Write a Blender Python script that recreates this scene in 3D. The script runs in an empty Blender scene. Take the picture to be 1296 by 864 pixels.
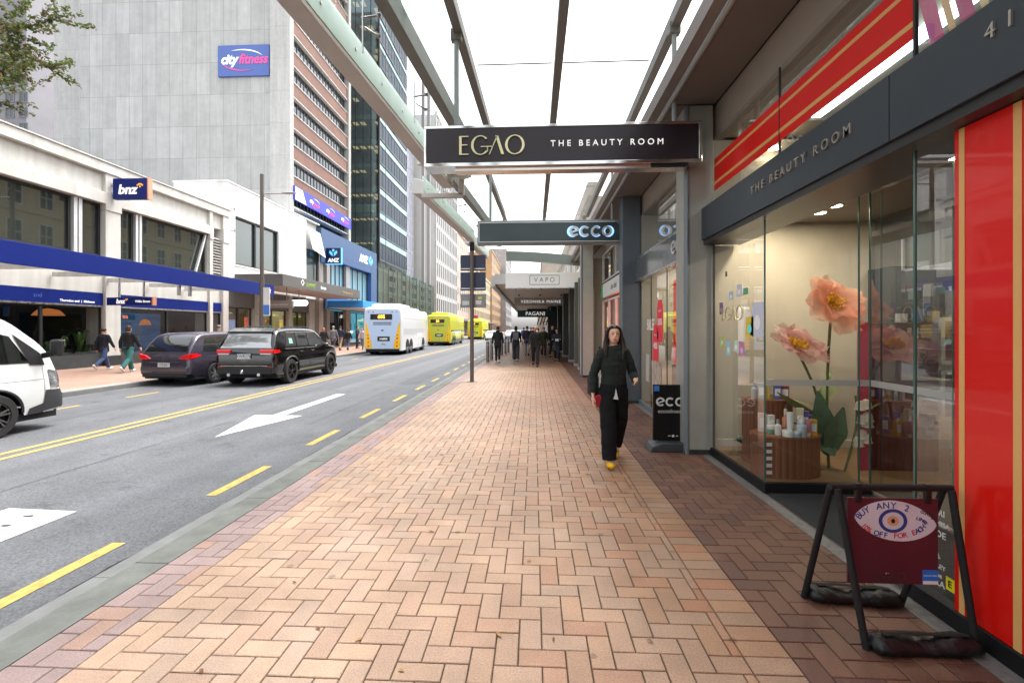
import bpy, bmesh, math, random
from mathutils import Vector, Matrix, noise

random.seed(11)
S = bpy.context.scene
COL = S.collection
R = math.radians
PI = math.pi
OFF = {}


def lin(r, g, b, k=1.0):
    f = lambda v: (v / 12.92 if v <= .04045 else ((v + .055) / 1.055) ** 2.4)
    return (f(r / 255) * k, f(g / 255) * k, f(b / 255) * k)


# ---------------------------------------------------------------- materials
MATS = {}
WORK = bpy.data.scenes.new('workshop')          # scratch scene for baking modifiers, removed at the end


def M(name, col=(.5, .5, .5), rough=.6, metal=0., var=0., scale=4., bump=0., bscale=60., spec=.5, coat=0.,
      emit=None, es=0., streak=0., attr=None, trans=0., ior=1.45, rvar=0., stretch=None):
    if name in MATS:
        return MATS[name]
    m = bpy.data.materials.new(name)
    m.use_nodes = True
    nt = m.node_tree
    N, L = nt.nodes, nt.links
    p = N['Principled BSDF']
    p.inputs['Base Color'].default_value = (*col, 1)
    p.inputs['Roughness'].default_value = rough
    p.inputs['Metallic'].default_value = metal
    p.inputs['Specular IOR Level'].default_value = spec
    p.inputs['Coat Weight'].default_value = coat
    p.inputs['Coat Roughness'].default_value = .04
    p.inputs['IOR'].default_value = ior
    p.inputs['Transmission Weight'].default_value = trans
    if emit:
        p.inputs['Emission Color'].default_value = (*emit, 1)
        p.inputs['Emission Strength'].default_value = es
    tc = N.new('ShaderNodeTexCoord')
    src = tc.outputs['Object']
    if stretch:
        mp = N.new('ShaderNodeMapping')
        mp.inputs['Scale'].default_value = stretch
        L.new(src, mp.inputs['Vector'])
        src = mp.outputs['Vector']
    cur = None
    if attr:
        a = N.new('ShaderNodeAttribute')
        a.attribute_name = attr
        cur = a.outputs['Color']

    def darken(fac_out, amount, cur):
        mx = N.new('ShaderNodeMix')
        mx.data_type = 'RGBA'
        mx.blend_type = 'MULTIPLY'
        mx.inputs['Factor'].default_value = 1
        if cur is None:
            mx.inputs[6].default_value = (*col, 1)
        else:
            L.new(cur, mx.inputs[6])
        rp = N.new('ShaderNodeMapRange')
        rp.inputs['From Min'].default_value = .3
        rp.inputs['From Max'].default_value = .7
        rp.inputs['To Min'].default_value = 1 - amount
        rp.inputs['To Max'].default_value = 1 + amount
        L.new(fac_out, rp.inputs['Value'])
        cc = N.new('ShaderNodeCombineColor')
        for i in range(3):
            L.new(rp.outputs[0], cc.inputs[i])
        L.new(cc.outputs[0], mx.inputs[7])
        return mx.outputs[2]
    if var:
        n = N.new('ShaderNodeTexNoise')
        n.inputs['Scale'].default_value = scale
        n.inputs['Detail'].default_value = 6
        n.inputs['Roughness'].default_value = .62
        L.new(src, n.inputs['Vector'])
        cur = darken(n.outputs[0], var, cur)
        if rvar:
            rr = N.new('ShaderNodeMapRange')
            rr.inputs['From Min'].default_value = .3
            rr.inputs['From Max'].default_value = .7
            rr.inputs['To Min'].default_value = max(0, rough - rvar)
            rr.inputs['To Max'].default_value = min(1, rough + rvar)
            L.new(n.outputs[0], rr.inputs['Value'])
            L.new(rr.outputs[0], p.inputs['Roughness'])
    if streak:
        mp = N.new('ShaderNodeMapping')
        mp.inputs['Scale'].default_value = (2.2, 2.2, .16)
        L.new(tc.outputs['Object'], mp.inputs['Vector'])
        n = N.new('ShaderNodeTexNoise')
        n.inputs['Scale'].default_value = 1.6
        n.inputs['Detail'].default_value = 7
        L.new(mp.outputs[0], n.inputs['Vector'])
        cur = darken(n.outputs[0], streak, cur)
    if cur is not None:
        L.new(cur, p.inputs['Base Color'])
    if bump:
        n = N.new('ShaderNodeTexNoise')
        n.inputs['Scale'].default_value = bscale
        n.inputs['Detail'].default_value = 5
        L.new(src, n.inputs['Vector'])
        b = N.new('ShaderNodeBump')
        b.inputs['Strength'].default_value = bump
        b.inputs['Distance'].default_value = .01
        L.new(n.outputs[0], b.inputs['Height'])
        L.new(b.outputs[0], p.inputs['Normal'])
    MATS[name] = m
    return m


def GLASS(name, tint=(.9, .93, .92), f0=.05, fmax=.95, gl=(1, 1, 1), power=4.5, rough=0.0):
    """thin sheet of glass: see-through with a mirror that grows towards grazing angles"""
    if name in MATS:
        return MATS[name]
    m = bpy.data.materials.new(name)
    m.use_nodes = True
    nt = m.node_tree
    N, L = nt.nodes, nt.links
    N.clear()
    out = N.new('ShaderNodeOutputMaterial')
    mix = N.new('ShaderNodeMixShader')
    tr = N.new('ShaderNodeBsdfTransparent')
    tr.inputs[0].default_value = (*tint, 1)
    g = N.new('ShaderNodeBsdfGlossy')
    g.inputs['Color'].default_value = (*gl, 1)
    g.inputs['Roughness'].default_value = rough
    lw = N.new('ShaderNodeLayerWeight')
    lw.inputs['Blend'].default_value = .5
    pw = N.new('ShaderNodeMath')
    pw.operation = 'POWER'
    pw.inputs[1].default_value = power
    mr = N.new('ShaderNodeMapRange')
    mr.inputs['To Min'].default_value = f0
    mr.inputs['To Max'].default_value = fmax
    L.new(lw.outputs['Facing'], pw.inputs[0])
    L.new(pw.outputs[0], mr.inputs['Value'])
    L.new(mr.outputs[0], mix.inputs[0])
    L.new(tr.outputs[0], mix.inputs[1])
    L.new(g.outputs[0], mix.inputs[2])
    L.new(mix.outputs[0], out.inputs[0])
    MATS[name] = m
    return m


def BRICKMAT(name, c1, c2, mortar, w, h, plane='xz', ms=.01, offset=.5, rough=.8, var=.1, scale=3, streak=0, bump=.3, bias=0.):
    if name in MATS:
        return MATS[name]
    m = M(name, c1, rough=rough)
    nt = m.node_tree
    N, L = nt.nodes, nt.links
    p = N['Principled BSDF']
    tc = N.new('ShaderNodeTexCoord')
    sx = N.new('ShaderNodeSeparateXYZ')
    L.new(tc.outputs['Object'], sx.inputs[0])
    cb = N.new('ShaderNodeCombineXYZ')
    ax = {'x': 0, 'y': 1, 'z': 2}
    L.new(sx.outputs[ax[plane[0]]], cb.inputs[0])
    L.new(sx.outputs[ax[plane[1]]], cb.inputs[1])
    b = N.new('ShaderNodeTexBrick')
    b.offset = offset
    b.inputs['Scale'].default_value = 1
    b.inputs['Brick Width'].default_value = w
    b.inputs['Row Height'].default_value = h
    b.inputs['Mortar Size'].default_value = ms
    b.inputs['Mortar Smooth'].default_value = .1
    b.inputs['Bias'].default_value = bias
    b.inputs['Color1'].default_value = (*c1, 1)
    b.inputs['Color2'].default_value = (*c2, 1)
    b.inputs['Mortar'].default_value = (*mortar, 1)
    L.new(cb.outputs[0], b.inputs['Vector'])
    cur = b.outputs['Color']
    for sc, am, st in ((scale, var, None), (1.4, streak, (2.5, 2.5, .15))):
        if not am:
            continue
        n = N.new('ShaderNodeTexNoise')
        n.inputs['Scale'].default_value = sc
        n.inputs['Detail'].default_value = 8
        n.inputs['Roughness'].default_value = .65
        if st:
            mp = N.new('ShaderNodeMapping')
            mp.inputs['Scale'].default_value = st
            L.new(tc.outputs['Object'], mp.inputs[0])
            L.new(mp.outputs[0], n.inputs['Vector'])
        else:
            L.new(tc.outputs['Object'], n.inputs['Vector'])
        rp = N.new('ShaderNodeMapRange')
        rp.inputs['From Min'].default_value = .3
        rp.inputs['From Max'].default_value = .7
        rp.inputs['To Min'].default_value = 1 - am
        rp.inputs['To Max'].default_value = 1 + am
        L.new(n.outputs[0], rp.inputs['Value'])
        vm = N.new('ShaderNodeVectorMath')
        vm.operation = 'SCALE'
        L.new(cur, vm.inputs[0])
        L.new(rp.outputs[0], vm.inputs['Scale'])
        cur = vm.outputs[0]
    L.new(cur, p.inputs['Base Color'])
    if bump:
        bp = N.new('ShaderNodeBump')
        bp.inputs['Strength'].default_value = bump
        bp.inputs['Distance'].default_value = -.01
        L.new(b.outputs['Fac'], bp.inputs['Height'])
        L.new(bp.outputs[0], p.inputs['Normal'])
    return m


# ---------------------------------------------------------------- mesh builder
class MB:
    def __init__(s):
        s.v, s.f, s.mi, s.cur = [], [], [], 0

    def add(s, vs, fs):
        b = len(s.v)
        s.v += [Vector(p) for p in vs]
        for f in fs:
            s.f.append([i + b for i in f])
            s.mi.append(s.cur)
        return s

    def box(s, x0, x1, y0, y1, z0, z1):
        vs = [(x, y, z) for z in (z0, z1) for y in (y0, y1) for x in (x0, x1)]
        return s.add(vs, [(0, 2, 3, 1), (4, 5, 7, 6), (0, 1, 5, 4), (2, 6, 7, 3), (0, 4, 6, 2), (1, 3, 7, 5)])

    def quad(s, a, b, c, d):
        return s.add([a, b, c, d], [(0, 1, 2, 3)])

    def poly(s, pts):
        return s.add(pts, [tuple(range(len(pts)))])

    def prism(s, pts, plane, lo, hi):
        n = len(pts)
        def mk(a, b, c):
            return {'xy': (a, b, c), 'xz': (a, c, b), 'yz': (c, a, b)}[plane]
        vs = [mk(a, b, lo) for a, b in pts] + [mk(a, b, hi) for a, b in pts]
        fs = [tuple(range(n)), tuple(range(2 * n - 1, n - 1, -1))]
        fs += [(i, i + n, (i + 1) % n + n, (i + 1) % n) for i in range(n)]
        return s.add(vs, fs)

    def tube(s, pts, r, n=8, cap=True, sq=None):
        """tube along a path; r one radius or one per point; sq = (a,b) scales the two section axes"""
        pts = [Vector(p) for p in pts]
        rr = r if isinstance(r, (list, tuple)) else [r] * len(pts)
        vs, fs = [], []
        up0 = None
        for i, p in enumerate(pts):
            d = (pts[min(i + 1, len(pts) - 1)] - pts[max(i - 1, 0)]).normalized()
            ref = Vector((0, 0, 1)) if abs(d.z) < .9 else Vector((0, 1, 0))
            if up0 is not None:
                ref = up0
            a = d.cross(ref).normalized()
            b = a.cross(d).normalized()
            up0 = b
            for k in range(n):
                t = 2 * PI * k / n
                ca, cb = math.cos(t), math.sin(t)
                if sq:
                    ca *= sq[0]
                    cb *= sq[1]
                vs.append(p + (a * ca + b * cb) * rr[i])
        for i in range(len(pts) - 1):
            for k in range(n):
                k2 = (k + 1) % n
                fs.append((i * n + k, i * n + k2, (i + 1) * n + k2, (i + 1) * n + k))
        if cap:
            fs.append(tuple(range(n - 1, -1, -1)))
            fs.append(tuple((len(pts) - 1) * n + k for k in range(n)))
        return s.add(vs, fs)

    def bar(s, p0, p1, w, h):
        """square bar from p0 to p1, w across and h up"""
        p0, p1 = Vector(p0), Vector(p1)
        d = (p1 - p0).normalized()
        ref = Vector((0, 0, 1)) if abs(d.z) < .95 else Vector((0, 1, 0))
        a = d.cross(ref).normalized() * w / 2
        b = a.cross(d).normalized() * h / 2
        vs = [p + sa * a + sb * b for p in (p0, p1) for sa, sb in ((-1, -1), (1, -1), (1, 1), (-1, 1))]
        return s.add(vs, [(3, 2, 1, 0), (4, 5, 6, 7), (0, 1, 5, 4), (1, 2, 6, 5), (2, 3, 7, 6), (3, 0, 4, 7)])

    def lathe(s, prof, c=(0, 0, 0), n=20, flute=0., nf=0, axis='z'):
        vs, fs = [], []
        for r, z in prof:
            for k in range(n):
                t = 2 * PI * k / n
                q = r * (1 + (flute * (1 if k % 2 else -1) if nf else 0))
                a, b = q * math.cos(t), q * math.sin(t)
                if axis == 'z':
                    vs.append((c[0] + a, c[1] + b, c[2] + z))
                elif axis == 'x':
                    vs.append((c[0] + z, c[1] + a, c[2] + b))
                else:
                    vs.append((c[0] + a, c[1] + z, c[2] + b))
        for i in range(len(prof) - 1):
            for k in range(n):
                k2 = (k + 1) % n
                fs.append((i * n + k, i * n + k2, (i + 1) * n + k2, (i + 1) * n + k))
        fs.append(tuple(range(n - 1, -1, -1)))
        fs.append(tuple((len(prof) - 1) * n + k for k in range(n)))
        return s.add(vs, fs)

    def ell(s, c, r, nu=14, nv=9, rot=None):
        vs = []
        c = Vector(c)
        for j in range(1, nv):
            ph = PI * j / nv
            for i in range(nu):
                t = 2 * PI * i / nu
                q = Vector((r[0] * math.sin(ph) * math.cos(t), r[1] * math.sin(ph) * math.sin(t), r[2] * math.cos(ph)))
                if rot:
                    q = rot @ q
                vs.append(c + q)
        a, b = Vector((0, 0, r[2])), Vector((0, 0, -r[2]))
        if rot:
            a, b = rot @ a, rot @ b
        vs += [c + a, c + b]
        top, bot = len(vs) - 2, len(vs) - 1
        fs = []
        for j in range(nv - 2):
            for i in range(nu):
                i2 = (i + 1) % nu
                fs.append((j * nu + i, (j + 1) * nu + i, (j + 1) * nu + i2, j * nu + i2))
        for i in range(nu):
            i2 = (i + 1) % nu
            fs.append((top, i, i2))
            fs.append((bot, (nv - 2) * nu + i2, (nv - 2) * nu + i))
        return s.add(vs, fs)

    def grid(s, fn, nu, nv):
        vs = [fn(i / nu, j / nv) for j in range(nv + 1) for i in range(nu + 1)]
        fs = [(j * (nu + 1) + i, j * (nu + 1) + i + 1, (j + 1) * (nu + 1) + i + 1, (j + 1) * (nu + 1) + i)
              for j in range(nv) for i in range(nu)]
        return s.add(vs, fs)

    def xf(s, mat, a=0):
        for i in range(a, len(s.v)):
            s.v[i] = mat @ s.v[i]
        return s

    def obj(s, name, mat, parent=None, smooth=False, bev=0, ang=40, solid=0, sub=0, weld=False):
        off = Vector((0, 0, 0))
        if parent is not None:
            p = parent
            while p.parent:
                p = p.parent
            off = OFF.get(p.name, off)
        me = bpy.data.meshes.new(name)
        me.from_pydata([v - off for v in s.v], [], s.f)
        ms = mat if isinstance(mat, (list, tuple)) else [mat]
        for m in ms:
            me.materials.append(m)
        if len(ms) > 1:
            me.polygons.foreach_set('material_index', s.mi)
        bm = bmesh.new()
        bm.from_mesh(me)
        if weld:
            bmesh.ops.remove_doubles(bm, verts=bm.verts, dist=1e-4)
        bmesh.ops.recalc_face_normals(bm, faces=bm.faces)
        bm.to_mesh(me)
        bm.free()
        o = bpy.data.objects.new(name, me)
        COL.objects.link(o)
        if parent is not None:
            o.parent = parent
        if bev:
            b = o.modifiers.new('b', 'BEVEL')
            b.width = bev
            b.segments = 2
            b.limit_method = 'ANGLE'
            b.angle_limit = R(40)
        if solid:
            b = o.modifiers.new('s', 'SOLIDIFY')
            b.thickness = solid
            b.offset = 0
        if sub:
            b = o.modifiers.new('u', 'SUBSURF')
            b.levels = b.render_levels = sub
        if smooth or sub:
            me.shade_smooth()
            if ang and not sub:
                me.set_sharp_from_angle(angle=R(ang))
        return o


def tag(o, label=None, cat=None, group=None, kind=None):
    if label:
        o['label'] = label
    if cat:
        o['category'] = cat
    if group:
        o['group'] = group
    if kind:
        o['kind'] = kind
    return o


def thing(name, label, cat, loc=(0, 0, 0), rz=0, group=None, world=False):
    o = bpy.data.objects.new(name, None)
    COL.objects.link(o)
    o.empty_display_size = .1
    o.location = loc
    o.rotation_euler = (0, 0, rz)
    if world:
        OFF[o.name] = Vector(loc)
    return tag(o, label, cat, group)


def struct(name, mb, mat, **k):
    return tag(mb.obj(name, mat, **k), kind='structure')


def copy_tree(o, parent=None):
    c = o.copy()
    COL.objects.link(c)
    if parent is not None:
        c.parent = parent
    for ch in list(o.children):
        copy_tree(ch, c)
    return c


FR = {'S': ((1, 0, 0), (0, 0, 1), (0, -1, 0)), 'N': ((-1, 0, 0), (0, 0, 1), (0, 1, 0)),
      'W': ((0, -1, 0), (0, 0, 1), (-1, 0, 0)), 'E': ((0, 1, 0), (0, 0, 1), (1, 0, 0)),
      'U': ((1, 0, 0), (0, 1, 0), (0, 0, 1))}


def frame(face, org, tilt=None):
    a = FR[face]
    m = Matrix([(a[0][i], a[1][i], a[2][i], org[i]) for i in range(3)] + [(0, 0, 0, 1)])
    return m


def text(s, size, mat, parent, fr, name='lettering', depth=.006, bold=0., align='CENTER', space=1., shear=0., sx=1., mirror=False):
    cu = bpy.data.curves.new('t', 'FONT')
    cu.body = s
    cu.size = size
    cu.extrude = depth / 2
    cu.offset = bold
    cu.align_x = align
    cu.align_y = 'CENTER'
    cu.space_character = space
    cu.shear = shear
    cu.resolution_u = 3
    t = bpy.data.objects.new('t', cu)
    me = bpy.data.meshes.new_from_object(t)
    bpy.data.objects.remove(t)
    bpy.data.curves.remove(cu)
    mb = MB()
    mb.add([Vector((v.co.x * sx * (-1 if mirror else 1), v.co.y, v.co.z + depth / 2)) for v in me.vertices], [tuple(p.vertices) for p in me.polygons])
    bpy.data.meshes.remove(me)
    mb.xf(fr)
    return mb.obj(name, mat, parent)


def ring(mb, cx, cy, rx, ry, tx, ty, a0=0, a1=360, n=28, ix=0., depth=.01):
    """flat ring segment in the xy plane, extruded; tx/ty stroke thickness at the sides / top"""
    vs = []
    for k in range(n + 1):
        t = R(a0 + (a1 - a0) * k / n)
        c, s_ = math.cos(t), math.sin(t)
        for z in (0, depth):
            vs.append((cx + rx * c, cy + ry * s_, z))
            vs.append((cx + ix + (rx - tx) * c, cy + (ry - ty) * s_, z))
    fs = []
    for k in range(n):
        b = k * 4
        fs += [(b, b + 4, b + 5, b + 1), (b + 2, b + 3, b + 7, b + 6), (b, b + 2, b + 6, b + 4), (b + 1, b + 5, b + 7, b + 3)]
    fs += [(0, 1, 3, 2), (n * 4, n * 4 + 2, n * 4 + 3, n * 4 + 1)]
    mb.add(vs, fs)


def pane(face, a0, a1, z0, z1, at, mb=None):
    """rectangle on a facade: along y for E/W faces, along x for S/N"""
    mb = mb or MB()
    if face in 'EW':
        mb.quad((at, a0, z0), (at, a1, z0), (at, a1, z1), (at, a0, z1))
    else:
        mb.quad((a0, at, z0), (a1, at, z0), (a1, at, z1), (a0, at, z1))
    return mb


def arealight(loc, size, power, col=(1, .86, .68), rot=(0, 0, 0)):
    d = bpy.data.lights.new('downlight_lamp', 'AREA')
    d.shape = 'DISK'
    d.size = size
    d.energy = power
    d.color = col
    o = bpy.data.objects.new('downlight_lamp', d)
    o.location = loc
    o.rotation_euler = rot
    COL.objects.link(o)
    return o


# ---------------------------------------------------------------- shared materials
WHITE = M('white_paint', (.62, .62, .60), .55, var=.07, scale=2, streak=.14)
CREAM = M('cream_render', (.52, .51, .48), .75, var=.06, scale=2, streak=.11, bump=.15)
CONC = M('concrete', (.36, .36, .34), .8, var=.12, scale=3, streak=.12, bump=.2)
BLACK = M('black_plastic', (.006, .006, .007), .45, var=.1)
MATTE_BLACK = M('matte_black', (.0065, .0065, .007), .75, var=.15, scale=20)
RUBBER = M('rubber', (.018, .018, .019), .75, var=.2, scale=30)
STEEL = M('steel', (.55, .55, .55), .32, 1, var=.08, scale=8, rvar=.1)
CHROME = M('chrome', (.8, .8, .8), .08, 1)
GREYMET = M('grey_painted_steel', (.19, .19, .18), .5, var=.1, scale=6, spec=.4)
DARKGLASS = M('dark_glass', (.012, .016, .02), .03, spec=.8, coat=.6)
OFFGLASS = M('office_glass', (.02, .03, .04), .05, spec=.9, var=.5, scale=.7)
BLUE = M('bank_blue', (.002, .013, .15), .45, var=.05, spec=.3)
# ================================================================ SETTING
mb = MB(); mb.quad((-700, -300, -.3), (700, -300, -.3), (700, 900, -.3), (-700, 900, -.3))
struct('ground', mb, M('ground_grey', (.12, .12, .12), .9, var=.2, scale=.5))

asph = M('asphalt', (.105, .108, .116), .72, var=.16, scale=1.1, bump=.5, bscale=130, spec=.35, rvar=.1)
nt = asph.node_tree
# fine aggregate speckle on the asphalt
_p = nt.nodes['Principled BSDF']
_src = _p.inputs['Base Color'].links[0].from_socket
_n = nt.nodes.new('ShaderNodeTexNoise'); _n.inputs['Scale'].default_value = 55; _n.inputs['Detail'].default_value = 3
_t = nt.nodes.new('ShaderNodeTexCoord'); nt.links.new(_t.outputs['Object'], _n.inputs['Vector'])
_r = nt.nodes.new('ShaderNodeMapRange'); _r.inputs['From Min'].default_value = .35; _r.inputs['From Max'].default_value = .65
_r.inputs['To Min'].default_value = .74; _r.inputs['To Max'].default_value = 1.26
nt.links.new(_n.outputs[0], _r.inputs['Value'])
_v = nt.nodes.new('ShaderNodeVectorMath'); _v.operation = 'SCALE'
nt.links.new(_src, _v.inputs[0]); nt.links.new(_r.outputs[0], _v.inputs['Scale'])
# wheel-track bands along the street
_mp = nt.nodes.new('ShaderNodeMapping'); _mp.inputs['Scale'].default_value = (1.1, .03, 1); nt.links.new(_t.outputs['Object'], _mp.inputs[0])
_n2 = nt.nodes.new('ShaderNodeTexNoise'); _n2.inputs['Scale'].default_value = 1; _n2.inputs['Detail'].default_value = 4; nt.links.new(_mp.outputs[0], _n2.inputs['Vector'])
_r2 = nt.nodes.new('ShaderNodeMapRange'); _r2.inputs['From Min'].default_value = .3; _r2.inputs['From Max'].default_value = .7
_r2.inputs['To Min'].default_value = .82; _r2.inputs['To Max'].default_value = 1.18; nt.links.new(_n2.outputs[0], _r2.inputs['Value'])
_v2 = nt.nodes.new('ShaderNodeVectorMath'); _v2.operation = 'SCALE'
nt.links.new(_v.outputs[0], _v2.inputs[0]); nt.links.new(_r2.outputs[0], _v2.inputs['Scale'])
# oil drips and old stains
_n5 = nt.nodes.new('ShaderNodeTexNoise'); _n5.inputs['Scale'].default_value = 2.4; _n5.inputs['Detail'].default_value = 8; _n5.inputs['Roughness'].default_value = .72; nt.links.new(_t.outputs['Object'], _n5.inputs['Vector'])
_r5 = nt.nodes.new('ShaderNodeMapRange'); _r5.inputs['From Min'].default_value = .56; _r5.inputs['From Max'].default_value = .74
_r5.inputs['To Min'].default_value = 1; _r5.inputs['To Max'].default_value = .5; nt.links.new(_n5.outputs[0], _r5.inputs['Value'])
_v5 = nt.nodes.new('ShaderNodeVectorMath'); _v5.operation = 'SCALE'
nt.links.new(_v2.outputs[0], _v5.inputs[0]); nt.links.new(_r5.outputs[0], _v5.inputs['Scale'])
nt.links.new(_v5.outputs[0], _p.inputs['Base Color'])

mb = MB(); mb.quad((-11.8, -20, -.12), (-3.04, -20, -.12), (-3.04, 330, -.12), (-11.8, 330, -.12))
struct('road', mb, asph)
kerbm = M('kerb_stone', (.115, .118, .108), .8, var=.25, scale=4, bump=.3, bscale=50)
gutm = M('gutter_concrete', (.15, .15, .147), .8, var=.2, scale=3, bump=.2, bscale=50)
mb = MB(); y = -6.
while y < 120:
    mb.box(-3.036, -2.757, y, y + 1.795, -.25, -.112); y += 1.8
struct('gutter', mb, gutm)
mb = MB(); y = -6.6
while y < 200:
    mb.prism([(-2.755, -.25), (-2.755, -.018), (-2.735, -.003), (-2.502, -.001), (-2.502, -.25)], 'xz', y, y + 1.192); y += 1.2
struct('kerb', mb, kerbm)
mb = MB(); mb.box(-12.0, -11.80, -20, 330, -.3, .0)
struct('far_kerb', mb, M('far_kerb_stone', (.17, .17, .165), .8, var=.2, scale=3))
mb = MB(); mb.quad((-12.25, -20, -.004), (-12.0, -20, -.004), (-12.0, 330, -.004), (-12.25, 330, -.004))
struct('far_kerb_strip', mb, M('far_kerb_strip', (.33, .30, .27), .8, var=.15))
mb = MB(); mb.box(-19.5, -12.25, -20, 330, -.3, -.004)
struct('far_pavement', mb, BRICKMAT('far_paving', (.33, .20, .145), (.29, .175, .135), (.20, .14, .11), .4, .2, 'yx', .006, var=.15, rough=.65, bump=.1))

# tar line between gutter and asphalt: uneven dark crack
mb = MB(); y = -2.; k = 0
pl, pr_ = [], []
while y < 40:
    w = .004 + .012 * abs(noise.noise((y * 2.1, 3, 1))) + .006 * random.random()
    cx = -3.045 - .03 * noise.noise((y * 1.3, .5, 7)) - .02 * noise.noise((y * 5.3, .5, 2))
    pl.append((cx - w, y, -.1165)); pr_.append((cx + w, y, -.1165)); y += .09
mb.add(pl + pr_, [(i, i + 1, i + 1 + len(pl), i + len(pl)) for i in range(len(pl) - 1)])
struct('road_crack', mb, M('tar_crack', (.02, .02, .02), .9))

# long paving seams in the asphalt
for sx_, y0_, y1_ in ((-5.62, 1, 60), (-8.95, 2, 70), (-4.05, 8, 40)):
    mb = MB(); pl, pr_ = [], []; y = y0_
    while y < y1_:
        w = .003 + .006 * abs(noise.noise((y * 1.7, sx_, 1)))
        cx = sx_ + .035 * noise.noise((y * .7, sx_, 7)) + .012 * noise.noise((y * 4.3, sx_, 2))
        pl.append((cx - w, y, -.1178)); pr_.append((cx + w, y, -.1178)); y += .15
    mb.add(pl + pr_, [(i, i + 1, i + 1 + len(pl), i + len(pl)) for i in range(len(pl) - 1)])
    struct('road_seam', mb, M('tar_crack'))
# painted markings
yel = M('yellow_paint', (.41, .29, .075), .6, var=.35, scale=16, bump=.2, bscale=120)
wht = M('white_road_paint', (.56, .56, .54), .6, var=.24, scale=16, bump=.2, bscale=120)
for nm_, x0 in (('c', -7.02), ('d', -7.30)):
    mb = MB(); mb.quad((x0 - .05, -15, -.115), (x0 + .05, -15, -.115), (x0 + .05, 230, -.115), (x0 - .05, 230, -.115))
    struct('centre_line_marking', mb, yel)
for k in range(20):
    y0 = 2.50 + 2.04 * k
    mb = MB(); xs = -3.33 - .0 * k
    mb.quad((xs - .055, y0, -.116), (xs + .055, y0, -.116), (xs + .055, y0 + 1.0, -.116), (xs - .055, y0 + 1.0, -.116))
    struct('kerbside_dash_marking', mb, yel)
for y0 in (8.75, 10.9, 25, 60):
    mb = MB(); mb.quad((-10.25, y0, -.116), (-10.15, y0, -.116), (-10.15, y0 + 1, -.116), (-10.25, y0 + 1, -.116))
    struct('parking_dash_marking', mb, yel)
mb = MB()
mb.poly([(-5.06, 6.98, -.115), (-4.58, 8.80, -.115), (-4.96, 8.80, -.115), (-4.96, 11.75, -.115), (-5.2, 11.75, -.115), (-5.2, 8.80, -.115), (-5.56, 8.80, -.115)])
struct('arrow_marking', mb, wht)
mb = MB(); mb.quad((-5.2, 2.6, -.115), (-4.30, 2.6, -.115), (-4.30, 4.08, -.115), (-5.02, 4.12, -.115))
struct('white_block_marking', mb, wht)
mb = MB()
for (x, y, r) in ((-4.62, 3.95, .035), (-4.6, 3.75, .03), (-4.72, 3.6, .04), (-4.5, 3.35, .03)):
    mb.poly([(x + r * 1.6 * math.cos(t * PI / 4) * random.uniform(.7, 1.2), y + r * .7 * math.sin(t * PI / 4), -.1125) for t in range(8)])
struct('worn_paint_marking', mb, M('bare_patch', (.05, .05, .05), .9))
# patched strips of road surface
for (x0, x1, y0, y1) in ((-6.3, -5.7, 12.5, 40), (-4.3, -3.6, 14, 60), (-9.6, -8.9, 3, 10.5)):
    mb = MB(); mb.quad((x0, y0, -.1175), (x1, y0, -.1175), (x1, y1, -.1175), (x0, y1, -.1175))
    struct('road_patch', mb, M('road_patch', (.085, .088, .094), .8, var=.15, scale=2, bump=.4, bscale=120))

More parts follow.
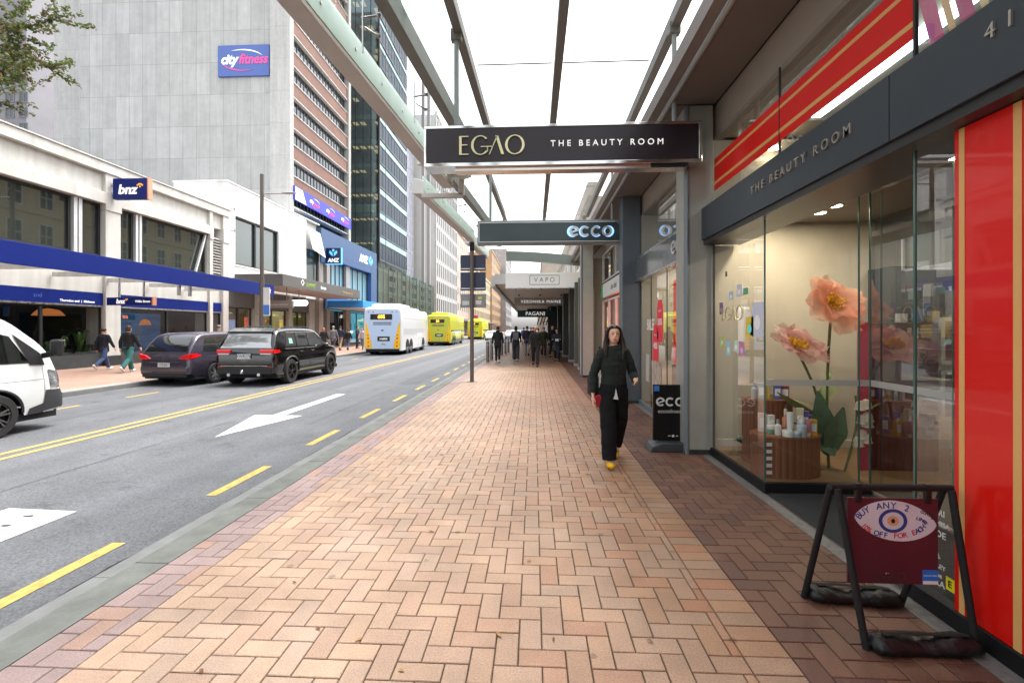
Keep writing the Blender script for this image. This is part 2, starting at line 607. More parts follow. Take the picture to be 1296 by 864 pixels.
# brick pavers of the near pavement, herringbone, one mesh with a colour per brick
def pavers():
    P, A = .2325, .11625
    vs, fs, cols = [], [], []
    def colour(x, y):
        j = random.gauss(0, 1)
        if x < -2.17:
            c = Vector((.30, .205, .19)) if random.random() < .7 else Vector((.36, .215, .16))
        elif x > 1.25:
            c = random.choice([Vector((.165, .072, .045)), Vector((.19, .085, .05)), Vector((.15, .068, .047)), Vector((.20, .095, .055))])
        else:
            w = min(max((x + 1.2) / 2.2, 0), 1)  # paler to the left: sky glare on the paving put into brick colour
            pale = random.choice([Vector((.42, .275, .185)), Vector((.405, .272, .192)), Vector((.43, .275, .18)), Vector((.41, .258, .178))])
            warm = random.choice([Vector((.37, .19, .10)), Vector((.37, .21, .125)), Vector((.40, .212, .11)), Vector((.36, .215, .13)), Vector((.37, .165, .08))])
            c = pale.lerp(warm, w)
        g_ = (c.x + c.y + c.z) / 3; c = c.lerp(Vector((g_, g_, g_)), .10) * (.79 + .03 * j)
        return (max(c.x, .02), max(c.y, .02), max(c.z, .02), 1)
    def brick(x0, x1, y0, y1, lo, hi):
        x0c, x1c = max(x0, lo), min(x1, hi)
        if x1c - x0c < .02:
            return
        g = .0028 + .0006 * random.random(); b = .003
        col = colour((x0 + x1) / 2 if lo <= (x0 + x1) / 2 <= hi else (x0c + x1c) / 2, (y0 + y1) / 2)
        z = random.gauss(0, .0007)
        X0, X1, Y0, Y1 = x0c + g, x1c - g, y0 + g, y1 - g
        tx, ty = random.gauss(0, .0016), random.gauss(0, .0016)
        k = len(vs)
        top = [(X0 + b, Y0 + b), (X1 - b, Y0 + b), (X1 - b, Y1 - b), (X0 + b, Y1 - b)]
        bot = [(X0, Y0), (X1, Y0), (X1, Y1), (X0, Y1)]
        cx, cy = (X0 + X1) / 2, (Y0 + Y1) / 2
        vs.extend([(px, py, z + (px - cx) * tx + (py - cy) * ty) for px, py in top])
        near = y0 < 22
        if near:
            vs.extend([(px, py, z - .0035) for px, py in bot])
            vs.extend([(px, py, -.02) for px, py in bot])
            ff = [(k, k + 1, k + 2, k + 3)] + [(k + 4 + i, k + 4 + (i + 1) % 4, k + (i + 1) % 4, k + i) for i in range(4)] \
                + [(k + 8 + i, k + 8 + (i + 1) % 4, k + 4 + (i + 1) % 4, k + 4 + i) for i in range(4)]
        else:
            ff = [(k, k + 1, k + 2, k + 3)]
        fs.extend(ff)
        cols.extend([col] * len(ff))
    def herring(lo, hi, ylo, yhi):
        ni = int((hi - lo) / A) + 3
        nj = int((yhi - ylo) / A) + 3
        for i in range(-2, ni):
            for j in range(nj):
                r = (i - j) % 4
                x, y = lo + i * A, ylo + j * A
                if r == 0:
                    brick(x, x + P, y, y + A, lo, hi)
                elif r == 3:
                    brick(x, x + A, y, y + P, lo, hi)
    herring(-2.497, -2.17, 1.0, 60)
    herring(-2.17, 1.02, 1.0, 60)
    y = 1.0
    while y < 60:
        brick(1.02, 1.252, y, y + A, 1.02, 1.2525); y += A
    herring(1.2525, 2.13, 1.0, 60)
    me = bpy.data.meshes.new('pavement')
    me.from_pydata(vs, [], fs)
    ca = me.color_attributes.new('Col', 'FLOAT_COLOR', 'CORNER')
    data = []
    for p, c in zip(me.polygons, cols):
        data.extend(list(c) * p.loop_total)
    ca.data.foreach_set('color', data)
    m = M('brick_paver', (.3, .2, .15), .52, attr='Col', var=.12, scale=2.2, bump=.3, bscale=160, spec=.5, rvar=.08)
    nt = m.node_tree
    p = nt.nodes['Principled BSDF']
    src = p.inputs['Base Color'].links[0].from_socket
    n = nt.nodes.new('ShaderNodeTexNoise'); n.inputs['Scale'].default_value = 120; n.inputs['Detail'].default_value = 3
    t = nt.nodes.new('ShaderNodeTexCoord'); nt.links.new(t.outputs['Object'], n.inputs['Vector'])
    r = nt.nodes.new('ShaderNodeMapRange'); r.inputs['From Min'].default_value = .32; r.inputs['From Max'].default_value = .68
    r.inputs['To Min'].default_value = .80; r.inputs['To Max'].default_value = 1.2
    nt.links.new(n.outputs[0], r.inputs['Value'])
    v = nt.nodes.new('ShaderNodeVectorMath'); v.operation = 'SCALE'
    nt.links.new(src, v.inputs[0]); nt.links.new(r.outputs[0], v.inputs['Scale'])
    # trodden-in gum and small dark spots
    vo = nt.nodes.new('ShaderNodeTexVoronoi'); vo.inputs['Scale'].default_value = 2.6; nt.links.new(t.outputs['Object'], vo.inputs['Vector'])
    r3 = nt.nodes.new('ShaderNodeMapRange'); r3.inputs['From Min'].default_value = .05; r3.inputs['From Max'].default_value = .07
    r3.inputs['To Min'].default_value = .62; r3.inputs['To Max'].default_value = 1; nt.links.new(vo.outputs['Distance'], r3.inputs['Value'])
    # broad worn and damp-stained areas
    n4 = nt.nodes.new('ShaderNodeTexNoise'); n4.inputs['Scale'].default_value = .55; n4.inputs['Detail'].default_value = 7; n4.inputs['Roughness'].default_value = .7
    nt.links.new(t.outputs['Object'], n4.inputs['Vector'])
    r4 = nt.nodes.new('ShaderNodeMapRange'); r4.inputs['From Min'].default_value = .35; r4.inputs['From Max'].default_value = .65
    r4.inputs['To Min'].default_value = .84; r4.inputs['To Max'].default_value = 1.1; nt.links.new(n4.outputs[0], r4.inputs['Value'])
    mm = nt.nodes.new('ShaderNodeMath'); mm.operation = 'MULTIPLY'; nt.links.new(r3.outputs[0], mm.inputs[0]); nt.links.new(r4.outputs[0], mm.inputs[1])
    v2 = nt.nodes.new('ShaderNodeVectorMath'); v2.operation = 'SCALE'; nt.links.new(v.outputs[0], v2.inputs[0]); nt.links.new(mm.outputs[0], v2.inputs['Scale'])
    nt.links.new(v2.outputs[0], p.inputs['Base Color'])
    me.materials.append(m)
    o = bpy.data.objects.new('pavement', me)
    COL.objects.link(o)
    tag(o, kind='structure')
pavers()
mb = MB(); mb.quad((-2.5, -8, -.009), (2.4, -8, -.009), (2.4, 61, -.009), (-2.5, 61, -.009))
struct('pavement_bed', mb, M('joint_mortar', (.055, .042, .03), .95, var=.3, scale=6))
mb = MB(); mb.quad((-2.5, 61, -.004), (3, 61, -.004), (3, 330, -.004), (-2.5, 330, -.004)); mb.quad((-2.5, -8, -.003), (2.13, -8, -.003), (2.13, 1, -.003), (-2.5, 1, -.003))
struct('pavement_beyond', mb, M('far_brick', (.33, .21, .15), .55, var=.1))
mb = MB(); mb.box(2.132, 2.238, -2, 60, -.2, -.001)
struct('shop_kerb', mb, M('granite_strip', (.16, .15, .14), .7, var=.3, scale=25, bump=.2))

# dry leaves on the paving
leafm = [M('dry_leaf', lin(120, 78, 48, .8), .8, var=.2, scale=40), M('pale_leaf', lin(170, 130, 80, .8), .8, var=.2, scale=40)]
for k in range(26):
    x, y = random.uniform(-2.0, 1.0), random.uniform(1.75, 7.0)
    if k < 4: x, y = [(-1.55, 2.05), (-.62, 2.1), (.1, 2.35), (-.9, 2.3)][k]
    mb = MB(); L = random.uniform(.014, .03); a = random.uniform(0, 6.3)
    def lf(u, v, L=L, a=a, x=x, y=y, w=random.uniform(.3, .5)):
        s_ = (u - .5) * 2 * L; t_ = (v - .5) * 2 * L * w * math.sin(PI * min(max(u, .04), .97))
        z = .0045 + .22 * L * (math.sin(u * 5 + a) + 1) * .5 + abs(t_) * .5
        return (x + s_ * math.cos(a) - t_ * math.sin(a), y + s_ * math.sin(a) + t_ * math.cos(a), z)
    mb.grid(lf, 6, 4)
    o = mb.obj('fallen_leaf', leafm[k % 2], smooth=True)
    tag(o, 'small dry brown leaf lying on the brick paving', 'leaf', 'dry leaves on the paving')
# ================================================================ BUILDINGS ACROSS THE STREET
FX = -18.5
def wins(parent, face, at, rects, glass, frame_m, fr=.06, dep=.08, mull=0, hm=0, name='window'):
    """each window: a frame mesh (with its glazing bars) and its pane as a sub-part"""
    for (a0, a1, z0, z1) in rects:
        mb = MB()
        sg = 1 if face in 'EN' else -1
        def bx(b0, b1, c0, c1, d0=0., d1=dep):
            lo, hi = sorted((at + sg * d0, at + sg * d1))
            if face in 'EW': mb.box(lo, hi, b0, b1, c0, c1)
            else: mb.box(b0, b1, lo, hi, c0, c1)
        bx(a0, a1, z0, z0 + fr); bx(a0, a1, z1 - fr, z1)
        bx(a0, a0 + fr, z0 + fr, z1 - fr); bx(a1 - fr, a1, z0 + fr, z1 - fr)
        for k in range(1, mull + 1):
            c = a0 + (a1 - a0) * k / (mull + 1)
            bx(c - fr * .4, c + fr * .4, z0 + fr, z1 - fr, 0, dep * .8)
        for k in range(1, hm + 1):
            c = z0 + (z1 - z0) * k / (hm + 1)
            bx(a0 + fr, a1 - fr, c - fr * .35, c + fr * .35, 0, dep * .75)
        w = mb.obj(name, frame_m, parent)
        pane(face, a0 + fr * .5, a1 - fr * .5, z0 + fr * .5, z1 - fr * .5, at + sg * dep * .3).obj('pane', glass, w)

SHOPGLASS = GLASS('shop_glass', (.72, .75, .75), .05, .9, power=3.0)
TINTGLASS = GLASS('tinted_window_glass', (.34, .38, .38), .10, .95, power=2.6)
ALU = M('pale_aluminium', (.62, .63, .64), .4, .3, var=.05)
DARKALU = M('dark_aluminium', (.03, .032, .035), .4, .3)
INT = M('dark_interior', (.06, .05, .045), .8, var=.3, scale=1.5)
INTW = M('warm_interior', (.30, .23, .15), .8, var=.3, scale=1.5)
INTF = M('interior_floor', (.15, .12, .10), .5, var=.2)

# ---------------------------------------------------------------- cream bank building
bk = thing('bank_building', 'low cream bank building with a long blue awning and dark shop windows', 'building', (FX, 15, 0), world=True)
mb = MB()
mb.box(-32, FX - .9, 2, 26.5, 3.2, 8.2)                      # body behind the windows
mb.box(FX - .9, FX - .05, 2, 26.5, 7.45, 8.3)                # attic wall
mb.box(-32, FX + .16, 1.8, 26.62, 8.3, 8.72)                 # coping
mb.box(-32.1, FX + .21, 1.8, 26.66, 8.72, 8.78)
mb.box(FX - .9, FX + .13, 2, 18.70, 6.97, 7.45)              # ledge over the windows, either side of the pier
mb.box(FX - .9, FX + .13, 19.42, 25.0, 6.97, 7.45)
mb.box(FX - .9, FX - .02, 2, 18.70, 3.12, 4.72)              # spandrel under the windows
mb.box(FX - .9, FX - .02, 19.42, 24.98, 3.12, 4.72)
mb.box(FX - .9, FX - .10, 25.0, 26.2, 2.9, 4.4)
mb.box(FX - .9, FX - .02, 24.98, 25.2, 4.4, 6.97)
mb.obj('wall', CREAM, bk, bev=.015)
for (y0, y1, zt) in ((18.70, 19.42, 8.298), (25.0, 25.26, 8.298), (26.12, 26.6, 8.298), (8.4, 9.1, 8.298)):
    mb = MB(); mb.box(FX - .8, FX + .10, y0, y1, .42, zt - .001)
    mb.box(FX - .82, FX + .14, y0 - .02, y1 + .02, 6.7, 7.55)
    mb.obj('pier', CREAM, bk, bev=.02)
    mb = MB(); mb.box(FX - .82, FX + .12, y0 - .015, y1 + .015, 0, .418)
    mb.obj('pier_base', M('dark_base', (.03, .032, .035), .5, var=.2), bk)
wins(bk, 'E', FX - .25, [(3, 8.38, 4.72, 6.95), (9.12, 17.42, 4.72, 6.95), (17.86, 18.68, 4.72, 6.95), (19.44, 20.28, 4.72, 6.95), (20.7, 24.9, 4.72, 6.95)], M('mirror_window', (.03, .035, .03), .02, spec=1, coat=1), DARKALU, .09, .12)
for (y0, y1) in ((17.46, 17.60), (17.66, 17.80), (20.32, 20.44), (20.52, 20.64)):
    mb = MB(); mb.box(FX - .3, FX - .02, y0, y1, 4.72, 6.95); mb.obj('mullion', ALU, bk)
mb = MB(); mb.bar((FX - .06, 24.1, 4.75), (FX - .06, 24.85, 6.9), .10, .10); mb.obj('brace', ALU, bk)
mb = MB()
for k in range(15):
    z = 4.5 + k * .165
    mb.prism([(FX - .25, z), (FX - .02, z), (FX + .02, z + .03), (FX - .22, z + .13)], 'xz', 25.28, 26.10)
mb.obj('louvre_vent', WHITE, bk)
mb = MB(); mb.box(FX - .32, FX - .27, 25.27, 26.11, 4.4, 6.97); mb.obj('vent_backing', INT, bk)
# ground floor: blue band, glazing, plinth, room behind
for (y0, y1) in ((9.12, 18.68), (19.44, 24.98), (25.28, 26.1), (2, 8.38)):
    mb = MB(); mb.box(FX - .2, FX - .005, y0, y1, 2.60, 3.115); mb.obj('blue_band', BLUE, bk)
    mb = MB(); mb.box(FX - .18, FX + .0, y0, y1, 2.53, 2.598); mb.obj('band_edge', STEEL, bk)
    mb = MB(); mb.box(FX - .2, FX - .05, y0, y1, 0, .55); mb.obj('plinth', M('slate_plinth', (.05, .055, .06), .4, var=.2), bk)
    n = max(1, int((y1 - y0) / 2.2))
    wins(bk, 'E', FX - .16, [(y0 + (y1 - y0) * k / n, y0 + (y1 - y0) * (k + 1) / n, .56, 2.52) for k in range(n)], SHOPGLASS, DARKALU, .05, .08, name='shop_window')
mb = MB(); mb.box(-25, -24.9, 2, 26.5, 0, 3.1); mb.box(-25, FX - .3, 26.3, 26.4, 0, 3.1); mb.box(-25, FX - .3, 2, 2.1, 0, 3.1); mb.box(-25, FX - .21, 2, 26.5, 3.0, 3.1)
mb.obj('room', INT, bk)
mb = MB(); mb.box(-25, FX - .21, 2, 26.4, -.02, .03); mb.obj('room_floor', INTF, bk)
for (y, z, w_) in ((17.9, 2.15, 1.0), (13.6, 2.2, .9), (22.6, 1.8, .5)):
    mb = MB(); mb.lathe([(w_ * .52, 0), (w_ * .35, .22), (.03, .3)], (FX - 1.6, y, z), 18)
    mb.obj('pendant_lamp', M('copper_lamp', (.5, .16, .04), .35, .6, emit=(1, .32, .08), es=.12), bk)
mb = MB(); mb.box(FX - 2.2, FX - 2.15, 20.3, 24.2, .5, 2.4); mb.obj('reflected_bus_sheet', M('reflected_bus_blue', (.03, .08, .20), .2, emit=(.05, .16, .36), es=.08, var=.8, scale=3, stretch=(1, .3, 2)), bk)  # glowing blue sheet standing in for a bus reflected in the window
mb = MB(); mb.box(FX - 1.5, FX - .9, 12, 17.5, .03, .95); mb.obj('counter', M('counter_dark', (.09, .08, .07), .5), bk)
text('PAP', .55, M('sign_blue', (.1, .25, .5), .4, emit=(.15, .4, .9), es=.5), bk, frame('E', (FX - 1.2, 15.2, 2.15)))
# lettering on the band
LW = M('sign_white', (.8, .8, .8), .4, emit=(1, 1, 1), es=.15)
text('Thorndon end  |  Midtown', .13, LW, bk, frame('E', (FX, 17.6, 2.72)), bold=.002)
text('bnz', .22, M('faint_blue', lin(70, 100, 190), .4), bk, frame('E', (FX, 16.1, 2.86)), mirror=True)
# potted greens inside the window
for k, (y, h) in enumerate(((16.9, .55), (17.5, .8), (18.2, 1.0), (18.5, .45), (16.3, .4), (17.2, .6), (14.5, .7))):
    mb = MB()
    for q in range(9):
        a = q * 2.4; ln = h * random.uniform(.5, 1)
        def bl(u, v, a=a, ln=ln, y=y):
            r = u * ln * .55; zz = .6 + math.sin(u * 2.2) * ln
            wv = (v - .5) * .16 * math.sin(PI * min(.97, u + .12))
            return (FX - .55 + r * math.cos(a) * .6 - wv * math.sin(a), y + r * math.sin(a) + wv * math.cos(a), zz)
        mb.grid(bl, 5, 2)
    mb.lathe([(.12, .05), (.16, .62), (.02, .63)], (FX - .55, y, 0), 12)
    o = thing('potted_plant', ['broad green plant', 'tall green plant in the window left of the pier', 'tallest fern', 'small green shrub', 'low plant', 'leafy plant', 'green shrub'][k] +
              [' behind the bank window at its centre', ' by the walking pair', ' behind the bank window close to the pier', ' squeezed against the bank window corner', ' behind the van at the bank window', ' between two taller bank window plants', ' far back beyond the white van bonnet'][k], 'plant', (FX - .55, y, 0), world=True, group='plants behind the bank window')
    mb.obj('foliage', M('house_plant', (.06, .13, .03), .5, var=.3, scale=6), o, smooth=True)

# awning with its blue fascia
aw = thing('awning', 'long blue awning on steel brackets across the cream bank front', 'awning', (-14, 15, 3.3), world=True)
mb = MB(); mb.box(-14.08, -14, 2, 23.9, 3.34, 3.96); mb.obj('fascia', BLUE, aw, bev=.01)
mb = MB(); mb.quad((-18.4, 2, 3.84), (-14.09, 2, 3.84), (-14.09, 23.8, 3.84), (-18.4, 23.8, 3.84)); mb.obj('roof_glass', GLASS('frosted_roof', (.86, .9, .9), .06, .6, rough=.25), aw)
for k in range(10):
    y = 3.4 + k * 2.2
    mb = MB(); mb.box(-18.45, -14.09, y - .04, y + .04, 3.6, 3.78); mb.obj('bracket', WHITE, aw)
for (y) in (18.35, 18.95, 25.0):
    if y < 24:
        mb = MB(); mb.box(-14.9, -14.8, y - .05, y + .05, 3.0, 3.6); mb.obj('hanger', STEEL, aw)
text('bnz', .34, LW, aw, frame('E', (-13.998, 23.3, 3.62)), bold=.01, shear=.2)

# blade signs of the bank
def bnz_dots(parent, org, s, face='S'):
    mb = MB(); mc = M('logo_orange', lin(240, 160, 40), .4, emit=lin(240, 160, 40), es=.3)
    for (dx, dz) in ((0, .0), (.16, .10), (.34, .10), (.5, .0), (.25, -.16)):
        mb.prism([(dx * s + .09 * s * math.cos(t * PI / 4), dz * s + .09 * s * math.sin(t * PI / 4)) for t in range(8)], 'xy', 0, .006)
    mb.xf(frame(face, org)); mb.obj('emblem', mc, parent)
bs = thing('blade_sign', 'square blue bank sign with white lettering projecting from the cream pier', 'sign', (-17.5, 19.0, 7.6), world=True)
mb = MB(); mb.box(-18.28, -16.72, 18.9, 19.1, 7.22, 8.12); mb.obj('box', BLUE, bs, bev=.01)
mb = MB(); mb.box(-16.72, -16.66, 18.895, 19.105, 7.2, 8.14); mb.obj('edge', M('salmon_edge', lin(225, 150, 120), .5), bs)
for z in (7.4, 7.85):
    mb = MB(); mb.box(-18.5, -18.28, 18.96, 19.04, z, z + .1); mb.obj('bracket', ALU, bs)
text('bnz', .56, LW, bs, frame('S', (-17.62, 18.898, 7.62)), bold=.02, shear=.15, sx=1.05)
bnz_dots(bs, (-17.15, 18.898, 7.82), .42)
bs = thing('blade_sign', 'small blue bank sign with lettering hung beneath the long blue awning', 'sign', (-15.5, 17, 2.75), world=True)
mb = MB(); mb.box(-16.62, -14.78, 16.92, 17.08, 2.52, 2.82); mb.obj('box', BLUE, bs, bev=.008)
mb = MB(); mb.box(-14.78, -14.73, 16.915, 17.085, 2.51, 2.83); mb.obj('edge', M('salmon_edge'), bs)
mb = MB(); mb.box(-16.2, -16.15, 16.97, 17.03, 2.82, 3.59); mb.box(-15.2, -15.15, 16.97, 17.03, 2.82, 3.59); mb.obj('hanger', STEEL, bs)
text('bnz', .24, LW, bs, frame('S', (-16.05, 16.918, 2.66)), bold=.01, shear=.15); bnz_dots(bs, (-15.84, 16.918, 2.74), .16)
text('Willis Street', .12, LW, bs, frame('S', (-15.15, 16.918, 2.66)), bold=.003)

# ---------------------------------------------------------------- white building with the grey awning
wb = thing('white_building', 'plain white building with one large window above a grey awning', 'building', (FX, 32, 0), world=True)
WR = M('white_render', (.66, .66, .65), .7, var=.06, scale=2, streak=.13, bump=.1)
mb = MB()
mb.box(-21.9, FX - .02, 26.64, 27.38, 4.1, 10.5)
mb.box(-21.9, FX - .02, 27.38, 32.2, 8.62, 10.5); mb.box(-21.9, FX - .02, 27.38, 32.2, 4.1, 5.6)
mb.box(-21.9, FX - .02, 32.2, 36.2, 4.1, 10.5)
mb.box(-21.9, FX - .3, 36.2, 38.4, 4.1, 10.5)
mb.box(-21.95, FX + .02, 26.6, 38.44, 10.5, 10.6)
mb.obj('wall', WR, wb, bev=.01)
wins(wb, 'E', FX - .3, [(27.4, 29.6, 5.62, 8.6), (29.6, 32.18, 5.62, 8.6)], M('green_grey_window', (.035, .055, .05), .04, spec=.9, coat=.6), DARKALU, .08, .16)
mb = MB(); mb.box(FX - .29, FX + .03, 27.3, 32.28, 5.52, 5.6); mb.obj('sill', WR, wb)
mb = MB(); mb.quad((FX + .05, 36.2, 9.9), (FX + .05, 38.4, 9.8), (FX + .55, 38.35, 7.7), (FX + .5, 36.25, 8.1)); mb.obj('tilted_panel', WR, wb, solid=.06)
wins(wb, 'E', FX - .24, [(36.22, 38.38, 5.0, 8.2)], M('rippled_screen', (.03, .045, .045), .12, spec=.8, bump=1.0, bscale=9, stretch=(1, 1, .35)), DARKALU, .05, .1)
for (y, z) in ((26.95, 8.9), (26.95, 7.6), (27.9, 4.95)):
    mb = MB(); mb.tube([(FX - .02, y, z), (FX + .22, y, z)], .03, 8); mb.tube([(FX + .22, y, z - .09), (FX + .22, y, z + .07)], .05, 8); mb.obj('wall_fitting', M('fitting_grey', (.35, .35, .35), .5), wb)
mb = MB(); mb.tube([(FX + .05, 38.3, 4.2), (FX + .05, 38.3, 9.8)], .05, 8); mb.obj('downpipe', M('fitting_grey'), wb, smooth=True)
# ground floor shop openings
for (y0, y1) in ((26.7, 29.4), (29.9, 33.6), (34.1, 36.7)):
    n = 2
    wins(wb, 'E', FX - .4, [(y0 + (y1 - y0) * k / n, y0 + (y1 - y0) * (k + 1) / n, .12, 2.95) for k in range(n)], SHOPGLASS, DARKALU, .06, .1, name='shop_window')
    mb = MB(); mb.box(FX - .5, FX - .1, y0, y1, 2.95, 4.1); mb.obj('signband', M('grey_board', (.10, .10, .10), .6, var=.1), wb)
mb = MB(); mb.box(-24, -23.9, 26.7, 38.4, 0, 4.1); mb.box(-24, FX - .5, 26.66, 26.7, 0, 4.1); mb.box(-24, FX - .5, 38.3, 38.4, 0, 4.1); mb.box(-24, FX - .5, 26.7, 38.3, 3.6, 3.7)
mb.obj('room', INTW, wb)
mb = MB(); mb.box(-24, FX - .42, 26.7, 38.3, -.02, .05); mb.obj('room_floor', INTF, wb)
for (y0, y1) in ((29.4, 29.9), (33.6, 34.1), (36.7, 37.6)):
    mb = MB(); mb.box(FX - .5, FX - .02, y0, y1, 0, 4.09); mb.obj('pier', CONC, wb)
for k, (y, z0, z1, c_) in enumerate(((27.6, 1.2, 2.5, (.7, .25, .06)), (28.7, .9, 2.2, (.25, .3, .5)), (30.6, .6, 2.4, (.5, .1, .08)), (31.8, 1.0, 1.9, (.65, .45, .12)), (32.9, .6, 1.7, (.6, .55, .4)), (34.9, .8, 2.3, (.7, .5, .1)), (35.9, 1.0, 2.0, (.5, .42, .25)))):
    mb = MB(); mb.box(FX - 1.3, FX - 1.2, y - .4, y + .4, z0, z1); mb.obj('poster_stand', M('poster%d' % k, c_, .6, var=.6, scale=3, emit=c_, es=.25), wb)
for y in (27.5, 29, 31, 33, 35):
    mb = MB(); mb.box(FX - 2.2, FX - 1.6, y - .5, y + .5, 3.52, 3.58); mb.obj('ceiling_lamp', M('warm_lamp', (1, .9, .7), .5, emit=(1, .8, .5), es=4), wb)

ga = thing('awning', 'deep grey awning with pale green lettering along the white building', 'awning', (-15.4, 33, 4.4), world=True)
GA = M('grey_awning', (.105, .10, .095), .5, var=.1, scale=1)
mb = MB(); mb.box(-15.5, -15.4, 27.2, 39.6, 4.24, 4.98); mb.box(-18.46, -15.5, 27.2, 27.3, 4.24, 4.98); mb.box(-18.46, -15.5, 39.5, 39.6, 4.24, 4.98); mb.obj('fascia', GA, ga, bev=.01)
mb = MB(); mb.box(-18.46, -15.5, 27.3, 39.5, 4.26, 4.32); mb.obj('soffit', M('pinkish_soffit', (.42, .36, .33), .7, var=.05), ga)
text('SUMMIT', .36, M('lime_letter', lin(150, 190, 70), .5), ga, frame('E', (-15.398, 30.1, 4.58)), align='LEFT', bold=.004)
text('house', .34, LW, ga, frame('E', (-15.398, 32.2, 4.58)), align='LEFT', bold=.004)
mb = MB(); ring(mb, 0, 0, .22, .22, .05, .05, 0, 360, 4, depth=.008); mb.xf(frame('E', (-15.398, 29.6, 4.68))); mb.obj('emblem', LW, ga)
text('The Boardroom', .30, M('gold_letter', lin(190, 150, 100), .4), ga, frame('E', (-15.398, 37, 4.56)), bold=.002)
hs_ = thing('hanging_sign', 'long grey sign box hung on two rods under the grey awning', 'sign', (-16.4, 28.6, 3.2), world=True)
mb = MB(); mb.box(-17.3, -15.5, 28.5, 28.7, 2.95, 3.42); mb.obj('box', M('grey_sign_box', (.20, .185, .175), .5, var=.05), hs_, bev=.01)
text('boutique eyewear', .17, M('pale_letter', (.55, .5, .45), .5), hs_, frame('S', (-16.4, 28.498, 3.17)))
for x in (-16.9, -15.95):
    mb = MB(); mb.box(x, x + .05, 28.58, 28.62, 3.42, 4.26); mb.obj('rod', GREYMET, hs_)
hs_ = thing('hanging_sign', 'short rounded white illuminated sign with teal lettering under the grey awning', 'sign', (-15.8, 30.2, 3.5), world=True)
mb = MB(); mb.prism([(-16.35 + .2 * math.cos(R(a)), 3.35 + .2 * math.sin(R(a))) for a in range(90, 271, 30)] + [(-15.55 + .2 * math.cos(R(a)), 3.35 + .2 * math.sin(R(a))) for a in range(-90, 91, 30)], 'xz', 30.1, 30.25)
mb.obj('box', M('lit_white', (.8, .85, .85), .4, emit=(.85, 1, 1), es=.6), hs_)
text('pharmacy', .17, M('teal_letter', (.02, .25, .3), .5), hs_, frame('S', (-15.95, 30.098, 3.35)))
mb = MB(); mb.box(-15.97, -15.93, 30.15, 30.2, 3.55, 4.26); mb.obj('rod', GREYMET, hs_)

# ---------------------------------------------------------------- slate blue bank
AB = M('slate_blue_cladding', lin(62, 88, 124), .55, var=.07, scale=1, streak=.05)
ab = thing('blue_building', 'slate blue bank front with white lettering and tall curtained windows', 'building', (FX, 46, 0), world=True)
mb = MB()
mb.box(-24, FX - .5, 38.5, 52.4, 3.4, 10.0)
mb.box(-24, FX + .12, 38.5, 52.4, 8.35, 10.35)
mb.box(FX - .5, FX + .12, 38.5, 39.3, 7.4, 8.35)
mb.box(FX - .5, FX + .12, 50.6, 52.4, 3.4, 8.35)
mb.box(FX - .5, FX + .10, 39.3, 50.6, 3.4, 4.5)
mb.box(FX - .5, FX + .12, 38.5, 50.6, 7.85, 8.35)
mb.obj('wall', AB, ab, bev=.01)
for (y0, y1) in ((38.5, 39.3), (40.0, 40.6), (44.2, 45.1)):
    mb = MB(); mb.box(FX - .5, FX - .08, y0, y1, 0, 7.85 if y0 > 39 else 7.4); mb.obj('pier', M('tan_stone', (.32, .28, .24), .7, var=.08), ab)
CURT = M('curtained_glass', (.22, .36, .38), .08, spec=.7, var=.25, scale=1.2, stretch=(1, 5, .05))
wins(ab, 'E', FX - .45, [(40.6, 44.2, 4.5, 7.85), (45.1, 50.6, 4.5, 7.85)], CURT, DARKALU, .10, .12, mull=3)
wins(ab, 'E', FX - .45, [(39.4, 42.5, .1, 3.3), (42.9, 44.1, .1, 3.3), (45.2, 50, .1, 3.3)], SHOPGLASS, DARKALU, .08, .1, mull=1, name='shop_window')
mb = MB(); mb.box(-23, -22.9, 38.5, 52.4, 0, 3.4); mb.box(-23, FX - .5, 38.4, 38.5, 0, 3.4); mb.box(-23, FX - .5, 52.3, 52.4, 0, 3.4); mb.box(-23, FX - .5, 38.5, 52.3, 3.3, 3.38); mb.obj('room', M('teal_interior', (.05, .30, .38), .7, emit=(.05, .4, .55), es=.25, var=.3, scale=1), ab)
mb = MB(); mb.box(FX - .9, FX - .5, 42.5, 45.2, .03, 3.3); mb.obj('entrance_surround', M('navy_board', lin(10, 28, 70), .4), ab)
text('ANZ', 1.1, LW, ab, frame('E', (FX + .122, 48.3, 9.1)), bold=.05, shear=.12)
def anz_mark(parent, fr_, s, m):
    mb = MB()
    mb.ell((0, .55 * s, 0), (.22 * s, .24 * s, .02), 12, 6)
    for sg in (-1, 1):
        pts = [(sg * .12 * s, -.5 * s), (sg * .12 * s, .1 * s), (sg * .6 * s, .55 * s), (sg * .75 * s, .1 * s), (sg * .5 * s, -.15 * s)]
        mb.prism(pts, 'xy', 0, .02)
    mb.xf(fr_); mb.obj('emblem', m, parent)
LB = M('logo_light_blue', lin(90, 170, 230), .4, emit=lin(90, 170, 230), es=.3)
anz_mark(ab, frame('E', (FX + .122, 50.4, 9.1)), .85, LB)
za = thing('blade_sign', 'square navy bank sign with light blue emblem high on the slate blue front', 'sign', (-17.7, 39.5, 8), world=True)
mb = MB(); mb.box(-18.42, -17.05, 39.4, 39.6, 7.36, 8.74); mb.obj('box', M('navy_board'), za, bev=.01)
mb = MB(); mb.box(-18.44, -17.03, 39.41, 39.59, 7.28, 7.36); mb.box(-17.05, -16.98, 39.41, 39.59, 7.28, 8.75); mb.obj('edge', LB, za)
anz_mark(za, frame('S', (-17.73, 39.398, 8.25)), .5, LB)
text('ANZ', .46, LW, za, frame('S', (-17.73, 39.398, 7.63)), bold=.02, shear=.1)
ba = thing('awning', 'bright sky blue flat awning on posts in front of the blue bank entrance', 'awning', (-15.3, 46, 3.6), world=True)
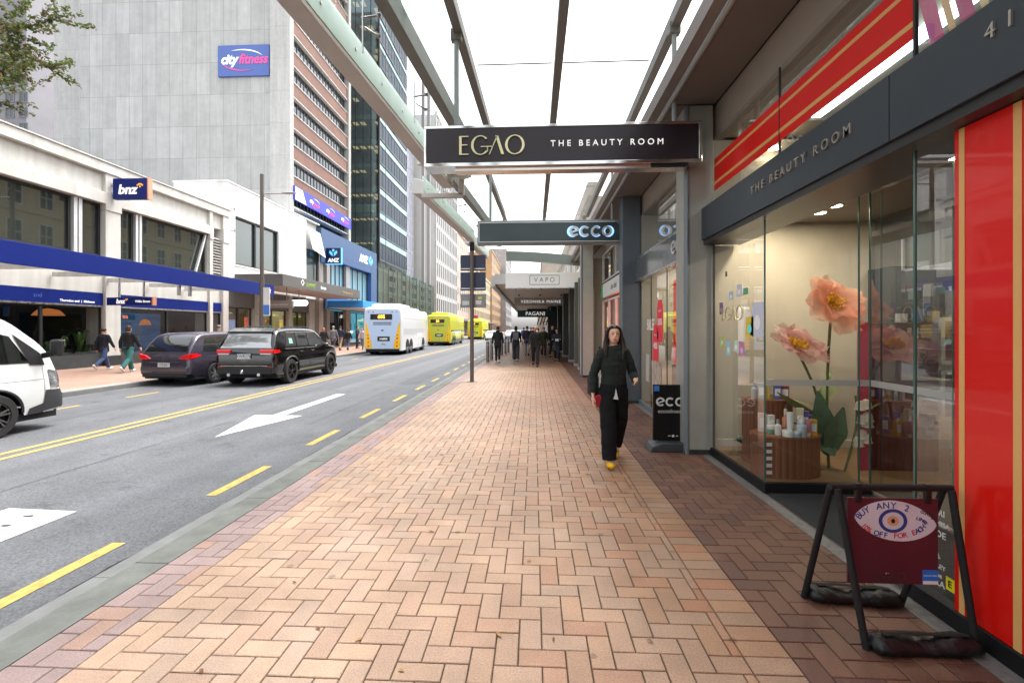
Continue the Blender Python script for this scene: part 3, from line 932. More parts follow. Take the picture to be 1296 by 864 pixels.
mb = MB(); mb.box(-18.4, -15.2, 39.8, 51, 3.5, 4.12); mb.obj('canopy', M('sky_blue_board', lin(60, 150, 230), .4, var=.04), ba, bev=.02)
mb = MB(); mb.box(-18.38, -15.22, 39.82, 50.98, 3.44, 3.498); mb.obj('soffit', WHITE, ba)
text('ANZ bank', .3, LW, ba, frame('E', (-15.198, 42.6, 3.8)), bold=.005)
text('ANZ', .42, LW, ab, frame('E', (FX - .398, 43.85, 2.8)), bold=.02)

# ---------------------------------------------------------------- concrete tower
tw = thing('concrete_tower', 'tall tower with a blank panelled concrete flank and banded brick front', 'building', (-20, 40, 0), world=True)
PANEL = BRICKMAT('concrete_panels', (.50, .505, .50), (.42, .425, .42), (.30, .305, .30), 1.17, 2.64, 'xz', .018, offset=0, var=.09, scale=1.1, streak=.10, rough=.8, bump=.25)
mb = MB(); mb.box(-38.4, -21.66, 36.7, 50, 0, 44); mb.obj('flank', PANEL, tw)
mb = MB(); mb.box(-21.655, -20.0, 36.35, 37.0, 0, 44); mb.box(-42.7, -38.41, 38.5, 50, 0, 44); mb.obj('corner_pier', BRICKMAT('pier_panels', (.50, .50, .49), (.47, .47, .46), (.36, .36, .355), 4, 2.64, 'xz', .015, offset=0, var=.08, streak=.12), tw)
mb = MB(); mb.box(-21.3, -19.9, 48.0, 48.6, 0, 44); mb.obj('end_pier', CONC, tw)
BRK = BRICKMAT('red_brick_band', (.215, .108, .082), (.18, .092, .072), (.19, .145, .12), .23, .08, 'yz', .008, var=.12, scale=.8)
mb = MB(); mb.box(-21.6, -20.75, 37.0, 48.0, 0, 44); mb.obj('core', M('dark_core', (.015, .015, .018), .8), tw)
for k in range(12):
    z = 11.8 + 2.6 * k          # base of each window band
    mb = MB(); mb.box(-20.7, -20.08, 37.02, 47.98, z + 1.36, z + 2.6); mb.obj('brick_band', BRK, tw)
    mb = MB(); mb.box(-20.7, -20.02, 37.01, 47.99, z + 1.30, z + 1.358); mb.box(-20.7, -20.02, 37.01, 47.99, z - .06, z - .002); mb.obj('sill', WHITE, tw)
    wins(tw, 'E', -20.45, [(37.02, 47.98, z, z + 1.3)], OFFGLASS, M('slim_frame', (.16, .16, .17), .5), .05, .10, mull=17)
sg = thing('wall_sign', 'lilac blue gym sign with white and pink lettering high on the concrete flank', 'sign', (-24, 36.6, 24), world=True)
mb = MB(); mb.box(-26.2, -21.85, 36.52, 36.7, 22.5, 25.05); mb.obj('board', M('lilac_board', lin(92, 118, 190, .85), .5), sg)
text('city', 1.12, LW, sg, frame('S', (-25.95, 36.515, 23.85)), bold=.04, shear=.25, align='LEFT', depth=.02, sx=.86)
PK = M('logo_pink', lin(235, 90, 165), .5)
text('fitness', 1.12, PK, sg, frame('S', (-24.42, 36.515, 23.85)), bold=.03, shear=.25, align='LEFT', depth=.02, sx=.86)
def swoosh(parent, org, s, m1, m2, face='S'):
    for m, a0, a1, dz in ((m1, 25, 120, .0), (m2, 190, 300, 0)):
        mb = MB()
        vs = []
        n = 22
        for i in range(n + 1):
            a = R(a0 + (a1 - a0) * i / n); wv = .10 * math.sin(PI * (i + .3) / (n + .6))
            for r_ in (1 - wv, 1):
                for z in (0, .02):
                    vs.append((1.75 * s * r_ * math.cos(a), .85 * s * r_ * math.sin(a) + dz, z))
        fs = []
        for i in range(n):
            b = i * 4
            fs += [(b, b + 4, b + 6, b + 2), (b + 1, b + 3, b + 7, b + 5), (b + 2, b + 6, b + 7, b + 3), (b, b + 1, b + 5, b + 4)]
        mb.add(vs, fs); mb.xf(frame(face, org)); mb.obj('swoosh', m, parent)
swoosh(sg, (-24.1, 36.515, 23.8), 1.05, LW, PK)
sg = thing('banner_sign', 'long violet blue gym banner across the tower brick front', 'sign', (-19.9, 42, 12.8), world=True)
mb = MB(); mb.box(-20.0, -19.88, 36.9, 48.6, 12.35, 13.5); mb.obj('board', M('violet_board', lin(50, 56, 190), .45), sg)
mb = MB(); mb.quad((-19.876, 37.0, 12.38), (-19.876, 38.9, 12.38), (-19.876, 38.2, 13.47), (-19.876, 37.0, 13.47)); mb.obj('white_corner', WHITE, sg)
for y in (40.2, 43.4, 46.8):
    text('city', .46, LW, sg, frame('E', (-19.875, y - .75, 12.98)), align='LEFT', bold=.02, shear=.2)
    text('fitness', .40, M('hot_pink', lin(240, 60, 140), .5), sg, frame('E', (-19.875, y + .05, 12.86)), align='LEFT', bold=.015, shear=.2)
    swoosh(sg, (-19.875, y + .35, 12.92), .5, LW, M('hot_pink'), 'E')

# distant grey office block and a dark roof at the far left
fb = thing('office_block', 'distant grey office block with small square windows behind the tree', 'building', (-75, 62, 0), world=True)
mb = MB(); mb.box(-95, -70.6, 60, 80, 0, 60); mb.obj('wall', M('mauve_concrete', (.26, .25, .27), .8, var=.1, scale=.3), fb)
for i in range(5):
    for k in range(7):
        x, z = -80.2 + i * 2.05 + (.35 if i > 2 else 0), 24.5 + k * 2.15
        wins(fb, 'S', 59.99, [(x, x + 1.35, z, z + 1.45)], OFFGLASS, M('mauve_frame', (.2, .2, .22), .6), .12, .06, mull=1)
rf = thing('plant_room', 'dark flat roofed plant room above the bank parapet at far left', 'building', (-30, 22, 8.8), world=True)
mb = MB(); mb.prism([(-40, 8.7), (-33.5, 8.7), (-33.5, 12.9), (-40, 14.2)], 'xz', 24, 30); mb.obj('wall', M('dark_roofing', (.035, .036, .04), .7, var=.2), rf)
mb = MB(); mb.box(-36.6, -36.3, 23.9, 23.99, 8.7, 13.6); mb.obj('rib', GREYMET, rf)

# ---------------------------------------------------------------- dark glass tower
t2 = thing('glass_tower', 'dark glass office tower with lit ceilings seen behind the brick banded tower', 'building', (-19, 58, 0), world=True)
TG = GLASS('tower_glass', (.42, .50, .50), .17, .8, (.75, .95, 1), 3)
mb = MB(); mb.box(-40, -19.0, 55.0, 67, 9, 48); mb.v = mb.v; 
skin = mb.obj('glass_skin', TG, t2)
mb = MB(); mb.box(-30, -22.0, 58.0, 66, 8, 48); mb.obj('core', M('dark_core2', (.10, .12, .13), .8, var=.5, scale=.5), t2)
for k in range(13):
    z = 9.4 + k * 3.0
    mb = MB(); mb.box(-39.9, -19.1, 55.1, 66.9, z, z + .55); mb.obj('floor_slab', M('slab_dark', (.16, .19, .19), .7), t2)
    for q in range(5):
        x = -23.6 + q * .95
        if random.random() < .75:
            mb = MB(); mb.box(x, x + .55, 55.8, 56.6, z - .1, z - .04); mb.obj('ceiling_lamp', M('office_lamp', (1, .8, .5), .5, emit=(1, .72, .35), es=.22), t2)
    for q in range(5):
        if random.random() < .7:
            mb = MB(); mb.box(-20.4, -19.9, 57 + q * 2, 58.1 + q * 2, z - .1, z - .04); mb.obj('ceiling_lamp', M('office_lamp'), t2)
    if k == 2:
        mb = MB(); mb.box(-39.95, -18.97, 54.97, 67.0, z + .5, z + 1.5); mb.obj('pale_band', GLASS('pale_glass', (.5, .68, .64), .25, .9, (.7, .95, .9)), t2)
for q in range(24):
    x = -40 + q * .95
    if x > -27:
        mb = MB(); mb.box(x - .03, x + .03, 54.93, 54.995, 9, 48); mb.obj('fin', DARKALU, t2)
for k in range(13):
    z = 9.4 + k * 3.0
    wins(t2, 'E', -18.99, [(55.15, 66.95, z + .75, z + 2.85)], M('street_side_glass', (.016, .03, .05), .3, spec=.08, var=.5, scale=.6), M('blue_grey_frame', (.06, .075, .09), .5), .08, .07, mull=9)
    mb = MB(); mb.box(-18.99, -18.9, 55.1, 67, z + .62, z + .70); mb.obj('ledge', M('pale_ledge', (.16, .18, .19), .6), t2)
mb = MB(); mb.box(-19.05, -18.9, 54.9, 55.05, 9, 48); mb.obj('corner_post', DARKALU, t2)

# ---------------------------------------------------------------- green glass podium
gp = thing('glass_podium', 'low green glass podium with steel posts next to the blue bank', 'building', (FX, 66, 0), world=True)
PG = GLASS('podium_glass', (.55, .72, .70), .36, .9, (.75, 1, .98), 2.5)
mb = MB(); mb.box(-26, FX, 53, 83, 3.4, 9.4); mb.obj('glass_skin', PG, gp)
mb = MB(); mb.box(-26, -20.2, 53.2, 82.8, 3.4, 9.3); mb.obj('inner_wall', M('podium_inside', (.20, .26, .25), .7, var=.6, scale=.5), gp)
for k in range(3):
    mb = MB(); mb.box(-25.9, FX - .1, 53.1, 82.9, 3.45 + 2.6 * k, 3.75 + 2.6 * k); mb.obj('floor_slab', M('slab_grey', (.22, .25, .25), .7), gp)
for k in range(16):
    y = 53.1 + k * 1.98
    mb = MB(); mb.box(FX + .005, FX + .07, y - .04, y + .04, 3.4, 9.6); mb.obj('post', GREYMET if k else DARKALU, gp)
mb = MB(); mb.box(FX - .3, FX + .15, 53, 83, 3.0, 3.395); mb.obj('fascia', DARKALU, gp)
mb = MB(); mb.box(FX + .2, FX + 1.2, 66, 72, 3.05, 4.3); mb.obj('green_sign', M('green_board', lin(60, 180, 120), .5, emit=lin(60, 180, 120), es=.2), gp)
wins(gp, 'E', FX - .4, [(53.5 + 4.2 * k, 57.2 + 4.2 * k, .1, 2.9) for k in range(7)], SHOPGLASS, DARKALU, .08, .1, mull=1, name='shop_window')
mb = MB(); mb.box(-24, -23.9, 53, 83, 0, 3); mb.box(-24, FX - .5, 52.9, 53, 0, 3); mb.obj('room', INTW, gp)
mb = MB(); mb.box(-19.0, -18.5, 76, 76.5, 9.4, 44); mb.box(-19.0, -18.5, 80, 80.5, 9.4, 44); mb.obj('tall_mast', M('mast_grey', (.35, .33, .33), .6), gp)

# ---------------------------------------------------------------- pale blocks further down the street
def block(name, label, y0, y1, x, h, wallm, cols, floors, z0, glass, frm, wf=.6, hf=.7, base=3.6, depth=14, side='E', mull=0):
    b = thing(name, label, 'building', (x, (y0 + y1) / 2, 0), world=True)
    sg = -1 if side == 'E' else 1
    mb = MB(); a, c_ = sorted((x + sg * depth, x)); mb.box(a, c_, y0, y1, 0, h)
    e0, e1 = sorted((x - sg * .25, x + sg * .2))
    mb.box(e0, e1, y0 - .1, y1 + .1, h, h + .6); mb.box(e0 + .05, e1 - .05, y0, y1, base - .3, base + .2)
    mb.obj('wall', wallm, b)
    fh = (h - z0 - .4) / floors; cw = (y1 - y0) / cols
    for f in range(floors):
        for k in range(cols):
            yc = y0 + cw * (k + .5); zc = z0 + fh * (f + .5)
            wins(b, side, x + (.002 if side == 'E' else -.002), [(yc - cw * wf / 2, yc + cw * wf / 2, zc - fh * hf / 2, zc + fh * hf / 2)], glass, frm, .1, .07, mull=mull)
    n = max(2, int((y1 - y0) / 6))
    for k in range(n):
        w_ = (y1 - y0) / n
        wins(b, side, x + (.002 if side == 'E' else -.002), [(y0 + w_ * k + .3, y0 + w_ * (k + 1) - .3, .2, base - .6)], M('far_shop_glass', (.06, .055, .05), .1, var=.7, scale=.6), frm, .12, .08, name='shop_window')
    return b
PALE = M('pale_mosaic', (.62, .60, .58), .7, var=.06, scale=.5)
gb = block('grid_building', 'tall pale office building with a tight grid of vertical fins', 85, 108, FX, 42, PALE, 12, 11, 4.5, OFFGLASS, M('grid_frame', (.42, .42, .44), .6), .72, .78)
for k in range(13):
    y = 85 + k * 23 / 12
    mb = MB(); mb.box(FX + .01, FX + .16, y - .13, y + .13, 4, 42); mb.obj('fin', PALE, gb)
block('glass_block', 'pale lilac glass block rising behind the dark glass tower', 72, 84, -22.5, 34, M('lilac_glass_wall', (.52, .54, .60), .25, var=.1, scale=.3, spec=.8), 5, 8, 9.6, M('lilac_pane', (.40, .42, .50), .08, spec=.9), M('lilac_frame', (.5, .5, .56), .5), .86, .9)
block('stone_building', 'pink stone building between the finned block and the ornate cream one', 108.2, 128, FX, 25, M('pink_stone', (.52, .40, .33), .75, var=.08, scale=.5), 6, 5, 5, OFFGLASS, WHITE, .4, .5)
block('ornate_building', 'long cream ornate building with many arched bays far along the street', 128.2, 190, FX + .2, 20, M('cream_stone', (.56, .45, .30), .75, var=.12, scale=.5), 16, 4, 4.6, M('far_pane', (.10, .10, .10), .2), M('cream_frame', (.60, .50, .36), .7), .5, .62)
block('brown_building', 'brown tall block closing the left side of the street', 190.5, 240, FX + .8, 34, M('ochre_stone', (.42, .27, .15), .75, var=.1, scale=.4), 9, 7, 4.6, M('far_pane'), M('ochre_frame', (.40, .28, .18), .7), .5, .55)
block('end_building', 'grey block beyond the brown one at the end of the street', 241, 300, FX + 3.5, 44, M('end_stone', (.34, .33, .33), .8, var=.1, scale=.3), 8, 9, 5, M('far_pane'), M('end_frame', (.3, .3, .3), .7), .6, .6)
vf = thing('verandah', 'grey verandah with a red sign along the distant cream building', 'awning', (-16, 140, 3.4), world=True)
mb = MB(); mb.box(-18.4, -14.6, 86, 126, 3.3, 3.75); mb.box(-18.4, -14.4, 128.5, 188, 3.3, 3.7); mb.obj('canopy', M('verandah_grey', (.22, .22, .22), .6), vf)
mb = MB(); mb.box(-15.6, -13.9, 112, 112.3, 3.4, 4.9); mb.obj('red_sign', M('red_sign_board', lin(190, 40, 70), .5), vf)
mb = MB(); mb.box(-15.5, -14.4, 122, 122.3, 2.1, 3.2); mb.obj('dark_sign', MATTE_BLACK, vf)
# block closing the view where the street bends
eb = block('closing_building', 'pale building across the street end where the road bends away', 300, 330, 1000, 10, PALE, 2, 1, 4, OFFGLASS, PALE) if False else None

# ---------------------------------------------------------------- street lamp
lp = thing('street_lamp', 'tall brown grey street lamp with one thin arm behind the black car', 'street lamp', (-12.6, 20.5, 0), world=True)
mb = MB(); mb.tube([(-12.6, 20.5, 0), (-12.6, 20.5, 3.9)], .105, 12); mb.tube([(-12.6, 20.5, 3.9), (-12.6, 20.5, 8.75)], .085, 12); mb.lathe([(.16, 0), (.16, .35), (.11, .4)], (-12.6, 20.5, 0), 12)
mb.obj('pole', M('bronze_pole', (.12, .105, .095), .45, .3), lp, smooth=True)
mb = MB(); mb.tube([(-12.68, 20.5, 7.85), (-11.6, 20.52, 7.86)], .035, 8); mb.obj('arm', STEEL, lp, smooth=True)
mb = MB(); mb.ell((-11.3, 20.52, 7.87), (.36, .11, .05), 14, 7); mb.obj('lamp_head', M('lamp_grey', (.35, .35, .35), .4), lp, smooth=True)
mb = MB(); mb.box(-12.45, -12.15, 20.36, 20.40, 2.2, 3.5); mb.obj('notice_plate', WHITE, lp)
mb = MB(); mb.box(-12.44, -12.16, 20.352, 20.358, 2.25, 2.7); mb.obj('notice_mark', M('notice_blue', lin(70, 120, 200), .5), lp)
# ================================================================ NEAR SIDE: BUILDING, SHOPS, CANOPY
SOF = M('brown_soffit', (.145, .122, .11), .65, var=.05, scale=1)
rb = thing('retail_building', 'cream office building over the shops with a brown panelled soffit', 'building', (2.4, 8, 0), world=True)
mb = MB(); mb.box(2.42, 20, -14, 20.2, 4.62, 5.5); mb.box(9.6, 20, -14, 64, 5.501, 17); mb.obj('wall', M('ochre_limestone', (.50, .42, .27), .8, var=.08, scale=1, streak=.06), rb)
mb = MB(); mb.box(9.4, 9.59, -14, 64, 16.2, 17.2); mb.box(9.45, 9.59, -14, 64, 8.2, 8.5); mb.box(9.45, 9.59, -14, 64, 12.4, 12.7); mb.obj('cornice', M('ochre_limestone'), rb)
for k in range(18):
    for f in range(3):
        y = 14 + 2.7 * k
        wins(rb, 'W', 9.59, [(y, y + 1.3, 5.6 + 3.7 * f, 7.9 + 3.7 * f)], OFFGLASS, WHITE, .09, .08, mull=1, hm=1)
mb = MB(); mb.box(1.75, 2.29, -4, 20, 4.45, 4.6); mb.obj('soffit', SOF, rb)
for y in (2.2, 5.9, 10, 15):
    mb = MB(); mb.box(1.755, 2.285, y - .006, y + .006, 4.444, 4.4495); mb.obj('soffit_joint', MATTE_BLACK, rb)
mb = MB(); mb.box(1.57, 1.69, -4, 20, 4.47, 4.66); mb.obj('edge_beam', M('brown_beam', (.20, .175, .16), .6, var=.06), rb)
mb = MB(); mb.tube([(1.72, -4, 4.455), (1.72, 20, 4.455)], .03, 10); mb.obj('edge_bead', M('pale_bead', (.32, .35, .35), .4, .2), rb, smooth=True)
mb = MB(); mb.box(2.325, 2.41, -4, 20, 4.02, 4.6); mb.obj('bulkhead', M('tan_bulkhead', (.27, .23, .195), .7, var=.06), rb)
mb = MB(); mb.box(2.292, 2.324, -4, 20, 4.47, 4.6); mb.obj('shadow_gap', MATTE_BLACK, rb)

mb = MB(); mb.box(-2.3, 2.29, -26, -2.1, 4.45, 4.6); mb.obj('added_rear_roof', SOF, rb)  # unseen roof added behind the camera to shade the near paving
mb = MB(); mb.box(2.3, 2.41, -26, -4.01, 0, 4.6); mb.obj('rear_wall', M('tan_bulkhead'), rb)
COLM = M('column_render', (.30, .30, .27), .6, var=.08, scale=3, streak=.06)
def column(label, x0, x1, y0, y1, m, h=4.45, edge=None):
    o = thing('column', label, 'column', ((x0 + x1) / 2, (y0 + y1) / 2, 0), world=True)
    mb = MB(); mb.box(x0, x1, y0, y1, 0, h); mb.obj('shaft', m, o, bev=.012)
    if edge:
        mb = MB(); mb.tube([(x0 + .02, y0 + .012, .0), (x0 + .02, y0 + .012, h)], .036, 8); mb.obj('edge_strip', edge, o, smooth=True)
    mb = MB(); mb.box(x0 - .012, x1 + .012, y0 - .012, y1 + .012, 0, .06); mb.obj('base', M('dark_base'), o)
column('grey column right of the black sandwich board with the shoe shop logo', 1.93, 2.285, 5.92, 6.3, COLM, edge=M('slate_trim', (.17, .20, .22), .4, .2))
column('slate blue column between the shoe shop and the glowing pink shop', 1.90, 2.285, 9.9, 10.28, M('slate_column', (.085, .105, .125), .5, var=.08))
column('pale beige column beneath the white illuminated sign', 1.56, 1.96, 15.2, 15.6, M('beige_column', (.46, .45, .39), .6, var=.06), edge=M('slate_trim'))

GOLD = M('champagne_gold', (.62, .55, .33), .28, .75)
GOLDP = M('gold_stripe', lin(205, 160, 98), .4, var=.04)
RED = M('vivid_red_vinyl', lin(205, 20, 12), .32, var=.06, scale=1.5, spec=.4, coat=.35)
SLATE = M('slate_fascia', (.028, .037, .047), .38, var=.06, scale=2, spec=.5)
CREAMW = M('shop_cream', (.50, .46, .37), .8, var=.04)
TAUPE = M('taupe_ceiling', (.30, .27, .24), .8)
DISPGL = GLASS('display_glass', (.93, .95, .94), .06, .9, power=2.7)
DOORGL = GLASS('door_glass', (.52, .56, .56), .24, .9, power=2.4)
LAMPM = M('downlight_glow', (1, .9, .7), .5, emit=(1, .86, .62), es=9)

def egao(parent, fr_, s, m, name='lettering', d=.012):
    """wide display capitals E G A O with thick and thin strokes; s = cap height"""
    mb = MB()
    W = .135
    def rect(x0, x1, y0, y1):
        mb.box(x0 * s, x1 * s, y0 * s, y1 * s, 0, d)
    def par(x0, y0, x1, y1, w):
        vs = [(x0 * s, y0 * s, z) for z in (0, d)] + [((x0 + w) * s, y0 * s, z) for z in (0, d)] + [((x1 + w) * s, y1 * s, z) for z in (0, d)] + [(x1 * s, y1 * s, z) for z in (0, d)]
        mb.add(vs, [(0, 2, 4, 6), (1, 7, 5, 3), (0, 1, 3, 2), (2, 3, 5, 4), (4, 5, 7, 6), (6, 7, 1, 0)])
    rect(.0, W, 0, 1); rect(W, .50, .945, 1); rect(W, .44, .50, .55); rect(W, .50, 0, .055)
    ring(mb, 1.14 * s, .5 * s, .50 * s, .52 * s, .135 * s, .05 * s, 42, 322, 30, depth=d)
    rect(1.16, 1.80, .40, .445); rect(1.50, 1.545, .16, .40)
    par(1.60, 0, 2.02, 1, .05); par(2.26, 0, 1.94, 1, .15); rect(2.262, 2.409, -.001, .0)
    mb.v = mb.v
    ring(mb, 2.98 * s, .5 * s, .52 * s, .52 * s, .135 * s, .045 * s, 0, 360, 36, depth=d)
    mb.xf(Matrix.Translation((-1.75 * s, -.5 * s, 0)))
    mb.xf(fr_)
    return mb.obj(name, m, parent)

# ---------------------------------------------------------------- beauty shop
eg = thing('beauty_shop', 'beauty shop front with a slate fascia, red striped panels and flower window', 'shop', (2.25, 4, 0), world=True)
mb = MB(); mb.box(2.12, 2.26, 2.834, 5.885, 2.72, 3.12); mb.box(2.12, 2.26, -1.0, 2.826, 2.72, 3.12); mb.obj('fascia', SLATE, eg, bev=.004)
mb = MB(); mb.box(2.14, 2.26, 2.826, 2.834, 2.73, 3.11); mb.box(2.145, 2.6, -1, 5.88, 2.66, 2.719); mb.obj('fascia_return', M('dark_return', (.02, .02, .022), .35, spec=.6), eg)
SIL = M('brushed_letter', (.5, .46, .40), .3, .8)
text('THE BEAUTY ROOM', .105, SIL, eg, frame('W', (2.119, 3.84, 2.935)), depth=.014, bold=.0005, space=1.62)
text('41', .105, SIL, eg, frame('W', (2.119, 2.17, 2.975)), depth=.012, space=1.7)
mb = MB(); mb.quad((2.275, 2.84, 3.12), (2.275, 5.88, 3.12), (2.275, 5.88, 4.02), (2.275, 2.84, 4.02)); mb.obj('upper_window', DISPGL, eg)
mb = MB(); mb.quad((2.275, -1, 3.12), (2.275, 2.82, 3.12), (2.275, 2.82, 4.02), (2.275, -1, 4.02)); mb.obj('upper_window', DISPGL, eg)
mb = MB(); mb.box(2.265, 2.285, 2.822, 2.838, 3.12, 4.02); mb.box(2.265, 2.285, 4.33, 4.338, 3.12, 4.02); mb.obj('mullion', DARKALU, eg)
# red band with two gold stripes behind the upper glass
for (z0, z1, m, x) in ((3.335, 3.735, M('red_film', lin(205, 22, 14), .38, spec=.35), 2.270), (3.63, 3.66, GOLDP, 2.2685), (3.41, 3.445, GOLDP, 2.2685)):
    mb = MB(); mb.box(x, x + .001, 2.84, 5.86, z0, z1); mb.obj('red_band' if z1 - z0 > .2 else 'gold_stripe', m, eg)
for k, (y, w_, c_) in enumerate(((2.74, .10, lin(205, 60, 120)), (2.62, .05, lin(225, 180, 120)), (2.55, .09, lin(190, 40, 110)), (2.44, .05, lin(230, 200, 150)), (2.34, .12, lin(215, 80, 130)), (2.2, .06, lin(225, 180, 120)), (2.08, .12, lin(200, 30, 60)))):
    mb = MB(); mb.quad((2.288, y, 3.22), (2.288, y - w_, 3.18), (2.288, y - w_ + .2, 4.0), (2.288, y + .2, 4.0)); mb.obj('pink_graphic', M('pink_graphic%d' % k, c_, .4, coat=.4), eg)
# red striped vinyl panel beside the door
mb = MB(); mb.box(2.25, 2.30, .2, 2.55, .10, 2.655); mb.obj('red_panel', RED, eg)
for (y0, y1) in ((2.492, 2.523), (2.212, 2.250), (1.80, 1.84), (1.4, 1.44)):
    mb = MB(); mb.box(2.2475, 2.2495, y0, y1, .10, 2.655); mb.obj('gold_stripe', GOLDP, eg)
mb = MB(); mb.box(2.235, 2.31, .2, 2.84, .0, .098); mb.obj('kick_plate', BLACK, eg, bev=.004)
# display window: street pane, return pane, door panes
GE = M('glass_edge', (.05, .12, .10), .15, spec=.8)
def glasspane(name, q):
    mb = MB(); mb.quad(*q); return mb.obj(name, DOORGL if name == 'door_pane' else DISPGL, eg)
glasspane('street_pane', ((2.255, 4.575, .10), (2.255, 5.885, .10), (2.255, 5.885, 2.70), (2.255, 4.575, 2.70)))
glasspane('return_pane', ((2.262, 4.57, .10), (3.14, 4.57, .10), (3.14, 4.57, 2.95), (2.262, 4.57, 2.95)))
glasspane('return_pane', ((3.15, 4.57, .10), (3.24, 4.57, .10), (3.24, 4.57, 2.95), (3.15, 4.57, 2.95)))
glasspane('door_pane', ((3.25, 3.70, .05), (3.25, 4.565, .05), (3.25, 4.565, 2.9), (3.25, 3.70, 2.9)))
glasspane('door_pane', ((3.25, 2.84, .05), (3.25, 3.69, .05), (3.25, 3.69, 2.9), (3.25, 2.84, 2.9)))
glasspane('side_pane', ((2.27, 2.555, .10), (2.27, 2.825, .10), (2.27, 2.825, 2.66), (2.27, 2.555, 2.66)))
for q in (((2.255, 4.57, .1), (2.255, 4.57, 2.70)), ((3.145, 4.57, .1), (3.145, 4.57, 2.95)), ((3.248, 4.57, .1), (3.248, 4.57, 2.95)), ((2.27, 2.828, .1), (2.27, 2.828, 2.66)), ((3.25, 3.695, .05), (3.25, 3.695, 2.9))):
    mb = MB(); mb.bar(q[0], q[1], .012, .012); mb.obj('glass_edge', GE, eg)
mb = MB(); mb.box(2.268, 3.24, 4.566, 4.5685, 1.045, 1.105); mb.obj('frosted_strip', M('frosted_strip', (.42, .41, .38), .6), eg)
mb = MB(); mb.box(3.2485, 3.2495, 2.85, 4.56, 1.045, 1.105); mb.obj('frosted_strip', M('frosted_strip'), eg)
mb = MB(); mb.box(2.235, 2.275, 4.53, 5.9, 0, .098); mb.box(2.276, 3.25, 4.545, 4.59, 0, .098); mb.obj('window_base', BLACK, eg, bev=.004)
mb = MB(); mb.box(2.265, 2.285, 5.87, 5.9, .1, 2.7); mb.obj('jamb', BLACK, eg)
mb = MB(); mb.box(2.252, 3.26, 2.6, 4.545, -.05, .004); mb.obj('door_mat', M('charcoal_mat', (.022, .023, .025), .95, var=.3, scale=60, bump=.4, bscale=200), eg)
mb = MB(); mb.box(2.240, 2.250, 2.83, 4.53, -.05, .008); mb.obj('threshold', CHROME, eg)
# interior
WOOD = M('display_wood', (.24, .15, .075), .5, var=.2, scale=5, stretch=(1, 8, 1))
mb = MB(); mb.box(2.28, 7, 4.595, 6.2, .0, .10); mb.obj('display_floor', WOOD, eg)
mb = MB(); mb.box(3.27, 7, -1, 4.59, -.05, .02); mb.obj('shop_floor', M('shop_floor', (.20, .18, .16), .3, var=.1), eg)
mb = MB(); mb.box(2.29, 8, 5.98, 6.1, .1, 4.02); mb.obj('party_wall', CREAMW, eg)
mb = MB(); mb.box(2.29, 7, 5.955, 5.979, .1, .19); mb.obj('skirting', M('skirting_cream', (.55, .52, .45), .5), eg)
mb = MB(); mb.box(7.0, 7.1, -1, 6.1, 0, 4.1); mb.box(2.3, 7, -1.1, -1, 0, 4.1); mb.obj('back_wall', CREAMW, eg)
mb = MB(); mb.box(2.31, 7, -1, 5.975, 2.955, 3.1); mb.obj('ceiling', TAUPE, eg)
mb = MB(); mb.box(2.42, 7, -1, 5.975, 4.06, 4.1); mb.obj('upper_ceiling', M('upper_ceiling', (.28, .25, .19), .8), eg)
mb = MB(); mb.box(3.13, 3.23, 2.9, 5.3, 3.98, 4.055); mb.obj('strip_light', M('strip_glow', (.9, .95, 1), .5, emit=(.8, .95, 1), es=1.6), eg)
for (x, y, z) in ((3.0, 5.84, 3.86), (3.0, 5.3, 4.06), (4.2, 4.6, 4.06)):
    mb = MB(); mb.lathe([(.07, -.012), (.075, 0)], (x, y, z), 16); mb.obj('upper_lamp', LAMPM, eg)
for (x, y, on) in ((3.3, 5.15, 1), (3.3, 4.42, 0), (3.3, 3.72, 1), (4.6, 4.4, 1), (2.75, 5.45, 1), (4.8, 2.6, 1)):
    mb = MB(); mb.lathe([(.075, -.012), (.085, 0)], (x, y, 2.954), 18); l = mb.obj('downlight', M('downlight_rim', (.55, .53, .5), .5), eg)
    if on:
        mb = MB(); mb.lathe([(.058, -.016), (.058, -.0125)], (x, y, 2.954), 18); mb.obj('lamp', LAMPM, l)
        arealight((x, y, 2.93), .12, 5, (1, .86, .66))
arealight((3.4, 4.2, 4.0), .5, 2.5, (.95, .97, 1))
# crimson fitting, shelf of goods; posters stand in for a door-glass reflection
mb = MB(); mb.prism([(3.545, 5.0), (4.25, 5.0), (4.25, 5.3), (3.75, 5.3)], 'xy', .1, 1.66); mb.obj('counter', M('wine_counter', (.075, .012, .018), .35, var=.1), eg)
mb = MB(); mb.prism([(3.42, 4.99), (3.54, 4.99), (3.74, 5.29), (3.62, 5.29)], 'xy', .1, 1.67); mb.obj('counter_side', M('crimson_side', (.30, .03, .06), .4), eg)
SLB = M('shelf_slate', (.03, .04, .05), .5)
mb = MB(); mb.box(4.22, 5.9, 5.6, 5.97, 1.68, 2.34); mb.obj('shelf_case', SLB, eg)
for k in range(9):
    mb = MB(); h = random.uniform(.08, .16); x = 4.25 + k * .18
    mb.box(x, x + .08, 5.5, 5.58, 1.675, 1.675 + h); mb.obj('shelf_product', M('shelfp%d' % k, random.choice([(.5, .5, .5), (.1, .2, .4), (.6, .5, .3), (.1, .3, .25)]), .4), eg)
for (z0, z1, c_) in ((1.22, 1.72, (.16, .02, .02)), (.62, 1.16, (.13, .025, .015))):
    mb = MB(); mb.box(4.32, 4.9, 5.05, 5.08, z0, z1); f_ = mb.obj('poster_frame', M('reflected_poster_white', (.55, .53, .5), .5), eg)
    mb = MB(); mb.box(4.36, 4.86, 5.044, 5.049, z0 + .05, z1 - .04); mb.obj('poster', M('reflected_poster_dark%d' % int(z0 * 10), c_, .35, var=.9, scale=5), f_)
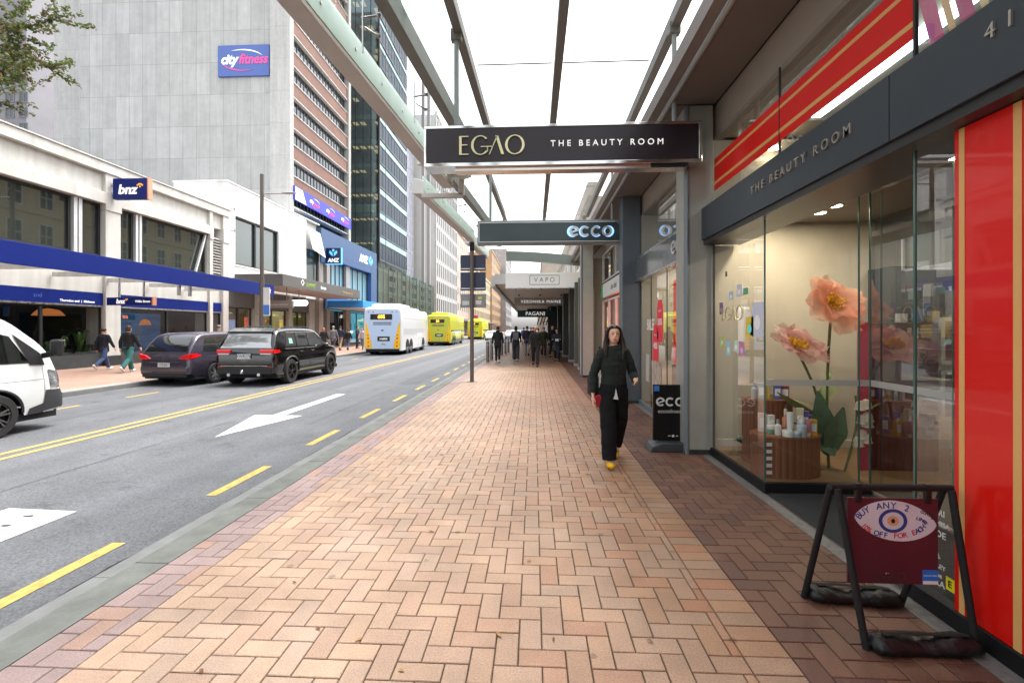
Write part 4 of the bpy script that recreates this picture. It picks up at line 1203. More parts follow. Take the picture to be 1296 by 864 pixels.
# gold shop name and stickers on the street pane
egao(eg, frame('W', (2.250, 5.30, 1.775)), .155, GOLD, d=.004)
stk = [(5.60, 1.84, .055, .13, (.16, .12, .28)), (5.33, 1.98, .06, .10, (.35, .5, .6)), (5.12, 2.02, .07, .14, (.55, .55, .6)), (4.97, 2.0, .06, .07, (.1, .35, .2)), (5.58, 1.45, .05, .13, (.5, .5, .1)), (5.40, 1.37, .06, .16, (.3, .55, .65)), (5.20, 1.41, .06, .14, (.45, .6, .5)), (5.06, 1.38, .07, .15, (.5, .2, .35)), (4.88, 1.62, .09, .22, (.65, .5, .05)), (4.72, 1.70, .13, .36, (.55, .57, .68)), (5.46, 2.24, .025, .06, (.03, .03, .03))]
for k, (y, z, w_, h, c_) in enumerate(stk):
    mb = MB(); a = random.uniform(-.12, .12)
    pts = [(-w_, -h / 2), (w_, -h / 2 + a * .1), (w_ * .9, h / 2), (-w_ * .85, h / 2 + a * .2)]
    mb.prism([(p[0] * math.cos(a) - p[1] * math.sin(a), p[0] * math.sin(a) + p[1] * math.cos(a)) for p in pts], 'xy', 0, .001)
    mb.xf(frame('W', (2.2535, y, z))); s_ = mb.obj('sticker', M('sticker%d' % k, c_, .5), eg)
    if k not in (3, 10):
        mb = MB(); mb.ell((0, -h * .1, .0014), (w_ * .5, h * .22, .0006), 10, 4); mb.xf(frame('W', (2.2535, y, z)))
        mb.obj('print', M('sticker_print%d' % k, tuple(min(.8, v * 1.6 + .08) for v in reversed(c_)), .5), s_)
# white lettering and yellow sticker low on the side pane
WD = M('white_decal', (.72, .72, .70), .5)
for k, (s_, z, sz) in enumerate((('NUTRI', .52, .042), ('WHAMISA', .46, .034), ('ETUDE', .40, .044), ('HUXLEY', .22, .030), ('kissme', .17, .034), ('POLA', .125, .042))):
    text(s_, sz * 1.15, WD, eg, frame('W', (2.268, 2.70 - .01 * (k % 2), z + .05)), depth=.001, bold=.0006)
mb = MB()
for a, b in (((-.04, 0), (.04, 0)), ((.04, 0), (0, .075)), ((0, .075), (-.04, 0)), ((-.012, .012), (.0, .04)), ((.0, .04), (.014, .014))):
    mb.bar((a[0], a[1], .001), (b[0], b[1], .001), .004, .001)
mb.xf(frame('W', (2.2685, 2.70, .315))); mb.obj('emblem', WD, eg)
mb = MB(); mb.box(2.267, 2.2685, 2.57, 2.622, .17, .24); s_ = mb.obj('yellow_sticker', M('yellow_sticker', (.75, .68, .02), .5), eg)
text('E', .05, BLACK, s_, frame('W', (2.2665, 2.597, .205)), depth=.0008, bold=.001)

# ---------------------------------------------------------------- window display
def flower(name, label, base, head, tilt, rad, npet, cols, leafs, stem_bend, seed):
    rnd = random.Random(seed)
    o = thing(name, label, 'flower', base, world=True)
    bx_, by_, bz_ = base; hx, hy, hz = head
    pts = []
    for i in range(13):
        t = i / 12
        pts.append((bx_ + (hx - bx_) * t + stem_bend[0] * math.sin(PI * t), by_ + (hy - by_) * t + stem_bend[1] * math.sin(PI * t), bz_ + (hz - bz_) * t))
    mb = MB(); mb.tube(pts, .014, 8); mb.obj('stem', M('flower_stem', (.10, .13, .05), .5, var=.2, scale=15), o, smooth=True)
    Rt = Matrix.Translation(head) @ Matrix.Rotation(tilt[1], 4, 'Z') @ Matrix.Rotation(tilt[0], 4, 'X')
    for k in range(npet):
        inner = k >= npet * .6
        a = 2 * PI * k / (npet * .6 if not inner else npet * .4) + rnd.uniform(-.15, .15) + (.4 if inner else 0)
        ln = rad * (rnd.uniform(.86, 1.08) if not inner else rnd.uniform(.6, .78)); wd = ln * rnd.uniform(.38, .50)
        lift = rnd.uniform(.0, .22) if not inner else rnd.uniform(.28, .5)
        ph = rnd.uniform(0, 6)
        def pet(u, v, a=a, ln=ln, wd=wd, lift=lift, ph=ph):
            s_ = (v - .5) * 2
            w_ = wd * (math.sin(PI * min(u * .82 + .06, .86)) ** .75)
            r = ln * u * (1 - .10 * s_ * s_) + ln * .05 * math.sin(6 * s_ + ph) * u
            t = s_ * w_
            z = ln * (lift * math.sin(u * 1.9) + .10 * s_ * s_ * u) + ln * .06 * math.sin(5 * s_ + ph) * u * u + ln * .04 * math.sin(9 * u + 2 * s_ + ph) * u
            return Rt @ Vector((r * math.cos(a) - t * math.sin(a), r * math.sin(a) + t * math.cos(a), z))
        mb = MB(); mb.grid(pet, 9, 9); mb.obj('petal', cols[k % len(cols)], o, smooth=True, ang=0)
    mb = MB()
    for q in range(46):
        a = rnd.uniform(0, 6.3); r = rad * .20 * math.sqrt(rnd.random()); tp = Rt @ Vector((r * 1.5 * math.cos(a), r * 1.5 * math.sin(a), rad * (.22 + rnd.uniform(-.02, .07))))
        mb.tube([Rt @ Vector((r * .6 * math.cos(a), r * .6 * math.sin(a), .01)), tp], .0035, 4); mb.ell(tp, (.010, .010, .012), 6, 4)
    mb.obj('stamens', M('stamen_yellow', lin(240, 185, 30), .6), o, smooth=True)
    for (t, ang, ln, wd, droop, m) in leafs:
        p = Vector(pts[int(t * 12)])
        def lf(u, v, p=p, ang=ang, ln=ln, wd=wd, droop=droop):
            s_ = (v - .5) * 2; w_ = wd * math.sin(PI * min(.97, u * .9 + .07)) * (1 + .08 * math.sin(u * 14))
            r = ln * u
            q = Vector((r * math.cos(ang) * .8 - s_ * w_ * math.sin(ang), r * math.sin(ang) * .6 + s_ * w_ * math.cos(ang) * .6, droop[0] * ln * u + droop[1] * ln * u * u - .18 * abs(s_) * w_ + s_ * w_ * droop[2]))
            return p + q
        mb = MB(); mb.grid(lf, 10, 6); mb.obj('leaf', m, o, smooth=True, ang=0)
    return o
def petalmat(name, c_, sheer=.30):
    m = M(name, c_, .6, var=.16, scale=14)
    nt = m.node_tree; p = nt.nodes['Principled BSDF']; out = nt.nodes['Material Output']
    tl = nt.nodes.new('ShaderNodeBsdfTranslucent'); tl.inputs[0].default_value = (*c_, 1)
    mx = nt.nodes.new('ShaderNodeMixShader'); mx.inputs[0].default_value = .45
    nt.links.new(p.outputs[0], mx.inputs[1]); nt.links.new(tl.outputs[0], mx.inputs[2]); ts = nt.nodes.new('ShaderNodeBsdfTransparent'); m2 = nt.nodes.new('ShaderNodeMixShader'); m2.inputs[0].default_value = sheer
    nt.links.new(mx.outputs[0], m2.inputs[1]); nt.links.new(ts.outputs[0], m2.inputs[2]); nt.links.new(m2.outputs[0], out.inputs[0])
    return m
ORA = [petalmat('petal_orange%d' % i, lin(*c_)) for i, c_ in enumerate(((234, 172, 142), (228, 158, 128), (238, 188, 162)))]
PNK = [petalmat('petal_pink%d' % i, lin(*c_)) for i, c_ in enumerate(((222, 172, 166), (214, 158, 154), (228, 188, 180)))]
LFA = M('leaf_dark', (.085, .16, .09), .5, var=.3, scale=8); LFB = M('leaf_olive', (.20, .25, .10), .5, var=.3, scale=8)
flower('giant_flower', 'giant orange paper poppy on the tallest stem in the flower window', (3.18, 5.08, .10), (3.16, 5.0, 1.85), (1.18, .12), .345, 14, ORA,
       [(.10, 3.9, .32, .13, (2.0, .2, .3), LFA), (.12, 4.9, .30, .12, (1.7, .1, -.3), LFA), (.38, 2.6, .5, .07, (.5, -.2, .1), LFB), (.45, 1.0, .32, .08, (1.2, -.3, .3), LFB)], (-.03, 0), 3)
flower('giant_flower', 'giant pink paper poppy lower beside the tall orange one', (3.12, 5.2, .10), (2.76, 4.95, 1.40), (.66, .35), .32, 12, PNK,
       [(.45, 3.3, .62, .10, (.45, .0, .2), LFB), (.33, 3.0, .55, .06, (.6, -.25, .2), LFA), (.30, 5.0, .25, .10, (-.3, -.4, .2), LFA), (.55, .6, .26, .08, (1.0, .3, .2), LFB)], (.14, 0), 8)
o = thing('giant_flower', 'drooping stem of white paper bell flowers right of the poppies', 'flower', (3.26, 4.95, .1), world=True)
pts = [(3.26 + .10 * math.sin(t * 2.6) + .06 * t * t, 4.95, .1 + .92 * t - .12 * t * t * t) for t in [i / 12 for i in range(13)]]
mb = MB(); mb.tube(pts, .012, 7); mb.obj('stem', M('flower_stem'), o, smooth=True)
BELL = petalmat('petal_white', (.62, .57, .50), .08)
for k, t in enumerate((5, 6, 7, 8, 9, 10, 11, 12)):
    p = Vector(pts[t]) + Vector((.075 if k % 2 else .02 + .012 * (k % 3), -.03 - .02 * (k % 2), -.05 - .03 * (k % 3)))
    mb = MB(); n = 12; vs = []
    prof = [(.006, .05), (.03, .04), (.045, .01), (.044, -.02), (.058, -.045)]
    for r, z in prof:
        for q in range(n):
            a = 2 * PI * q / n; rr = r * (1 + (.12 * math.cos(3 * a) if r > .05 else 0))
            vs.append((p.x + rr * math.cos(a), p.y + rr * math.sin(a), p.z + z))
    mb.add(vs, [(i * n + q, i * n + (q + 1) % n, (i + 1) * n + (q + 1) % n, (i + 1) * n + q) for i in range(len(prof) - 1) for q in range(n)])
    mb.obj('bell', BELL, o, smooth=True)
o = thing('potted_plant', 'low broad leaved plant with a red bud at the far corner of the flower window', 'plant', (2.62, 5.6, .1), world=True)
for k in range(9):
    a = k * .7; ln = random.uniform(.25, .4)
    def lf(u, v, a=a, ln=ln):
        s_ = (v - .5) * 2; w_ = .07 * math.sin(PI * min(.97, u * .9 + .08))
        r = ln * u * .8
        return (2.62 + r * math.cos(a) - s_ * w_ * math.sin(a), 5.6 + r * math.sin(a) * .6 + s_ * w_ * math.cos(a), .1 + ln * (1.1 * u - .55 * u * u))
    mb = MB(); mb.grid(lf, 8, 4); mb.obj('leaf', LFA, o, smooth=True, ang=0)
mb = MB(); mb.tube([(2.62, 5.6, .1), (2.56, 5.58, .48)], .008, 6); mb.ell((2.56, 5.58, .52), (.04, .04, .06)); mb.obj('bud', M('bud_red', (.20, .04, .03), .6), o, smooth=True)

PLW = M('plinth_wood', (.20, .075, .035), .45, var=.15, scale=6, stretch=(1, 1, .2))
def fluted(name, label, cx, cy, r, z0, z1):
    o = thing(name, label, 'plinth', (cx, cy, z0), world=True)
    n = 96; vs, fs = [], []
    for z in (z0, z1 - .02):
        for k in range(n):
            a = 2 * PI * k / n; q = r * (1 - .018 * (1 + math.cos(a * 32)))
            vs.append((cx + q * math.cos(a), cy + q * .62 * math.sin(a), z))
    fs = [(k, (k + 1) % n, n + (k + 1) % n, n + k) for k in range(n)]
    mb = MB(); mb.add(vs, fs); mb.obj('drum', PLW, o)
    mb = MB(); mb.prism([(cx + r * 1.02 * math.cos(2 * PI * k / 48), cy + r * .65 * math.sin(2 * PI * k / 48)) for k in range(48)], 'xy', z1 - .02, z1); mb.obj('top', M('plinth_top', (.26, .10, .05), .4, var=.1), o)
fluted('plinth', 'oval fluted reddish wood plinth covered with skincare bottles', 2.60, 4.86, .34, .1, .52)
fluted('plinth', 'taller back wood plinth holding boxes behind the oval one', 2.62, 5.26, .27, .1, .82)
# boxes and bottles on the plinths
def prod(kind, x, y, z, w, h, c_, label, cap=(.8, .8, .8)):
    w, h = w * 1.22, h * 1.22
    o = thing(kind, label, {'bottle': 'bottle', 'carton': 'box', 'jar': 'jar', 'tube': 'tube', 'pump_bottle': 'bottle'}[kind], (x, y, z), random.uniform(-.5, .5))
    m = M('prod_' + '_'.join('%d' % (v * 99) for v in c_), c_, .35); cm = M('cap_' + '_'.join('%d' % (v * 99) for v in cap), cap, .35)
    mb = MB(); mc = MB()
    if kind == 'carton':
        mb.box(-w / 2, w / 2, -w * .35, w * .35, 0, h); mb.obj('pack', m, o, bev=.002)
        mc.box(-w * .38, w * .38, -w * .352, -w * .351, h * .25, h * .75); mc.obj('print', cm, o)
    elif kind == 'jar':
        mb.lathe([(w * .46, 0), (w * .5, .004), (w * .5, h * .6)], n=16); mb.obj('body', m, o, smooth=True)
        mc.lathe([(w * .52, h * .6), (w * .52, h)], n=16); mc.obj('lid', cm, o, smooth=True)
    elif kind == 'tube':
        mb.lathe([(w * .35, h * .22), (w * .5, h * .3), (w * .52, h)], n=14); mb.obj('body', m, o, smooth=True)
        mc.lathe([(w * .36, 0), (w * .36, h * .22)], n=14); mc.obj('cap', cm, o, smooth=True)
    else:
        mb.lathe([(w * .46, 0), (w * .5, .006), (w * .5, h * .62), (w * .2, h * .72), (w * .18, h * .78)], n=14); mb.obj('body', m, o, smooth=True)
        mc.lathe([(w * .24, h * .76), (w * .24, h)], n=12)
        if kind == 'pump_bottle': mc.box(-w * .55, w * .1, -.008, .008, h, h + .018)
        mc.obj('cap', cm, o, smooth=True)
z = .52
for a in (
    ('carton', 2.72, 4.80, z, .05, .22, (.55, .48, .30), 'tall slim beige carton at the middle of the oval plinth'),
    ('carton', 2.80, 4.84, z, .045, .19, (.14, .10, .40), 'slim violet carton right of the beige one on the oval plinth'),
    ('carton', 2.84, 4.78, z, .05, .13, (.65, .38, .03), 'orange yellow carton at the right edge of the oval plinth'),
    ('carton', 2.87, 4.90, z, .05, .15, (.08, .10, .28), 'navy carton at the right end of the oval plinth'),
    ('tube', 2.60, 4.76, z, .05, .19, (.70, .72, .70), 'white upright cosmetic tube with mint cap on the oval plinth', (.2, .5, .45)),
    ('pump_bottle', 2.68, 4.70, z, .075, .15, (.45, .52, .55), 'pale blue pump bottle at the front of the oval plinth'),
    ('jar', 2.55, 4.70, z, .09, .05, (.72, .70, .64), 'low white cream jar at the front of the oval plinth'),
    ('bottle', 2.48, 4.76, z, .05, .13, (.68, .66, .60), 'small white bottle with grey cap on the oval plinth', (.3, .3, .3)),
    ('jar', 2.44, 4.82, z, .06, .07, (.15, .35, .25), 'green glass jar at the left of the oval plinth', (.7, .7, .65)),
    ('carton', 2.40, 4.92, z, .06, .16, (.70, .55, .48), 'peach carton at the far left of the oval plinth'),
    ('bottle', 2.62, 4.88, z, .055, .20, (.55, .20, .12), 'rust red bottle behind the tube on the oval plinth', (.6, .55, .4)),
    ('carton', 2.47, 4.88, z, .05, .15, (.62, .60, .55), 'ivory carton beside the peach one on the oval plinth'),
    ('tube', 2.76, 4.73, z, .045, .13, (.60, .25, .30), 'rose pink upright tube at the front right of the oval plinth', (.7, .68, .62)),
    ('bottle', 2.66, 4.93, z, .05, .23, (.40, .30, .16), 'tall amber bottle behind the beige carton on the oval plinth', (.05, .05, .05)),
    ('jar', 2.62, 4.68, z, .06, .05, (.30, .45, .62), 'small sky blue jar at the front edge of the oval plinth', (.75, .75, .72)),
    ('carton', 2.54, 5.22, .82, .06, .14, (.15, .45, .60), 'turquoise carton on top of the back plinth'),
    ('carton', 2.62, 5.20, .82, .05, .18, (.60, .40, .08), 'amber carton on top of the back plinth'),
    ('carton', 2.70, 5.20, .82, .06, .13, (.10, .16, .42), 'blue carton on top of the back plinth'),
    ('carton', 2.79, 5.22, .82, .07, .12, (.24, .06, .06), 'dark red carton on top of the back plinth'),
    ('bottle', 2.46, 5.22, .82, .05, .15, (.66, .64, .58), 'white bottle at the left end of the back plinth', (.5, .5, .5)),
): prod(*a)
o = thing('stacked_carton', 'tall reddish brown box with white lettering on the floor beside the oval plinth', 'box', (2.36, 4.78, .1), world=True)
mb = MB(); mb.box(2.31, 2.43, 4.70, 4.84, .1, .50); mb.obj('pack', M('brown_box', (.22, .08, .045), .5, var=.1), o, bev=.003)
for k in range(5):
    mb = MB(); mb.box(2.335, 2.405, 4.697, 4.699, .14 + k * .07, .175 + k * .07); mb.obj('print', WD, o)

# ---------------------------------------------------------------- shoe shop
sh = thing('shoe_shop', 'shoe shop front with sale lettering and a red curtain behind the glass', 'shop', (2.25, 8, 0), world=True)
mb = MB(); mb.box(2.30, 7, 6.12, 6.2, 0, 4.02); mb.box(2.30, 7, 9.85, 9.95, 0, 4.02); mb.box(6.9, 7, 6.2, 9.85, 0, 4.02); mb.obj('side_wall', CREAMW, sh)
mb = MB(); mb.box(2.30, 6.9, 6.2, 9.85, 2.95, 3.05); mb.obj('ceiling', TAUPE, sh)
mb = MB(); mb.box(2.42, 6.9, 6.2, 9.85, 4.02, 4.06); mb.obj('upper_ceiling', M('upper_ceiling'), sh)
mb = MB(); mb.box(2.27, 6.9, 6.2, 9.85, -.02, .06); mb.obj('shop_floor', WOOD, sh)
mb = MB(); mb.quad((2.27, 6.3, .08), (2.27, 9.9, .08), (2.27, 9.9, 2.62), (2.27, 6.3, 2.62)); mb.obj('shop_window', DISPGL, sh)
mb = MB(); mb.quad((2.275, 6.3, 3.1), (2.275, 9.9, 3.1), (2.275, 9.9, 4.02), (2.275, 6.3, 4.02)); mb.obj('upper_window', DISPGL, sh)
mb = MB(); mb.box(2.24, 2.30, 6.3, 9.9, 0, .08); mb.obj('window_base', M('slate_trim'), sh)
for y in (7.9, 8.95):
    mb = MB(); mb.box(2.262, 2.278, y - .006, y + .006, .08, 2.62); mb.obj('mullion', DARKALU, sh)
mb = MB(); mb.box(2.17, 2.30, 6.3, 9.9, 2.64, 3.06); mb.obj('fascia', M('grey_glass_fascia', (.10, .115, .12), .12, spec=.7, var=.1), sh)
mb = MB(); mb.box(2.165, 2.31, 6.3, 9.9, 3.06, 3.095); mb.box(2.165, 2.31, 6.3, 9.9, 2.605, 2.64); mb.obj('fascia_trim', STEEL, sh)
def ecco(parent, fr_, s, m, d=.02, name='lettering'):
    """rounded lower-case word e c c o; s = letter height"""
    mb = MB()
    x = 0
    for ch in 'ecco':
        cx = (x + .5) * s
        if ch == 'o': ring(mb, cx, .5 * s, .5 * s, .5 * s, .2 * s, .2 * s, 0, 360, 28, depth=d)
        elif ch == 'c': ring(mb, cx, .5 * s, .5 * s, .5 * s, .2 * s, .2 * s, 45, 315, 24, depth=d)
        else:
            ring(mb, cx, .5 * s, .5 * s, .5 * s, .2 * s, .2 * s, 18, 318, 26, depth=d)
            mb.bar((cx - .30 * s, .36 * s, d / 2), (cx + .44 * s, .62 * s, d / 2), .15 * s, d * .98)
        x += 1.06
    mb.xf(Matrix.Translation((-2.1 * s, -.5 * s, 0))); mb.xf(fr_)
    return mb.obj(name, m, parent)
ecco(sh, frame('W', (2.168, 6.83, 2.86)), .21, M('letter_silver', (.6, .6, .6), .3, .5))
mb = MB()
n = 40
vs = [(2.62 + .05 * math.sin(k * 1.3) + .02 * math.sin(k * .6), 7.6 + 1.0 * k / n + .02 * math.sin(k * 2.1), z) for k in range(n + 1) for z in (.08, 2.5)]
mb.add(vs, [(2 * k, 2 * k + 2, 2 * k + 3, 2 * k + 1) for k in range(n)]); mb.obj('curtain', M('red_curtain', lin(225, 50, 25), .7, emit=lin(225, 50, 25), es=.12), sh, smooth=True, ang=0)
mb = MB(); mb.box(2.5, 3.2, 7.4, 8.4, .06, .95); mb.obj('display_table', MATTE_BLACK, sh)
mb = MB(); mb.box(3.6, 6, 9.6, 9.84, .06, 2.2); mb.obj('shelf_wall', M('shelf_slate'), sh)
text('SALE', .30, WD, sh, frame('W', (2.262, 9.0, 1.67)), depth=.002, bold=.006, sx=.8)
for (y, z, s_) in ((8.32, 1.72, '50%'), (8.62, 1.28, '40%')):
    mb = MB(); mb.prism([(-.13, -.36), (.13, -.36), (.19, -.26), (.19, .26), (.10, .40), (-.10, .40), (-.19, .26), (-.19, -.26)], 'xy', 0, .002)
    mb.xf(frame('W', (2.2645, y, z))); g_ = mb.obj('sale_tag', M('tag_red', lin(225, 40, 60), .5), sh)
    text(s_, .16, WD, g_, frame('W', (2.262, y, z)), depth=.002, bold=.004)
    text('UP TO', .06, WD, g_, frame('W', (2.262, y, z + .2)), depth=.002)
mb = MB(); mb.box(2.262, 2.264, 8.25, 8.9, .35, 1.0); mb.obj('window_print', M('shell_print', (.42, .34, .28), .6, var=.4, scale=8), sh)
mb = MB(); mb.box(2.262, 2.264, 9.1, 9.35, .55, 1.1); mb.obj('notice', M('notice_grey', (.45, .45, .42), .6), sh)
for k in range(5):
    mb = MB(); mb.lathe([(.035, 0), (.03, .06)], (2.9 + k * .22, 9.3 - k * .12, 2.84), 10); mb.obj('spot_lamp', LAMPM, sh)
for (x, y) in ((3.2, 9.2), (3.2, 7.6), (4.5, 8.4)):
    arealight((x, y, 2.9), .15, 5, (1, .86, .66))
mb = MB(); mb.box(3.2, 3.3, 6.4, 8.3, 3.9, 3.97); mb.obj('strip_light', M('strip_glow'), sh)
mb = MB(); mb.box(2.9, 3.2, 8.9, 9.3, 4.0, 4.018); mb.obj('vent', M('vent_grey', (.2, .18, .15), .6), sh)
arealight((3.6, 8.0, 3.95), .4, 5, (.95, .97, 1))

# ---------------------------------------------------------------- shops further along
s3 = thing('corner_shop', 'shop with a pink glow and a white and green sign band past the slate column', 'shop', (2.25, 12.5, 0), world=True)
mb = MB(); mb.box(2.30, 7, 10.2, 10.26, 0, 4.02); mb.box(2.30, 7, 15.1, 15.2, 0, 4.02); mb.box(6.9, 7, 10.26, 15.1, 0, 4.02); mb.box(2.3, 6.9, 10.26, 15.1, 2.9, 3.0); mb.obj('side_wall', M('salmon_wall', (.5, .36, .30), .7), s3)
mb = MB(); mb.box(2.28, 6.9, 10.26, 15.1, -.02, .06); mb.obj('shop_floor', INTF, s3)
wins(s3, 'W', 2.29, [(10.3, 11.5, .1, 2.5), (11.5, 12.7, .1, 2.5), (12.7, 13.9, .1, 2.5), (13.9, 15.1, .1, 2.5)], SHOPGLASS, ALU, .05, .05, name='shop_window')
wins(s3, 'W', 2.29, [(10.3, 12.7, 3.1, 4.0), (12.7, 15.1, 3.1, 4.0)], TINTGLASS, ALU, .04, .05)
mb = MB(); mb.box(2.18, 2.30, 10.3, 14.6, 2.58, 3.0); mb.obj('sign_band', M('sign_band_white', (.62, .64, .62), .5), s3)
mb = MB(); mb.box(2.178, 2.30, 14.6, 15.0, 2.58, 3.0); mb.obj('sign_end', M('sign_green', lin(30, 150, 80), .5), s3)
text('skin clinic', .24, M('grey_letter', (.25, .27, .27), .5), s3, frame('W', (2.178, 12.6, 2.79)), depth=.004)
mb = MB(); mb.box(3.0, 3.1, 11.2, 12.6, .8, 2.3); mb.obj('glow_screen', M('pink_glow', (1, .3, .2), .5, emit=(1, .22, .12), es=2.2), s3)
arealight((3.4, 12.5, 2.8), .3, 9, (1, .6, .5))
s4 = thing('wood_shop', 'shop with honey coloured shelving right behind the pale beige column', 'shop', (2.1, 17.5, 0), world=True)
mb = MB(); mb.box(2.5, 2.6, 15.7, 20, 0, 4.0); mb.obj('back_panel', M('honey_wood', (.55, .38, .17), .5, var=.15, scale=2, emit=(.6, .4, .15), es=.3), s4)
for z in (.5, 1.1, 1.7, 2.3):
    mb = MB(); mb.box(2.2, 2.5, 15.9, 17.6, z, z + .05); mb.obj('shelf', M('pale_shelf', (.62, .55, .42), .5), s4)
for y in (15.8, 16.7, 17.6):
    mb = MB(); mb.box(2.05, 2.5, y - .03, y + .03, .1, 3.2); mb.obj('upright', M('beige_column'), s4)
mb = MB(); mb.box(2.0, 2.5, 15.7, 17.7, 0, .15); mb.box(2.0, 2.5, 15.7, 17.7, 3.0, 4.0); mb.obj('surround', M('beige_column'), s4)
mb = MB(); mb.quad((2.1, 15.75, .15), (2.1, 17.65, .15), (2.1, 17.65, 3.0), (2.1, 15.75, 3.0)); mb.obj('shop_window', SHOPGLASS, s4)
for k, (x0, x1, y0, y1, c_) in enumerate(((1.75, 2.3, 17.8, 18.3, (.085, .09, .085)), (1.75, 2.3, 19.6, 20.1, (.085, .09, .085)), (1.7, 2.3, 22, 22.6, (.07, .075, .07)), (1.65, 2.3, 26, 26.6, (.07, .075, .07)), (1.6, 2.3, 31, 31.8, (.02, .02, .022)), (1.2, 2.3, 40.3, 41.0, (.018, .018, .02)))):
    o = thing('column', ['dark grey pier just past the honey shelving', 'second dark grey pier past the honey shelving', 'dark grey pier under the beige hanging sign', 'charcoal pier behind the pair of walkers', 'black pier far along the shop line', 'black slab pier beside the dark hanging sign at the end'][k], 'column', ((x0 + x1) / 2, y0, 0), world=True)
    mb = MB(); mb.box(x0, x1, y0, y1, 0, 3.6); mb.obj('shaft', M('dark_pier%d' % k, c_, .5, var=.1), o, bev=.01)
    mb = MB(); mb.box(x0 - .02, x1, y0 - .02, y1 + .02, 0, .12); mb.obj('base', CONC, o)
block('arcade_building', 'long grey commercial building continuing the shop line on the near side', 20.4, 118, 2.62, 7.5, M('grey_render', (.40, .39, .37), .8, var=.1, scale=.4), 22, 1, 4.4, OFFGLASS, WHITE, .5, .6, side='W')
block('far_near_building', 'tall tan building at the far end of the near side', 118.4, 300, 2.2, 20, M('tan_render', (.42, .36, .30), .8, var=.1, scale=.4), 16, 5, 5, M('far_pane'), WHITE, .5, .6, side='W')

# far canopy: solid beige soffit
fc = thing('solid_canopy', 'low solid canopy with a beige ceiling beyond the white illuminated sign', 'canopy', (0, 40, 3.5), world=True)
mb = MB(); mb.box(-1.75, 2.5, 20.5, 62, 3.62, 3.72); mb.obj('soffit', M('beige_soffit', (.76, .67, .58), .7), fc)
mb = MB(); mb.box(-1.95, -1.752, 20.5, 62, 3.5, 4.0); mb.box(-1.75, 2.5, 20.3, 20.49, 3.6, 4.05); mb.obj('fascia', M('pale_fascia', (.5, .5, .48), .5), fc)
for y in (22.5, 27, 33):
    for x in (-.9, .35, 1.6):
        mb = MB(); mb.box(x - .04, x + .04, y - .3, y + .3, 3.56, 3.615); mb.obj('light_fitting', MATTE_BLACK, fc)

